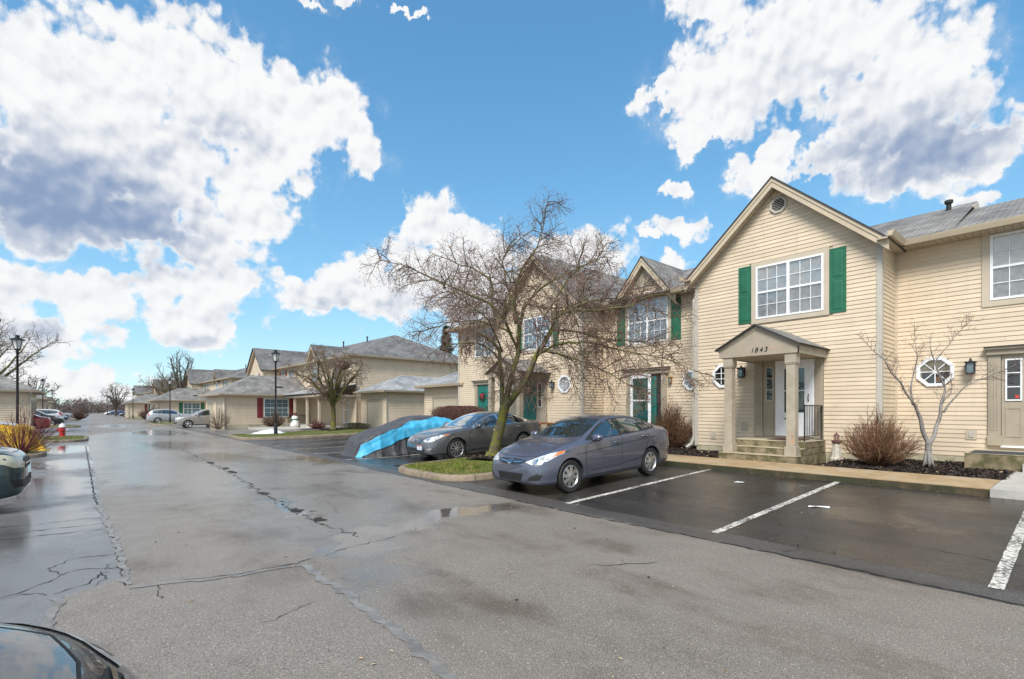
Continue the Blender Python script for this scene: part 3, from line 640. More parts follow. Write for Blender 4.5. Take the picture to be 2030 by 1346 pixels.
def lantern(parent, fr, u, z, mat=None, s=1.):
    mat = mat or BLACK; b = MB(fr)
    b.box(u - .055 * s, u + .055 * s, .014, .03, z + .0, z + .2 * s); b.box(u - .015 * s, u + .015 * s, .03, .12 * s, z + .15 * s, z + .18 * s)
    n = .13 * s
    b.hexa([(u - .03 * s, n - .03 * s, z + .2 * s), (u + .03 * s, n - .03 * s, z + .2 * s), (u + .03 * s, n + .03 * s, z + .2 * s), (u - .03 * s, n + .03 * s, z + .2 * s), (u - .01, n - .01, z + .27 * s), (u + .01, n - .01, z + .27 * s), (u + .01, n + .01, z + .27 * s), (u - .01, n + .01, z + .27 * s)])
    b.box(u - .085 * s, u + .085 * s, n - .085 * s, n + .085 * s, z + .17 * s, z + .2 * s); b.box(u - .06 * s, u + .06 * s, n - .06 * s, n + .06 * s, z - .06 * s, z - .03 * s)
    for a in (-1, 1):
        for c in (-1, 1): b.box(u + a * .062 * s - .008, u + a * .062 * s + .008, n + c * .062 * s - .008, n + c * .062 * s + .008, z - .04 * s, z + .18 * s)
    l = b.build('wall_lantern', mat, parent)
    MB(fr).box(u - .052 * s, u + .052 * s, n - .052 * s, n + .052 * s, z - .03 * s, z + .17 * s).build('lantern_glass', TGLASS, l)
    return l
def uv_slab(name, planes, mat, parent, th=.035, edge=None):
    """roof planes (polygons) with thickness; UV in metres along and up the slope"""
    me = bpy.data.meshes.new(name); vv = []; ff = []; mi = []; uvs = []
    for poly in planes:
        P_ = [Vector(p) for p in poly]; nn = (P_[1] - P_[0]).cross(P_[2] - P_[0]).normalized()
        if nn.z < 0: nn = -nn; P_ = P_[::-1]
        al = Vector((0, 0, 1)).cross(nn)
        al = al.normalized() if al.length > 1e-4 else Vector((1, 0, 0)); upv = nn.cross(al); o = len(vv); n = len(P_)
        vv += [tuple(p) for p in P_] + [tuple(p - nn * th) for p in P_]
        ff.append(list(range(o, o + n))); mi.append(0); uvs.append([(p.dot(al), p.dot(upv)) for p in P_])
        ff.append([o + n + i for i in range(n)][::-1]); mi.append(1); uvs.append([(0, 0)] * n)
        for i in range(n):
            j = (i + 1) % n; ff.append([o + i, o + n + i, o + n + j, o + j]); mi.append(1); uvs.append([(0, 0)] * 4)
    me.from_pydata(vv, [], ff); me.materials.append(mat); me.materials.append(edge or EDGE); me.polygons.foreach_set('material_index', mi)
    ul = me.uv_layers.new(name='UVMap'); k = 0
    for u in uvs:
        for q in u: ul.data[k].uv = q; k += 1
    me.update(); ob = bpy.data.objects.new(name, me); COL.objects.link(ob); attach(ob, parent)
    return ob
def gutter(parent, a, b, out, name='gutter'):
    """rain gutter between two points; out = unit vector away from the wall"""
    a, b, o = Vector(a), Vector(b), Vector(out); mb = MB(); z = Vector((0, 0, 1))
    prof = [(0, -.13), (.085, -.13), (.125, -.02), (.13, 0), (.115, 0), (.105, -.02), (.0, -.02)]
    pa = [tuple(a + o * x + z * h_) for x, h_ in prof]; mb.prism(pa, tuple(b - a)); mb.build(name, FASCIA, parent)
def rake(parent, X, uc, hw, ze, za, over=.4, w_=.30, xo=.28):
    """boards, soffit and frieze of a front gable: wall at X, rake board at X - xo"""
    sl = (za - ze) / hw; L = 1 / math.hypot(1, sl)
    for s_ in (-1, 1):
        e = uc + s_ * (hw + .22); zt = za + .02; zb = ze + .02 - .22 * sl
        fr = front(X - xo)
        # two stacked boards, the upper one proud
        for (d0, d1, n1, nm) in ((0, .085, .03, 'rake_trim'), (.085, .20, .012, 'rake_board')):
            v0, v1 = d0 / L, d1 / L
            MB(fr).prism([(uc, 0, zt - v0), (e, 0, zb - v0), (e, 0, zb - v1), (uc, 0, zt - v1)], (0, n1, 0)).build(nm, FASCIA, parent)
        v1 = .18 / L; mb = MB(fr); n = 22
        for i in range(n):
            a, b = i / n + .0012, (i + 1) / n - .0012; q = lambda f: (uc + (e - uc) * f, zt - v1 + (zb - zt) * f)
            (ua, zA), (ub, zB) = q(a), q(b)
            mb.hexa([(ua, 0, zA - .012), (ub, 0, zB - .012), (ub, -xo + .02, zB - .012), (ua, -xo + .02, zA - .012), (ua, 0, zA), (ub, 0, zB), (ub, -xo + .02, zB), (ua, -xo + .02, zA)])
        mb.build('soffit', SOFFIT, parent)
def gable_roof(parent, X0, X1, uc, hw, ze, za, over=.25, mat=None):
    sl = (za - ze) / hw; e = hw + over; zb = ze + .05 - over * sl; zt = za + .05
    return uv_slab('roof', [[(X0, uc - e, zb), (X1, uc - e, zb), (X1, uc, zt), (X0, uc, zt)], [(X0, uc + e, zb), (X0, uc, zt), (X1, uc, zt), (X1, uc + e, zb)]], mat or ROOF, parent)
def core(parent, x0, x1, y0, y1, z0, z1, gable=None):
    mb = MB(); mb.box(x0, x1, y0, y1, z0, z1)
    if gable: mb.prism([(x0, gable[0] - gable[1], gable[2]), (x0, gable[0] + gable[1], gable[2]), (x0, gable[0], gable[3])], (x1 - x0, 0, 0))
    return mb.build('wall', SIDING, parent)
def post_trim(parent, fr, u0, u1, z0, z1, mat=None, n1=.03, name='corner_trim'):
    return MB(fr).box(u0, u1, -.004, n1, z0, z1).build(name, mat or CORNER, parent)
def pilaster(parent, fr, u0, u1, z0, z1, n1=.06):
    mb = MB(fr); mb.box(u0, u1, 0, n1, z0 + .22, z1); mb.box(u0 - .015, u1 + .015, 0, n1 + .02, z0, z0 + .22)
    w_ = (u1 - u0)
    for i in range(3):
        c = u0 + w_ * (i + 1) / 4; mb.box(c - .014, c + .014, n1, n1 + .008, z0 + .34, z1 - .2)
    return mb.build('pilaster', TRIM, parent)
def entablature(parent, fr, u0, u1, z0, z1):
    mb = MB(fr); mb.box(u0 + .03, u1 - .03, 0, .11, z0, z1 - .05); mb.box(u0, u1, 0, .17, z1 - .05, z1)
    mb.box(u0 - .02, u1 + .02, 0, .20, z1, z1 + .018, 1)
    return mb.build('entablature', [TRIM, EDGE], parent)
def panel_door(parent, fr, u0, u1, z0, z1, mat, panels=True, n0=.0, lite=None):
    d = MB(fr).box(u0, u1, n0, n0 + .03, z0, z1).build('door', mat, parent); w_ = u1 - u0
    hs_ = [(.08, .36), (.42, .72), (.78, .94)]
    for (a, b) in hs_:
        for (c0, c1) in ((.12, .46), (.54, .88)):
            if lite and a > .7: continue
            p = MB(fr); q0, q1, r0, r1 = u0 + w_ * c0, u0 + w_ * c1, z0 + (z1 - z0) * a, z0 + (z1 - z0) * b
            p.ring([(q0, r0), (q1, r0), (q1, r1), (q0, r1)], [(q0 + .02, r0 + .02), (q1 - .02, r0 + .02), (q1 - .02, r1 - .02), (q0 + .02, r1 - .02)], n0 + .038, n0 + .028)
            p.build('door_panel', mat, d)
    MB(fr).lathe([(.0, -.02), (.03, -.02), (.03, .02), (0, .02)], (u0 + .07, n0 + .06, z0 + .95), 8).build('handle', BRASS, d)
    return d
BRASS = pm('brass', (.45, .33, .14), .3, metal=1.)
def sidelight(parent, fr, u0, u1, z0, z1, w0, w1, wz0, wz1, tint=None):
    s_ = MB(fr).box(u0, u1, 0, .022, z0, z1).build('sidelight', TRIM, parent)
    mb = MB(fr); mb.ring([(w0, wz0), (w1, wz0), (w1, wz1), (w0, wz1)], [(w0 + .03, wz0 + .03), (w1 - .03, wz0 + .03), (w1 - .03, wz1 - .03), (w0 + .03, wz1 - .03)], .045, .02)
    for i in (1, 2): zz = wz0 + (wz1 - wz0) * i / 3; mb.box(w0 + .03, w1 - .03, .022, .040, zz - .012, zz + .012)
    mb.build('window_frame', TRIM_L if tint else WHITE, s_); MB(fr).box(w0 + .03, w1 - .03, .023, .03, wz0 + .03, wz1 - .03).build('pane', DGLASS, s_)
    p = MB(fr); p.ring([(w0, z0 + .2), (w1, z0 + .2), (w1, wz0 - .15), (w0, wz0 - .15)], [(w0 + .03, z0 + .23), (w1 - .03, z0 + .23), (w1 - .03, wz0 - .18), (w0 + .03, wz0 - .18)], .032, .02); p.build('door_panel', TRIM, s_)
def outlet(parent, fr, u, z, w_=.075, h_=.095):
    o = MB(fr); o.box(u - w_ - .02, u + w_ + .02, .0, .028, z - h_ - .02, z + h_ + .02); c = o.build('outlet_box', TRIM_L, parent)
    MB(fr).box(u - w_ * .55, u + w_ * .55, .028, .042, z - h_ * .6, z + h_ * .6).build('cover', CORNER, c)
# ------------------------------------------------------------------ townhouse with the porch and the number
XG, XR = 14.6, 15.86
ZB, ZE = .49, 5.82
GY0, GY1 = 3.37, 8.20; GC = (GY0 + GY1) / 2; GH = (GY1 - GY0) / 2; GA = 8.0
def gable_house(label, y0, y1, za):
    t = empty('townhouse', (XG, (y0 + y1) / 2, .3)); tag(t, label, 'house', 'townhouses of the near row')
    c = (y0 + y1) / 2; h_ = (y1 - y0) / 2
    core(t, XG + .012, 24, y0 + .012, y1 - .012, .25, ZE, (c, h_ - .02, ZE, za - .04))
    MB(front(XG)).box(y0 + .03, y1 - .03, -.02, .006, .2, ZB).build('foundation', FOUND, t)
    MB(side(y0)).box(XG, 17.5, -.02, .006, .2, ZB).build('foundation', FOUND, t)
    for fr, a, b in ((front(XG), y0 - .03, y0 + .085), (front(XG), y1 - .085, y1 + .03)): post_trim(t, fr, a, b, ZB - .02, ZE - .02)
    post_trim(t, side(y0), XG + .001, XG + .1, ZB - .02, ZE - .05, n1=.028)
    gable_roof(t, XG - .33, 22.5, c, h_, ZE, za); rake(t, XG, c, h_, ZE, za)
    # short eave return with gutter at both sides
    for s_, yy in ((-1, y0), (1, y1)):
        gutter(t, (XG - .42, yy + s_ * .22, ZE - .02), (XR - .2, yy + s_ * .22, ZE - .02), (0, s_, 0))
        MB().box(XG - .40, XR - .05, min(yy, yy + s_ * .22), max(yy, yy + s_ * .22), ZE - .19, ZE - .15).build('soffit', SOFFIT, t)
    return t, c, h_
A2, c2_, h2_ = gable_house('gabled beige townhouse with the numbered porch and green shutters', GY0, GY1, GA)
frA = front(XG)
holes = [(4.39, 6.52, 4.02, 5.82), (4.60, 6.38, .49, 3.02), (7.0, 7.55, 2.33, 2.91), (7.12, 7.40, 2.27, 2.97), (5.55, 5.93, 7.13, 7.5)]
siding(A2, frA, GY0 + .085, GY1 - .085, ZB, ZE, holes, (c2_, h2_ - .02, ZE, GA), True)
siding(A2, side(GY0), XG + .1, XR - .02, ZB, ZE - .15, (), None, True)
window(A2, frA, 4.60, 6.33, 4.20, 5.70, units=2, trim=.13, tmat=TRIM_L, backs=(BLIND, CURT))
shutter(A2, frA, 6.47, 6.83, 4.12, 5.78, GREEN); shutter(A2, frA, 4.09, 4.46, 4.10, 5.76, GREEN)
v = MB(frA).ring(octagon(5.72, 7.31, .22), octagon(5.72, 7.31, .165), .05, 0).build('gable_vent', CORNER, A2)
for i in range(7):
    zz = 7.165 + i * .046; w_ = .15 * min(1, 1.35 - abs(zz - 7.31) / .165 * .75)
    MB(frA).hexa([(5.72 - w_, .01, zz + .02), (5.72 + w_, .01, zz + .02), (5.72 + w_, .045, zz), (5.72 - w_, .045, zz), (5.72 - w_, .01, zz + .028), (5.72 + w_, .01, zz + .028), (5.72 + w_, .045, zz + .008), (5.72 - w_, .045, zz + .008)]).build('louvre', CORNER, v)
MB(frA).plate(octagon(5.72, 7.31, .17), 0, .006).build('vent_screen', DARK, v)
oct_window(A2, frA, 7.28, 2.62, burst=False); lantern(A2, frA, 6.70, 2.60, s=1.1)
outlet(A2, frA, 6.65, 1.10); outlet(A2, frA, 7.62, .80, .06, .08)
# entrance
pilaster(A2, frA, 6.14, 6.36, .83, 2.98); pilaster(A2, frA, 4.61, 4.80, .83, 2.98)
MB(frA).box(4.61, 6.36, 0, .05, 2.95, 3.06).build('door_head', TRIM, A2)
sidelight(A2, frA, 5.80, 6.13, .86, 2.95, 5.84, 6.06, 1.84, 2.80, tint=True)
sd_ = MB(frA); sd_.ring([(4.81, .88), (5.79, .88), (5.79, 2.95), (4.81, 2.95)], [(4.87, .9), (5.73, .9), (5.73, 2.87), (4.87, 2.87)], .05, 0)
dr = sd_.build('door_frame', WHITE, A2)
d = MB(frA); d.ring([(4.87, .9), (5.73, .9), (5.73, 2.87), (4.87, 2.87)], [(5.05, 1.52), (5.56, 1.52), (5.56, 2.72), (5.05, 2.72)], .045, .012)
dr = d.build('storm_door', WHITE, A2); MB(frA).box(5.05, 5.56, .018, .024, 1.52, 2.72).build('pane', DGLASS, dr); MB(frA).box(5.05, 5.56, .0245, .04, 2.10, 2.13).build('rail', WHITE, dr)
hd = MB(frA); hd.tube([(4.95, .05, 1.82), (4.945, .085, 1.86), (4.945, .09, 1.95), (4.95, .05, 2.02)], .012, 6); hd.build('handle', BLACK, dr)
gp = MB(frA)                                                   # black ornament on the kick panel
gp.tube([(5.56, .05, 1.34), (5.48, .052, 1.37), (5.44, .052, 1.28), (5.47, .052, 1.18)], [.012, .03, .024, .012], 6); gp.tube([(5.47, .05, 1.36), (5.42, .05, 1.30), (5.40, .05, 1.20)], [.02, .015, .006], 6)
gp.build('door_ornament', BLACK, dr)
# porch: steps, columns, pediment
PY0, PY1, PX = 4.55, 6.42, 12.56
st_ = MB().box(PX, XG - .02, PY0, PY1, .22, .478).build('step', MOSSY, A2)
MB().box(PX - .012, 12.92, PY0 - .008, PY1 + .008, .478, .49).build('step_top', STEPTOP, A2)
MB().box(12.90, XG - .02, PY0 + .005, PY1 - .005, .49, .64).build('step', MOSSY, A2); MB().box(12.888, 13.24, PY0 - .002, PY1 + .002, .64, .652).build('step_top', STEPTOP, A2)
MB().box(13.22, XG - .02, PY0 + .01, PY1 - .01, .652, .80).build('landing', MOSSY, A2); MB().box(13.208, XG - .02, PY0, PY1, .80, .812).build('step_top', STEPTOP, A2)
WORN = pm('worn_column_paint', (.37, .32, .245), .6, var=.1, scale=4, bump=.1, col2=(.47, .42, .34), s2=5, c2=(.55, .75))
PEEL = pm('peeled_paint', (.46, .28, .17), .8, var=.3, scale=20)
for yy in (4.70, 6.22):
    mb = MB(); x = 12.78
    mb.box(x - .10, x + .10, yy - .10, yy + .10, .72, 2.72); mb.box(x - .125, x + .125, yy - .125, yy + .125, 2.72, 2.95); mb.box(x - .115, x + .115, yy - .115, yy + .115, 2.69, 2.72)
    mb.box(x - .128, x + .128, yy - .128, yy + .128, .49, .72)
    cl = mb.build('column', WORN, A2)
    if yy < 5:
        pp = MB(front(x - .10))
        for (du, z0, w_, h_) in ((-.05, .80, .06, .12), (-.04, .92, .04, .16), (.01, .84, .05, .05), (-.03, .76, .08, .05)): pp.blob((yy + du, .0, z0 + h_ / 2), (w_ / 2, .004, h_ / 2), int(z0 * 100), .7, 1)
        pp.build('peeled_patch', PEEL, cl)
PF = front(12.63)
MB(PF).prism([(PY0 - .02, 0, 2.95), (PY1 + .02, 0, 2.95), (PY1 + .02, 0, 3.19), ((PY0 + PY1) / 2, 0, 3.70), (PY0 - .02, 0, 3.19)], (0, -.08, 0)).build('pediment', TRIM, A2)
cy_ = (PY0 + PY1) / 2
for s_ in (-1, 1):
    e = cy_ + s_ * .72
    MB(PF).prism([(cy_, 0, 3.60), (e, 0, 3.23), (e, 0, 3.215), (cy_, 0, 3.585)], (0, .012, 0)).build('pediment_molding', SOFFIT, A2)
    MB(PF).prism([(cy_, 0, 3.71), (cy_ + s_ * .98, 0, 3.195), (cy_ + s_ * .98, 0, 3.10), (cy_, 0, 3.61)], (0, .02, 0)).build('rake_board', TRIM, A2)
    yy = PY0 - .02 if s_ < 0 else PY1 + .02
    MB().box(12.64, XG, min(yy, yy - s_ * .06), max(yy, yy - s_ * .06), 2.95, 3.18).build('porch_beam', TRIM, A2)
MB().box(12.72, XG, PY0 + .05, PY1 - .05, 2.97, 2.99).build('porch_ceiling', SOFFIT, A2)
uv_slab('porch_roof', [[(12.54, cy_ - 1.04, 3.165), (XG, cy_ - 1.04, 3.165), (XG, cy_, 3.735), (12.54, cy_, 3.735)], [(12.54, cy_ + 1.04, 3.165), (12.54, cy_, 3.735), (XG, cy_, 3.735), (XG, cy_ + 1.04, 3.165)]], ROOF, A2, .03)
def lettering(txt, mtx, size, mat, parent, name, shear=0., gap=1.):
    """each character of txt becomes a small mesh of its own; mtx places the line"""
    off = 0.
    for ch in txt:
        fc = bpy.data.curves.new(name, 'FONT'); fc.body = ch; fc.size = size; fc.extrude = .004; fc.shear = shear; fc.resolution_u = 3
        tmp = bpy.data.objects.new(name, fc); COL.objects.link(tmp); bpy.context.view_layer.update()
        me = bpy.data.meshes.new_from_object(tmp.evaluated_get(bpy.context.evaluated_depsgraph_get())); wd = max(v.co.x for v in me.vertices)
        bpy.data.objects.remove(tmp); me.transform(mtx @ Matrix.Translation((off, 0, 0))); me.materials.clear(); me.materials.append(mat)
        o = bpy.data.objects.new(name, me); COL.objects.link(o); attach(o, parent); off += (wd + size * .1) * gap
lettering('1843', Matrix(((0, 0, -1, 12.622), (-1, 0, 0, 5.62), (0, 1, 0, 3.03), (0, 0, 0, 1))), .17, BLACK, A2, 'digit', .25)
pp = MB(PF)
for (u, z, a, b) in ((5.18, 3.09, .09, .018), (5.06, 3.10, .05, .012), (5.10, 3.05, .03, .012), (4.98, 3.11, .03, .014)): pp.blob((u, 0, z), (a, .004, b), int(u * 90), .8, 1)
pp.build('peeled_patch', PEEL, A2)
# iron railing on the right edge of the landing
rl = MB(); ry = PY0 + .07; x0, x1 = 13.32, 14.52
rl.tube([(x0, ry, .812), (x0, ry, 1.66), (x0 - .03, ry, 1.72)], .017, 6); rl.tube([(x1, ry, .812), (x1, ry, 1.70)], .017, 6)
rr_ = rl.build('railing', BLACK, A2)
MB().box(x0 - .02, x1 + .02, ry - .018, ry + .018, 1.69, 1.72).build('handrail', BLACK, rr_); MB().box(x0, x1, ry - .012, ry + .012, .93, .95).build('bottom_rail', BLACK, rr_)
bl = MB().box(-.007, .007, -.007, .007, .95, 1.69).mesh('baluster', BLACK)
for i in range(10):
    o = bpy.data.objects.new('baluster', bl); COL.objects.link(o); o.location = (x0 + (x1 - x0) * (i + 1) / 11, ry, 0); attach(o, rr_)
# downspout at the left corner
ds = MB(); ds.tube([(XR - .50, 8.46, 5.70), (XR - .55, 8.40, 5.45), (XG + .2, 8.30, 5.30), (XG - .03, 8.25, 5.05), (XG - .03, 8.25, .72), (XG - .10, 8.30, .52), (XG - .30, 8.36, .40)], .048, 4)
ds.build('downspout', CORNER, A2)
MAT_ = pm('door_mat', (.09, .045, .03), .95, var=.4, scale=30, bump=.6)
tag(MB().box(13.55, 14.35, 4.85, 5.6, .814, .83).build('door_mat', MAT_), 'reddish brown mat before the white storm door', 'mat')
# ------------------------------------------------------------------ recessed townhouse at the right
A1 = empty('townhouse', (XR, -1, .3)); tag(A1, 'recessed beige townhouse at the right edge with octagon window', 'house', 'townhouses of the near row')
core(A1, XR + .012, 25, -9, GY0 + .1, .25, ZE - .05)
MB(front(XR)).box(-9, GY0, -.02, .006, .2, ZB).build('foundation', FOUND, A1)
frR = front(XR)
hR = [(-.3, 1.72, 4.02, 5.73), (-.9, 1.62, .49, 2.92), (2.3, 2.82, 2.25, 2.82), (2.42, 2.70, 2.18, 2.89)]
siding(A1, frR, -2.2, GY0 - .03, ZB, ZE - .15, hR, None, True)
post_trim(A1, frR, GY0 - .06, GY0 - .0, ZB, ZE - .17, TRIM_L, .03)
window(A1, frR, -.2, 1.58, 4.12, 5.62, units=2, trim=.14, backs=(BLIND, CURT))
oct_window(A1, frR, 2.56, 2.535, r=.36, burst=True, backs=(pm('beige_blind', (.42, .36, .22), .7), DARK)); lantern(A1, frR, 1.90, 2.50, s=1.15); outlet(A1, frR, 1.90, 1.01)  # lower half backed dark, as the room's shade
entablature(A1, frR, -.9, 1.66, 2.86, 3.03); pilaster(A1, frR, 1.40, 1.61, .78, 2.86)
sidelight(A1, frR, .95, 1.39, .78, 2.86, 1.06, 1.33, 1.80, 2.75); MB(frR).box(.93, 1.41, 0, .06, .74, .78).build('door_sill', WHITE, A1)
MB(frR).box(1.11, 1.17, .031, .034, 1.86, 1.93).build('sticker', pm('sticker', (.55, .06, .05), .5), A1)
panel_door(A1, frR, -.1, .9, .78, 2.8, TEAL)
potm = pm('terracotta', (.42, .22, .09), .8); pt = MB(frR); pt.lathe([(.0, 0), (.045, 0), (.06, .1), (.066, .1), (.066, .125), (.0, .125)], (2.52, .004, 2.275), 10, sy=.03); pt.build('flower_pot', potm, A1)
MB().box(14.40, XR, -.3, 1.84, .22, .66).build('landing', MOSSY, A1); MB().box(14.39, XR, -.31, 1.85, .66, .672).build('step_top', STEPTOP, A1)
tag(MB().box(14.42, 15.2, .2, 1.75, .674, .69).build('door_mat', pm('dark_mat', (.04, .04, .05), .9, var=.3)), 'dark mat on the concrete landing at the right edge', 'mat')
# main roof over the recessed units, gutters
RX, RZ = 19.4, 7.6
uv_slab('roof', [[(XR - .46, 2.2, 5.80), (XR - .46, 8.4, 5.80), (RX, 8.4, RZ), (RX, 2.2, RZ)], [(RX, 2.2, RZ), (RX, 8.4, RZ), (24, 8.4, 5.6), (24, 2.2, 5.6)]], ROOF, A1)
uv_slab('roof', [[(XR - .46, -9, 5.80), (XR - .46, 2.2, 5.80), (18.75, 2.2, 7.2), (18.75, -9, 7.2)], [(18.75, -9, 7.2), (18.75, 2.2, 7.2), (24, 2.2, 5.6), (24, -9, 5.6)]], ROOF, A1)
MB().prism([(RX - .9, 2.18, 7.2), (RX, 2.18, RZ - .02), (RX + .9, 2.18, 7.2)], (0, .03, 0)).build('roof_step', TRIM_L, A1)
gutter(A1, (XR - .45, -9, 5.80), (XR - .45, GY0 - .22, 5.80), (-1, 0, 0))
mb = MB()
for i in range(60):
    y0 = -4 + i * .13
    if y0 + .12 < GY0 - .15: mb.box(XR - .45, XR, y0, y0 + .12, 5.655, 5.672)
mb.build('soffit', SOFFIT, A1); MB().box(XR - .445, XR, -9, GY0 - .1, 5.674, 5.69).build('soffit_board', SOFFIT, A1)
vp = MB().lathe([(0, 0), (.06, 0), (.06, .22), (.10, .22), (.10, .30), (.02, .33)], (RX - .5, 2.75, RZ - .25), 12).build('roof_vent', DARK, A1)
# ------------------------------------------------------------------ recessed townhouse at the left with the small gable
A3 = empty('townhouse', (XR, 10.6, .3)); tag(A3, 'recessed beige townhouse with small gable and open storm door', 'house', 'townhouses of the near row')
Y30, Y31 = GY1, 13.02
core(A3, XR + .012, 25, Y30, Y31, .25, ZE - .05)
MB(front(XR)).box(Y30, Y31, -.02, .006, .2, ZB).build('foundation', FOUND, A3)
h3 = [(9.85, 11.87, 3.98, 5.86), (10.04, 11.82, .49, 3.14), (8.76, 9.32, 2.33, 2.91), (8.9, 9.18, 2.27, 2.97)]
siding(A3, frR, Y30 + .03, Y31 - .02, ZB, ZE - .15, h3, None, True)
window(A3, frR, 9.98, 11.73, 4.10, 5.73, units=2, trim=.12, backs=(WHITE, CURT)); shutter(A3, frR, 9.47, 9.85, 4.10, 5.62, GREEN); shutter(A3, frR, 11.86, 12.25, 4.10, 5.62, GREEN)
oct_window(A3, frR, 9.04, 2.62, burst=True, gl=TGLASS)
pilaster(A3, frR, 11.55, 11.79, .6, 2.95); pilaster(A3, frR, 10.04, 10.25, .6, 2.95); entablature(A3, frR, 9.90, 11.92, 2.93, 3.13)
MB(frR).box(10.25, 11.55, .0, .02, .6, 2.95).build('door_gap_shade', DARK, A3)  # flat dark plate paints the unlit gap round the open door
panel_door(A3, frR, 10.45, 11.38, .8, 2.85, TEAL, n0=.02)
d = MB(frR); d.ring([(10.63, .85), (11.54, .85), (11.54, 2.92), (10.63, 2.92)], [(10.75, 1.0), (11.43, 1.0), (11.43, 2.78), (10.75, 2.78)], .14, .11)
d.box(10.75, 11.43, .115, .13, 1.92, 1.97); dr = d.build('storm_door', WHITE, A3); MB(frR).box(10.75, 11.43, .118, .122, 1.0, 2.78).build('pane', glass('green_pane', (.008, .06, .045)), dr)
BR2 = pm('weathered_brass', (.5, .3, .12), .4, metal=.6)
lantern(A3, frR, 9.86, 2.62, BR2, .8)
SC, SH, SA = 10.95, 1.2, 7.28
mb = MB(frR); mb.prism([(SC - SH, 0, 5.86), (SC + SH, 0, 5.86), (SC, 0, SA - .1)], (0, -.5, 0)); mb.build('gable_wall', SIDING, A3)
siding(A3, frR, SC - SH, SC + SH, 5.67, 6.1, [(9.8, 12.1, 5.5, 5.86)], (SC, SH, 5.9, SA), True)
lv = MB(frR).ring([(SC - .55, 6.25), (SC + .55, 6.25), (SC, 6.88)], [(SC - .47, 6.29), (SC + .47, 6.29), (SC, 6.82)], .05, .0).build('gable_vent', CORNER, A3)
for i in range(8):
    zz = 6.31 + i * .06; w_ = .47 * (6.85 - zz) / .56
    if w_ > .04: MB(frR).box(SC - w_, SC + w_, .02, .045, zz, zz + .035).build('louvre', TRIM_L, lv)
gable_roof(A3, XR - .30, 19.5, SC, SH, 5.86, SA, .2); rake(A3, XR, SC, SH, 5.86, SA, xo=.25)
uv_slab('roof', [[(XR - .46, 8.0, 5.80), (XR - .46, 13.4, 5.80), (RX, 13.4, RZ), (RX, 8.0, RZ)], [(RX, 8.0, RZ), (RX, 13.4, RZ), (24, 13.4, 5.6), (24, 8.0, 5.6)]], ROOF, A3)
gutter(A3, (XR - .45, GY1 + .25, 5.80), (XR - .45, SC - SH - .18, 5.80), (-1, 0, 0)); gutter(A3, (XR - .45, SC + SH + .18, 5.80), (XR - .45, 12.75, 5.80), (-1, 0, 0))
MB().box(XR - .445, XR, GY1 + .2, SC - SH, 5.66, 5.68).build('soffit', SOFFIT, A3); MB().box(XR - .445, XR, SC + SH, 12.8, 5.66, 5.68).build('soffit', SOFFIT, A3)
# ------------------------------------------------------------------ second gabled townhouse
A4, c4_, h4_ = gable_house('gabled beige townhouse behind the big bare tree', 12.98, 18.15, 8.25)
h4 = [(14.4, 16.7, 4.05, 5.75), (14.85, 16.9, .49, 3.1), (13.65, 14.2, 2.33, 2.98), (13.8, 14.05, 2.28, 3.0), (15.37, 15.77, 7.3, 7.7)]
siding(A4, frA, 12.98 + .085, 18.15 - .085, ZB, ZE, h4, (c4_, h4_ - .02, ZE, 8.25), False)
siding(A4, side(12.98), XG + .1, XR - .02, ZB, ZE - .15, (), None, False, lap=.027)
post_trim(A4, side(12.98), XR - .06, XR - .015, ZB, ZE - .17, TRIM_L, .03)
window(A4, frA, 14.7, 16.4, 4.2, 5.6, units=2, trim=.12); shutter(A4, frA, 14.25, 14.57, 4.15, 5.68, GREEN); shutter(A4, frA, 16.53, 16.85, 4.15, 5.68, GREEN)
oct_window(A4, frA, 13.92, 2.64, burst=False, backs=(BLIND, BLIND)); lantern(A4, frA, 14.55, 2.55)
v = MB(frA).ring(octagon(15.57, 7.5, .21), octagon(15.57, 7.5, .16), .05, 0).build('gable_vent', CORNER, A4); MB(frA).plate(octagon(15.57, 7.5, .165), 0, .012).build('vent_screen', TRIM, v)
pilaster(A4, frA, 16.55, 16.8, .75, 2.98); pilaster(A4, frA, 14.95, 15.12, .75, 2.98)
panel_door(A4, frA, 15.62, 16.48, .9, 2.95, TEAL); sidelight(A4, frA, 15.15, 15.58, .85, 2.95, 15.22, 15.5, 1.7, 2.75)
F4 = front(12.95); MB(F4).prism([(14.8, 0, 2.95), (16.95, 0, 2.95), (16.95, 0, 3.15), (15.87, 0, 3.7), (14.8, 0, 3.15)], (0, -.08, 0)).build('pediment', TRIM, A4)
uv_slab('porch_roof', [[(12.85, 14.7, 3.13), (XG, 14.7, 3.13), (XG, 15.87, 3.74), (12.85, 15.87, 3.74)], [(12.85, 17.04, 3.13), (12.85, 15.87, 3.74), (XG, 15.87, 3.74), (XG, 17.04, 3.13)]], ROOF, A4, .03)
for yy in (14.95, 16.8): MB().box(12.97, 13.17, yy - .1, yy + .1, .5, 2.95).build('column', TRIM, A4)
MB().box(12.9, XG, 14.8, 16.95, .25, .8).build('landing', MOSSY, A4)
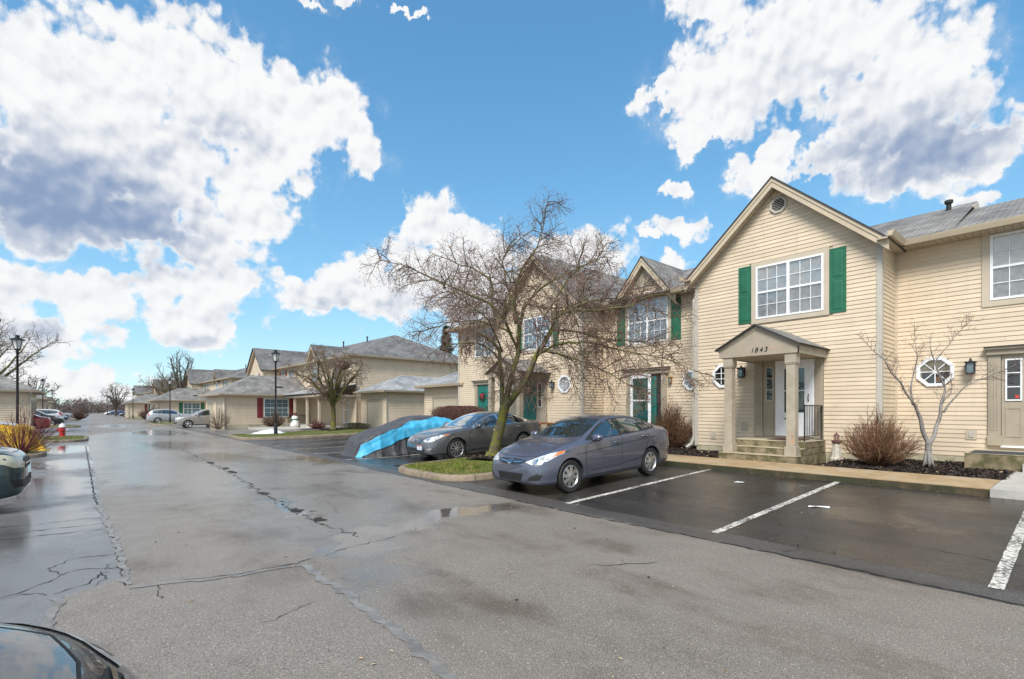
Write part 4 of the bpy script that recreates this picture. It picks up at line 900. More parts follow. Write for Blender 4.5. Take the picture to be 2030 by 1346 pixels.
# ------------------------------------------------------------------ end townhouse of the near row with its garage
A5 = empty('townhouse', (XG, 20, .3)); tag(A5, 'end townhouse with a red-bowed wreath on its teal door', 'house', 'townhouses of the near row')
core(A5, XG + .012, 24, 18.15, 21.55, .25, ZE)
siding(A5, frA, 18.2, 21.5, ZB, ZE - .1, [(18.36, 20.16, 4.1, 5.68), (18.75, 20.05, .49, 3.0)], None, False)
window(A5, frA, 18.48, 20.05, 4.2, 5.58, units=2, trim=.11, gl=TGLASS); MB(front(XG)).box(18.2, 21.5, -.02, .006, .2, ZB).build('foundation', FOUND, A5)
post_trim(A5, frA, 21.47, 21.58, ZB, ZE - .1)
panel_door(A5, frA, 19.0, 19.8, .8, 2.8, TEAL); pilaster(A5, frA, 18.75, 18.95, .7, 2.85); pilaster(A5, frA, 19.85, 20.05, .7, 2.85); entablature(A5, frA, 18.65, 20.15, 2.83, 3.0)
uv_slab('roof', [[(XG - .45, 18.0, 5.80), (XG - .45, 22.0, 5.80), (RX, 19.0, RZ + .2), (RX, 18.0, RZ + .2)], [(XG - .45, 22.0, 5.80), (24, 22.0, 5.80), (RX, 19.0, RZ + .2)]], ROOF, A5)
gutter(A5, (XG - .44, 18.4, 5.80), (XG - .44, 22.0, 5.80), (-1, 0, 0)); MB().box(XG - .44, XG, 18.3, 22.0, 5.66, 5.68).build('soffit', SOFFIT, A5)
def garage_wing(label, X, X1, y0, y1, ze, door, hip, dm=None):
    """one-storey garage wing: front at X, from y0 (near) to y1"""
    t = empty('garage_wing', (X, (y0 + y1) / 2, .1)); tag(t, label, 'garage', 'garage wings of the near houses')
    core(t, X + .012, X1, y0 + .012, y1, 0, ze); fr = front(X)
    siding(t, fr, y0 + .08, y1 - .02, .2, ze - .02, [(door[0] - .12, door[1] + .12, 0, door[2] + .12)], None, False, lap=.031)
    siding(t, side(y0), X + .08, X1, .2, ze - .02, (), None, False, lap=.027)
    post_trim(t, fr, y0 - .02, y0 + .08, .1, ze); post_trim(t, side(y0), X + .001, X + .09, .1, ze, n1=.028); post_trim(t, fr, y1 - .08, y1 + .02, .1, ze, TRIM_L)
    MB(fr).ring([(door[0] - .12, .05), (door[1] + .12, .05), (door[1] + .12, door[2] + .12), (door[0] - .12, door[2] + .12)], [(door[0], .06), (door[1], .06), (door[1], door[2]), (door[0], door[2])], .04, 0).build('door_trim', TRIM, t)
    gd = MB(fr).box(door[0], door[1], -.01, .006, .06, door[2]).build('garage_door', GDOOR, t)
    for i in range(4): MB(fr).box(door[0] + .01, door[1] - .01, .006, .016, .07 + i * (door[2] - .08) / 4, .055 + (i + 1) * (door[2] - .08) / 4).build('door_panel', GDOOR, gd)
    o = .4; a, b, c, d_ = (X - o, y0 - o), (X1, y0 - o), (X1, y1 + .05), (X - o, y1 + .05); zr = ze + (y1 - y0 + 2 * o) / 2 * .48; ym = (y0 + y1) / 2; xh = X - o + (y1 - y0 + 2 * o) / 2 * hip
    uv_slab('roof', [[(a[0], a[1], ze), (b[0], b[1], ze), (X1, ym, zr), (xh, ym, zr)], [(d_[0], d_[1] + o - .05, ze), (a[0], a[1], ze), (xh, ym, zr)], [(c[0], y1 + o, ze), (a[0], y1 + o, ze), (xh, ym, zr), (X1, ym, zr)]], ROOF_L, t)
    gutter(t, (X - o, y0 - o, ze), (X - o, y1 + o, ze), (-1, 0, 0)); gutter(t, (X - o - .1, y0 - o, ze), (X1, y0 - o, ze), (0, -1, 0))
    MB().box(X - o, X1, y0 - o, y1 + o, ze - .14, ze - .12).build('soffit', SOFFIT, t)
    MB().tube([(X - .3, y0 - .42, ze - .1), (X - .08, y0 - .05, ze - .45), (X - .04, y0 - .05, .3)], .04, 4).build('downspout', TRIM_L, t)
    return t
garage_wing('garage wing behind the clipped brown hedge', 15.0, 22, 21.62, 25.7, 3.0, (22.3, 24.7, 2.25), 1.)
garage_wing('garage wing with pale hip roof beside the covered porch', 15.6, 26, 31.9, 36.2, 2.95, (32.7, 35.0, 2.2), 1.)
# ------------------------------------------------------------------ houses farther down the street (built at the origin, then set in place)
def far_window(t, fr, u0, u1, z0, z1, units=1, sh=None):
    w_ = window(t, fr, u0, u1, z0, z1, units=units, trim=.08, cols=2 if units == 1 else 2, rows=2, gl=TGLASS, muntin=True)
    if sh:
        shutter(t, fr, u0 - .55, u0 - .1, z0 - .05, z1 + .05, sh); shutter(t, fr, u1 + .1, u1 + .55, z0 - .05, z1 + .05, sh)
def far_row(sh, roof, lights=True):
    """two-storey row: near end hip at y=0, front at x=0, gabled wing near the far end"""
    t = empty('townhouse_row'); L, W, ze, zr = 26., 11.6, 5.85, 8.45; xr = 5.8
    MB().box(.01, W, .01, L, 0, ze).build('wall', SIDING, t)
    siding(t, front(0), .05, 18.2, 3.1, ze - .1, [(3., 4.3, 3.9, 5.6), (7.3, 8.9, 3.9, 5.5), (13.5, 15, 3.9, 5.6), (15.9, 17.3, 3.9, 5.6)], None, False, .12, lap=.031)
    siding(t, side(0), .08, W, 2.6, ze - .1, (), None, False, .12, lap=.031)
    post_trim(t, side(0), 0, .1, .2, ze - .1, TRIM_L); o = .45
    uv_slab('roof', [[(-o, -o, ze), (-o, L, ze), (xr, L, zr), (xr, 4.3, zr)], [(-o, -o, ze), (xr, 4.3, zr), (W + o, -o, ze)], [(W + o, -o, ze), (xr, 4.3, zr), (xr, L, zr), (W + o, L, ze)]], roof, t)
    gutter(t, (-o, -o, ze), (-o, 18.2, ze), (-1, 0, 0)); gutter(t, (-o - .1, -o, ze), (W + o, -o, ze), (0, -1, 0)); MB().box(-o, W + o, -o, L, ze - .16, ze - .13).build('soffit', SOFFIT, t)
    # small gable over a window, gabled wing
    MB(front(0)).prism([(7.0, .02, 5.5), (9.2, .02, 5.5), (9.2, .02, 5.95), (8.1, .02, 7.25), (7.0, .02, 5.95)], (0, -.6, 0)).build('gable_wall', SIDING, t)
    gable_roof(t, -.45, 4.5, 8.1, 1.2, 5.9, 7.35, .2, roof); rake(t, 0, 8.1, 1.2, 5.9, 7.35, xo=.4)
    gx = -1.35; MB(lambda u, n, z: (gx - n, u, z)).prism([(18.4, 0, 0), (23.3, 0, 0), (23.3, 0, ze), (20.85, 0, 8.05), (18.4, 0, ze)], (0, -6, 0)).build('wing_wall', SIDING, t)
    siding(t, front(gx), 18.45, 23.25, 3.1, ze, [(20.1, 21.6, 3.9, 5.4)], (20.85, 2.43, ze, 8.05), False, .12, lap=.031); siding(t, side(18.4), gx + .05, -.02, 3.1, ze - .1, (), None, False, .12, lap=.031)
    gable_roof(t, gx - .42, 8, 20.85, 2.45, ze, 8.1, .25, roof); rake(t, gx, 20.85, 2.45, ze, 8.1)
    far_window(t, front(gx), 20.2, 21.5, 4.0, 5.3, 1, sh); far_window(t, front(0), 3.1, 4.2, 4.0, 5.5, 1, sh if sh is not RED else None)
    far_window(t, front(0), 7.4, 8.8, 4.0, 5.4, 2); far_window(t, front(0), 13.6, 14.9, 4.0, 5.5, 1); far_window(t, front(0), 16.1, 17.2, 4.0, 5.5, 1, sh)
    for (x, y_) in ((5.4, 9), (5.2, 14)): MB().lathe([(0, 0), (.07, 0), (.07, .5), (.1, .5), (.1, .58), (0, .6)], (x, y_, zr - .25), 8).build('roof_vent', DARK, t)
    MB().box(6.0, 6.7, 2.2, 2.7, 7.0, 7.32).build('roof_vent', TRIM_L, t)
    return t
def far_garage(sh, win=True):
    """one-storey garage block: corner at the origin, long side wall along x facing the camera"""
    t = empty('garage_block'); L, W, ze = 7.6, 6.9, 2.9; o = .45
    MB().box(.01, L, .01, W, 0, ze).build('wall', SIDING, t); MB(side(0)).box(0, L, -.02, .02, 0, .35).build('foundation', FOUND, t)
    siding(t, side(0), .1, L, .35, ze - .08, [(2.85, 5.1, .85, 2.65)] if win else (), None, False, .15, lap=.031); siding(t, front(0), .1, W - .1, .1, ze - .08, [(.75, 2.8, 0, 2.25), (4.1, 6.1, 0, 2.25)], None, False, .15, lap=.031)
    post_trim(t, side(0), -.02, .1, .1, ze, TRIM_L, .03); post_trim(t, front(0), -.02, .1, .1, ze, TRIM_L, .03)
    if win: far_window(t, side(0), 2.98, 4.97, .95, 2.55, 2, sh)
    for a, b in ((.9, 2.65), (4.2, 6.0)):
        MB(front(0)).ring([(a - .13, .02), (b + .13, .02), (b + .13, 2.23), (a - .13, 2.23)], [(a, .03), (b, .03), (b, 2.1), (a, 2.1)], .05, 0).build('door_trim', TRIM, t)
        gd = MB(front(0)).box(a, b, -.01, .008, .03, 2.1).build('garage_door', GDOOR, t)
        for i in range(4): MB(front(0)).box(a + .01, b - .01, .008, .018, .04 + i * .515, .54 + i * .515).build('door_panel', GDOOR, gd)
    ym = W / 2; zr = ze + (ym + o) * .47; xh = ym * .85
    uv_slab('roof', [[(-o, -o, ze), (L + .3, -o, ze), (L + .3, ym, zr), (xh, ym, zr)], [(-o, W + o, ze), (-o, -o, ze), (xh, ym, zr)], [(L + .3, W + o, ze), (-o, W + o, ze), (xh, ym, zr), (L + .3, ym, zr)]], ROOF, t)
    gutter(t, (-o - .1, -o, ze), (L, -o, ze), (0, -1, 0)); gutter(t, (-o, -o, ze), (-o, W + o, ze), (-1, 0, 0)); MB().box(-o, L, -o, W + o, ze - .15, ze - .12).build('soffit', SOFFIT, t)
    MB().tube([(-.1, -.5, ze - .1), (-.05, -.06, ze - .45), (-.03, -.06, .3), (-.12, -.2, .1)], .05, 4).build('downspout', TRIM_L, t)
    MB().box(4.3, 4.8, .9, 1.3, ze + .62, ze + .78).build('roof_vent', DARK, t)
    return t
ROT = R(2.4); SX, SY = -1.53, 36.5
def place(t, x, y_, label, cat, group, rot=ROT, mir=False):
    t.location = (x, y_, 0); t.rotation_euler = (0, 0, rot)
    if mir: t.scale = (-1, 1, 1)
    return tag(t, label, cat, group)
r0 = far_row(RED, ROOF_D)
place(r0, 15.5, 37, 'two-storey beige row with dark hip roof behind the lamp island', 'house', 'townhouse rows down the street')
r1 = far_row(GREEN, ROOF_D); place(r1, 15.5 + SX, 37 + SY, 'second beige row with green shutters above the parked crossover', 'house', 'townhouse rows down the street')
for i, lb in ((2, 'third townhouse row down the street partly behind bare trees'), (3, 'farthest townhouse row on the right near the tree line')):
    c = copy_tree(r1 if i == 3 else r0); place(c, 15.5 + SX * i, 37 + SY * i, lb, 'house', 'townhouse rows down the street')
g0 = far_garage(RED); place(g0, 8.2, 46., 'garage block with red shutters behind the lamp post', 'garage', 'garage blocks down the street')
g1 = far_garage(GREEN); place(g1, 8.2 + SX, 46 + SY, 'garage block with green shutters behind the silver crossover', 'garage', 'garage blocks down the street')
g2 = copy_tree(g0); place(g2, 8.2 + 2 * SX, 46 + 2 * SY, 'third garage block on the right, beyond the dark shrub', 'garage', 'garage blocks down the street')
gl = far_garage(RED, False); place(gl, -3.25, 46., 'garage block at the left edge behind the tall lamp', 'garage', 'garage blocks down the street', R(1.0), True)
gl2 = copy_tree(gl); place(gl2, -4.3, 79.5, 'second garage block on the left behind parked cars', 'garage', 'garage blocks down the street', R(1.0), True)
gl3 = copy_tree(gl); place(gl3, -5.4, 113, 'farthest small garage block on the left', 'garage', 'garage blocks down the street', R(1.0), True)
# covered porch between the garage wing and the garage block
pr = empty('covered_porch', (14, 41, 0)); tag(pr, 'covered porch with white posts and railing beside the garage block', 'porch')
MB().box(12.9, 15.4, 37.5, 45.9, .0, .34).build('floor_slab', CONC, pr)
uv_slab('porch_roof', [[(12.7, 36.7, 2.85), (12.5, 46.2, 2.85), (15.3, 46.2, 3.6), (15.5, 36.7, 3.6)]], ROOF_L, pr, .06); MB().box(12.75, 15.4, 36.9, 45.9, 2.6, 2.74).build('porch_beam', TRIM_L, pr)
for (x, y_) in ((13.05, 38.0), (13.0, 40.6), (12.95, 43.6)): MB().box(x - .08, x + .08, y_ - .08, y_ + .08, .34, 2.62).build('post', TRIM_L, pr)
rl = MB(); rl.box(12.98, 13.02, 40.6, 46, 1.15, 1.2); rl.box(12.98, 13.02, 40.6, 46, .45, .48); ra = rl.build('railing', BLACK, pr)
bb = MB().box(-.012, .012, -.012, .012, .48, 1.15).mesh('baluster', BLACK)
for i in range(26):
    o = bpy.data.objects.new('baluster', bb); COL.objects.link(o); o.location = (13.0, 40.75 + i * .2, 0); attach(o, ra)
frP = front(15.46)
dd = MB(frP); dd.ring([(38.3, .36), (39.3, .36), (39.3, 2.5), (38.3, 2.5)], [(38.42, .6), (39.18, .6), (39.18, 2.38), (38.42, 2.38)], .06, 0); dd.box(38.42, 39.18, .02, .05, 1.55, 1.62)
q = dd.build('storm_door', WHITE, pr); MB(frP).box(38.42, 39.18, .01, .02, 1.62, 2.38).build('pane', DGLASS, q); MB(frP).box(38.42, 39.18, .01, .02, .6, 1.55).build('door_panel', pm('maroon_door', (.10, .012, .015), .4), q)
far_window(pr, frP, 40.0, 41.3, 1.0, 2.35)
wl = MB(); wl.box(9.6, 12.9, 38.6, 44.5, 0, .16); tag(wl.build('walkway', CONC), 'pale concrete walkway before the covered porch', kind='structure')
mulch('mulch_bed', 'brown planting bed before the covered porch', 11.2, 15.3, 35.2, 37.5, .2, 500)
# ------------------------------------------------------------------ plants
BARK = pm('mossy_bark', (.10, .085, .055), .9, var=.35, scale=14, bump=.9, bscale=40, col2=(.16, .155, .02), s2=5, c2=(.38, .6))
LIMB = pm('limb_bark', (.10, .085, .055), .9, var=.3, scale=12, bump=.5, bscale=50, col2=(.16, .16, .03), s2=4, c2=(.40, .62))
TWIG = pm('twig', (.165, .115, .085), .85, var=.35, scale=6, col2=(.15, .135, .06), s2=2.2, c2=(.5, .7))
BUD = pm('bud', (.20, .055, .05), .7, var=.5, scale=8)
GBARK = pm('grey_bark', (.24, .22, .205), .85, var=.22, scale=18, bump=.5, bscale=60, col2=(.14, .13, .115), s2=9, c2=(.5, .7))
GTWIG = pm('brown_twig', (.13, .085, .065), .85, var=.3, scale=8)
FBARK = pm('far_bark', (.09, .075, .06), .9, var=.3, scale=3)
RTWIG = pm('red_twig', (.13, .035, .032), .8, var=.4, scale=9)
BRTWIG = pm('tan_twig', (.175, .09, .045), .85, var=.4, scale=9)
DKTWIG = pm('dark_twig', (.10, .055, .04), .85, var=.4, scale=9)
HLEAF = pm('hedge_leaf', (.13, .055, .045), .8, var=.5, scale=14)
PINE = pm('pine_needles', (.022, .045, .026), .85, var=.4, scale=3)
GLEAF = pm('evergreen_leaf', (.04, .06, .012), .6, var=.5, scale=9)
def rvec(rg): return Vector((rg.gauss(0, 1), rg.gauss(0, 1), rg.gauss(0, 1)))
def smooth_path(pts, n=4):
    P_ = [Vector(p) for p in pts]; out = []
    for i in range(len(P_) - 1):
        a, b, c, d_ = P_[max(i - 1, 0)], P_[i], P_[i + 1], P_[min(i + 2, len(P_) - 1)]
        for j in range(n):
            t = j / n; out.append(.5 * ((2 * b) + (c - a) * t + (2 * a - 5 * b + 4 * c - d_) * t * t + (3 * b - a - 3 * c + d_) * t ** 3))
    out.append(P_[-1]); return out
def wander(p, d, L, n, rg, curl=.25, droop=0., up=0.):
    out = [p.copy()]; d = d.normalized(); st = L / n
    for i in range(n):
        d = (d + rvec(rg) * curl * .5 + Vector((0, 0, up - droop))).normalized(); out.append(out[-1] + d * st)
    return out
def twigs(tb, bb, path, r0, rg, gap, L, lv, par):
    """side shoots along a path; lv levels deep"""
    n = len(path); tot = sum((path[i + 1] - path[i]).length for i in range(n - 1)); k = max(1, int(tot / gap))
    for q in range(k):
        f = par.get('from', .12) + (1 - par.get('from', .12)) * (q + rg.random()) / k; x = f * (n - 1); i = min(int(x), n - 2); p = path[i].lerp(path[i + 1], x - i)
        ax = (path[i + 1] - path[i]).normalized(); s_ = rvec(rg); s_ = (s_ - ax * s_.dot(ax))
        if s_.length < .01: continue
        s_.normalize(); d = (ax * rg.uniform(.3, .9) + s_ * rg.uniform(.6, 1.) + Vector((0, 0, par.get('lift', .15)))).normalized()
        l = L * rg.uniform(.55, 1.25) * (1.2 - .8 * f); m = 5 if lv > 1 else 3
        pt = wander(p, d, l, m, rg, par.get('curl', .35), par.get('droop', .04))
        r1 = max(r0 * rg.uniform(.75, 1.), par.get('rmin', .0025))
        tb.tube(pt, [r1 * (1 - .62 * j / m) for j in range(m + 1)], 4 if r1 > .012 else 3, 0, False)
        if lv > 1: twigs(tb, bb, pt, r1 * .55, rg, gap * par.get('gk', .62), L * par.get('lk', .45), lv - 1, par)
        elif bb is not None and rg.random() < par.get('bud', .5):
            e = pt[-1]; z = par.get('bs', .008)
            bb.add([tuple(e + Vector(v) * z) for v in ((1, 0, 0), (-.5, .87, 0), (-.5, -.87, 0), (0, 0, 1.6), (0, 0, -1))], [(0, 1, 3), (1, 2, 3), (2, 0, 3), (1, 0, 4), (2, 1, 4), (0, 2, 4)])
def tree(name, label, cat, base, trunk, limbs, mats, seed, gap=.18, L=1.1, lv=3, par={}, group=None):
    """trunk and limbs: lists of (point, radius) in the world"""
    rg = random.Random(seed); t = empty(name, base); tag(t, label, cat, group)
    tr = MB(); p = smooth_path([q[0] for q in trunk], 5); n = len(p); rr = [q[1] for q in trunk]
    def rad(i, n_, rs): x = i / (n_ - 1) * (len(rs) - 1); a = min(int(x), len(rs) - 2); return rs[a] + (rs[a + 1] - rs[a]) * (x - a)
    tr.tube(p, [rad(i, n, rr) * (1 + .07 * noise.noise(q * 4)) for i, q in enumerate(p)], 12)
    for k in range(6):                                      # root flare
        a = k * 1.05 + rg.random() * .4; b_ = Vector(trunk[0][0]); e = Vector((math.cos(a), math.sin(a), 0)) * rr[0]
        tr.tube([b_ + e * 1.45 + Vector((0, 0, -.04)), b_ + e * .95 + Vector((0, 0, .06)), b_ + e * .45 + Vector((0, 0, .3))], [rr[0] * .3, rr[0] * .42, rr[0] * .4], 6)
    tr.build('trunk', mats[0], t, smooth=True)
    lb, tb, bb = MB(), MB(), MB()
    for lm in limbs:
        p = smooth_path([q[0] for q in lm], 5); n = len(p); rr = [q[1] for q in lm]
        p = [q + Vector((noise.noise(q * 2.3), noise.noise(q * 2.3 + Vector((5, 1, 3))), noise.noise(q * 2.3 + Vector((1, 9, 2))))) * .05 * min(1, i / 3) for i, q in enumerate(p)]
        lb.tube(p, [rad(i, n, rr) for i in range(n)], 8 if rr[0] > .05 else 6)
        twigs(tb, bb, p, par.get('tr', .014), rg, gap, L, lv, par)
    lb.build('limb', mats[1], t, smooth=True); tag(tb.build('crown', mats[2], t, recalc=False), 'fine bare twigs', kind='stuff')
    if bb.v and par.get('bud', .5) > 0: tag(bb.build('bud', mats[3] if len(mats) > 3 else mats[2], t, recalc=False), 'tiny buds', kind='stuff')
    return t
FW = Vector((math.sin(CAM_AZ), math.cos(CAM_AZ), 0)); RT = Vector((math.cos(CAM_AZ), -math.sin(CAM_AZ), 0))
def spread(d0, pts):
    """sketch of a crown: (across, up, depth) read in photo units at a given distance -> world"""
    out = []
    for (a, b, dd, r) in pts:
        d = d0; q = FW * (d + dd) + RT * ((a - 1015) / 980 * d) + Vector((0, 0, 1.6 - (b - 812) / 980 * d)); out.append((tuple(q), r))
    return out
D0 = 14.3
tk = spread(D0, [(975, 917, 0, .19), (980, 893, 0, .165), (987, 862, 0, .15), (995, 832, 0, .14), (1001, 805, 0, .15)])
lm = [[(1000, 812, 0, .12), (1012, 790, -.1, .10), (1026, 775, -.2, .092), (1047, 744, -.35, .08), (1064, 706, -.45, .072), (1090, 660, -.6, .06), (1092, 626, -.7, .045)],
      [(999, 806, 0, .10), (1005, 775, .05, .088), (1014, 752, .1, .08), (1020, 722, .15, .074), (1027, 695, .2, .066), (1030, 650, .2, .055), (1042, 596, .2, .045)],
      [(997, 806, 0, .085), (993, 780, -.05, .07), (995, 757, -.1, .062), (993, 728, -.2, .056), (985, 690, -.4, .048), (950, 668, -.8, .03)],
      [(1092, 640, -.7, .045), (1130, 628, -.9, .036), (1180, 628, -1.0, .03), (1228, 622, -1.1, .022), (1262, 608, -1.2, .014), (1330, 600, -1.3, .007)],
      [(1036, 612, .2, .042), (1060, 580, .4, .036), (1092, 550, .6, .03), (1139, 523, .8, .022), (1180, 500, .9, .014), (1215, 487, 1., .008)],
      [(1030, 650, .2, .045), (1020, 585, .0, .036), (1030, 545, -.1, .03), (1057, 505, -.2, .022), (1072, 465, -.2, .014), (1086, 408, -.3, .006)],
      [(1022, 640, .1, .042), (1014, 585, .5, .034), (1000, 535, .7, .028), (997, 494, .8, .022), (1028, 455, .9, .014), (1066, 425, .9, .007)],
      [(1026, 690, .2, .045), (996, 632, -.3, .04), (960, 605, -.6, .034), (932, 594, -.8, .03), (868, 573, -1.2, .022), (828, 556, -1.4, .014), (775, 545, -1.6, .006)],
      [(1000, 640, -.2, .036), (978, 612, 0, .032), (974, 555, .3, .028), (940, 525, .5, .022), (900, 508, .7, .016), (843, 476, 1.0, .007)],
      [(1016, 660, .1, .034), (960, 632, .5, .028), (915, 628, .8, .022), (860, 632, 1.1, .016), (800, 655, 1.3, .007)],
      [(990, 715, -.3, .03), (960, 690, -.7, .022), (915, 690, -1.0, .015), (880, 700, -1.2, .008)],
      [(1064, 706, -.4, .04), (1100, 690, -.9, .03), (1150, 690, -1.3, .022), (1210, 708, -1.6, .018), (1275, 722, -1.8, .012), (1330, 745, -1.9, .006)],
      [(1090, 662, -.6, .034), (1135, 660, -.2, .026), (1185, 668, .1, .02), (1240, 672, .3, .017), (1300, 680, .4, .011), (1345, 700, .4, .006)],
      [(1080, 700, -.5, .03), (1120, 715, -.9, .024), (1170, 735, -1.2, .018), (1220, 765, -1.4, .010), (1255, 790, -1.5, .005)],
      [(1120, 628, -.8, .03), (1170, 600, -.3, .024), (1225, 590, .1, .018), (1285, 600, .3, .011), (1340, 625, .4, .005)],
      [(1046, 600, .2, .032), (1090, 598, .9, .026), (1140, 588, 1.5, .02), (1200, 580, 1.9, .013), (1260, 570, 2.2, .006)],
      [(1030, 620, .2, .03), (1000, 590, 1.0, .024), (960, 560, 1.7, .018), (920, 550, 2.2, .010), (880, 540, 2.5, .006)],
      [(1060, 715, -.4, .03), (1080, 672, -1.3, .024), (1110, 640, -2.0, .018), (1140, 630, -2.5, .008)],
      [(996, 700, -.3, .03), (975, 655, -1.3, .022), (940, 630, -2.0, .014), (900, 610, -2.5, .007)],
      [(1075, 640, -.6, .03), (1105, 590, -1.0, .024), (1130, 560, -1.3, .018), (1170, 545, -1.6, .008)]]
tree('crabapple_tree', 'big bare tree with mossy leaning trunk on the near grass island', 'tree', (8.83, 11.33, .2), tk, [spread(D0, l) for l in lm], (BARK, LIMB, TWIG, BUD), 11, .172, 1.25, 3, {'tr': .019, 'rmin': .0038, 'droop': .06, 'lift': .04, 'bud': .7, 'bs': .012, 'gk': .62, 'lk': .5, 'curl': .24})
# small grey-barked tree by the right wall
D1 = 11.0
tree('ornamental_tree', 'small grey forked tree against the right house wall', 'tree', (14.2, 2.43, .35),
     spread(D1, [(1840, 921, 0, .075), (1841, 905, 0, .062), (1840, 890, 0, .058), (1841, 876, 0, .062)]),
     [spread(D1, l) for l in [[(1841, 880, 0, .05), (1836, 862, 0, .044), (1828, 842, 0, .040), (1820, 822, 0, .036), (1808, 800, -.05, .026), (1785, 772, -.1, .022), (1760, 745, -.15, .017), (1740, 715, -.2, .012), (1715, 695, -.2, .007), (1680, 665, -.25, .004)],
                              [(1842, 880, 0, .05), (1853, 862, .0, .042), (1864, 838, .05, .038), (1870, 815, .05, .034), (1877, 790, .1, .026), (1880, 768, .1, .022), (1868, 735, .1, .017), (1860, 712, .1, .013), (1852, 690, .1, .008), (1850, 665, .1, .005)],
                              [(1810, 803, 0, .024), (1812, 770, .1, .018), (1820, 740, .15, .014), (1828, 710, .15, .01), (1832, 680, .2, .006), (1830, 640, .2, .004)],
                              [(1870, 818, .0, .022), (1885, 790, -.1, .016), (1900, 765, -.2, .013), (1925, 752, -.3, .01), (1960, 735, -.35, .007), (1990, 718, -.4, .004)],
                              [(1864, 712, .1, .011), (1882, 685, 0, .008), (1900, 660, 0, .006), (1925, 632, 0, .003)],
                              [(1876, 800, .1, .016), (1895, 782, .2, .01), (1905, 760, .25, .007), (1895, 745, .3, .004)]]],
     (GBARK, GBARK, GTWIG, BUD), 5, .10, .48, 3, {'tr': .006, 'rmin': .0021, 'from': .36, 'bud': .6, 'bs': .005, 'lift': .3, 'gk': .75})
def auto_limbs(base, h0, n, H_, W_, rg, r=.1, bend=.35):
    """trunk top at h0, n limbs filling a crown H_ tall and W_ wide"""
    b = Vector(base); out = []
    for i in range(n):
        a = 2 * math.pi * (i + rg.uniform(-.25, .25)) / n; f = rg.uniform(.35, 1.); w_ = W_ / 2 * rg.uniform(.55, 1.)
        z1 = h0 + (H_ - h0) * (1 - .55 * f * rg.uniform(.6, 1)); p0 = b + Vector((0, 0, h0 * rg.uniform(.8, 1)))
        e = b + Vector((math.cos(a) * w_ * f, math.sin(a) * w_ * f, z1)); m = p0.lerp(e, .5) + Vector((0, 0, (z1 - h0) * rg.uniform(-.05, .18))) + rvec(rg) * bend * .3
        m2 = p0.lerp(e, .78) + rvec(rg) * bend * .3
        out.append([(tuple(p0), r), (tuple(m), r * .6), (tuple(m2), r * .35), (tuple(e), r * .12)])
    return out
def auto_tree(name, label, base, H_, W_, h0, n, mats, seed, r=.1, gap=.3, L=1., lv=3, par={}, group=None):
    rg = random.Random(seed); b = Vector(base)
    tk_ = [(tuple(b + Vector((0, 0, -.1))), r * 1.25), (tuple(b + Vector((rg.uniform(-.1, .1), rg.uniform(-.1, .1), h0 * .5))), r), (tuple(b + Vector((0, 0, h0))), r * .95)]
    return tree(name, label, 'tree', base, tk_, auto_limbs(base, h0, n, H_, W_, rg, r * .7), mats, seed, gap, L, lv, par, group)
t2 = auto_tree('crabapple_tree', 'bare tree with a twig nest on the lamp island', (12.3, 33.2, .2), 6.0, 7.2, 1.9, 17, (BARK, LIMB, TWIG, BUD), 23, .15, .2, 1.25, 3, {'tr': .022, 'rmin': .007, 'droop': .10, 'lift': 0, 'bud': .6, 'bs': .018, 'gk': .8, 'curl': .25})
nb = MB(); rg = random.Random(3); nc = Vector((12.75, 32.3, 4.55))
for i in range(260):
    d = rvec(rg).normalized(); p = nc + Vector((d.x * .3, d.y * .3, d.z * .24)); t_ = d.cross(rvec(rg)).normalized() * rg.uniform(.1, .22); nb.tube([p - t_, p + t_ * .2 + rvec(rg) * .02, p + t_], .008, 3, 0, False)
tag(nb.build('nest', DKTWIG, None, recalc=False), 'dark ball of twigs lodged high in the lamp island tree', 'nest')
auto_tree('bare_tree', 'tall bare tree standing behind the green-shuttered garage block', (10.6, 95.9, 0), 13.0, 6.0, 3.5, 9, (FBARK, FBARK, FBARK), 31, .26, .6, 2.0, 2, {'tr': .05, 'rmin': .022, 'lift': .7, 'bud': 0}, 'bare street trees')
auto_tree('bare_tree', 'wide bare tree rising behind the left garage block', (-8.5, 66, 0), 12.5, 14, 2.4, 15, (FBARK, LIMB, FBARK), 37, .22, .45, 2.3, 3, {'tr': .03, 'rmin': .011, 'lift': .3, 'bud': 0}, 'bare street trees')
auto_tree('bare_tree', 'bare tree whose branches reach in at the left edge above the lamp', (-8.1, 27.5, 0), 8.2, 9.0, 2.0, 12, (FBARK, LIMB, TWIG), 41, .12, .28, 1.2, 3, {'tr': .015, 'rmin': .005, 'droop': .07, 'bud': .5, 'bs': .015}, 'bare street trees')
auto_tree('bare_tree', 'brownish bare tree beside the third townhouse row', (10.5, 108, 0), 9.5, 9, 2, 12, (FBARK, LIMB, TWIG), 43, .2, .4, 1.8, 3, {'tr': .04, 'rmin': .016, 'bud': 0}, 'bare street trees')
auto_tree('bare_tree', 'bare tree beyond the last garage block on the right', (4.5, 168, 0), 9.5, 11, 2, 10, (FBARK, FBARK, FBARK), 47, .25, .6, 2.2, 2, {'tr': .06, 'rmin': .03, 'bud': 0}, 'bare street trees')
auto_tree('bare_tree', 'bare tree down the left side behind parked cars', (-9, 132, 0), 9, 10, 2, 10, (FBARK, FBARK, FBARK), 53, .25, .6, 2.2, 2, {'tr': .06, 'rmin': .03, 'bud': 0}, 'bare street trees')
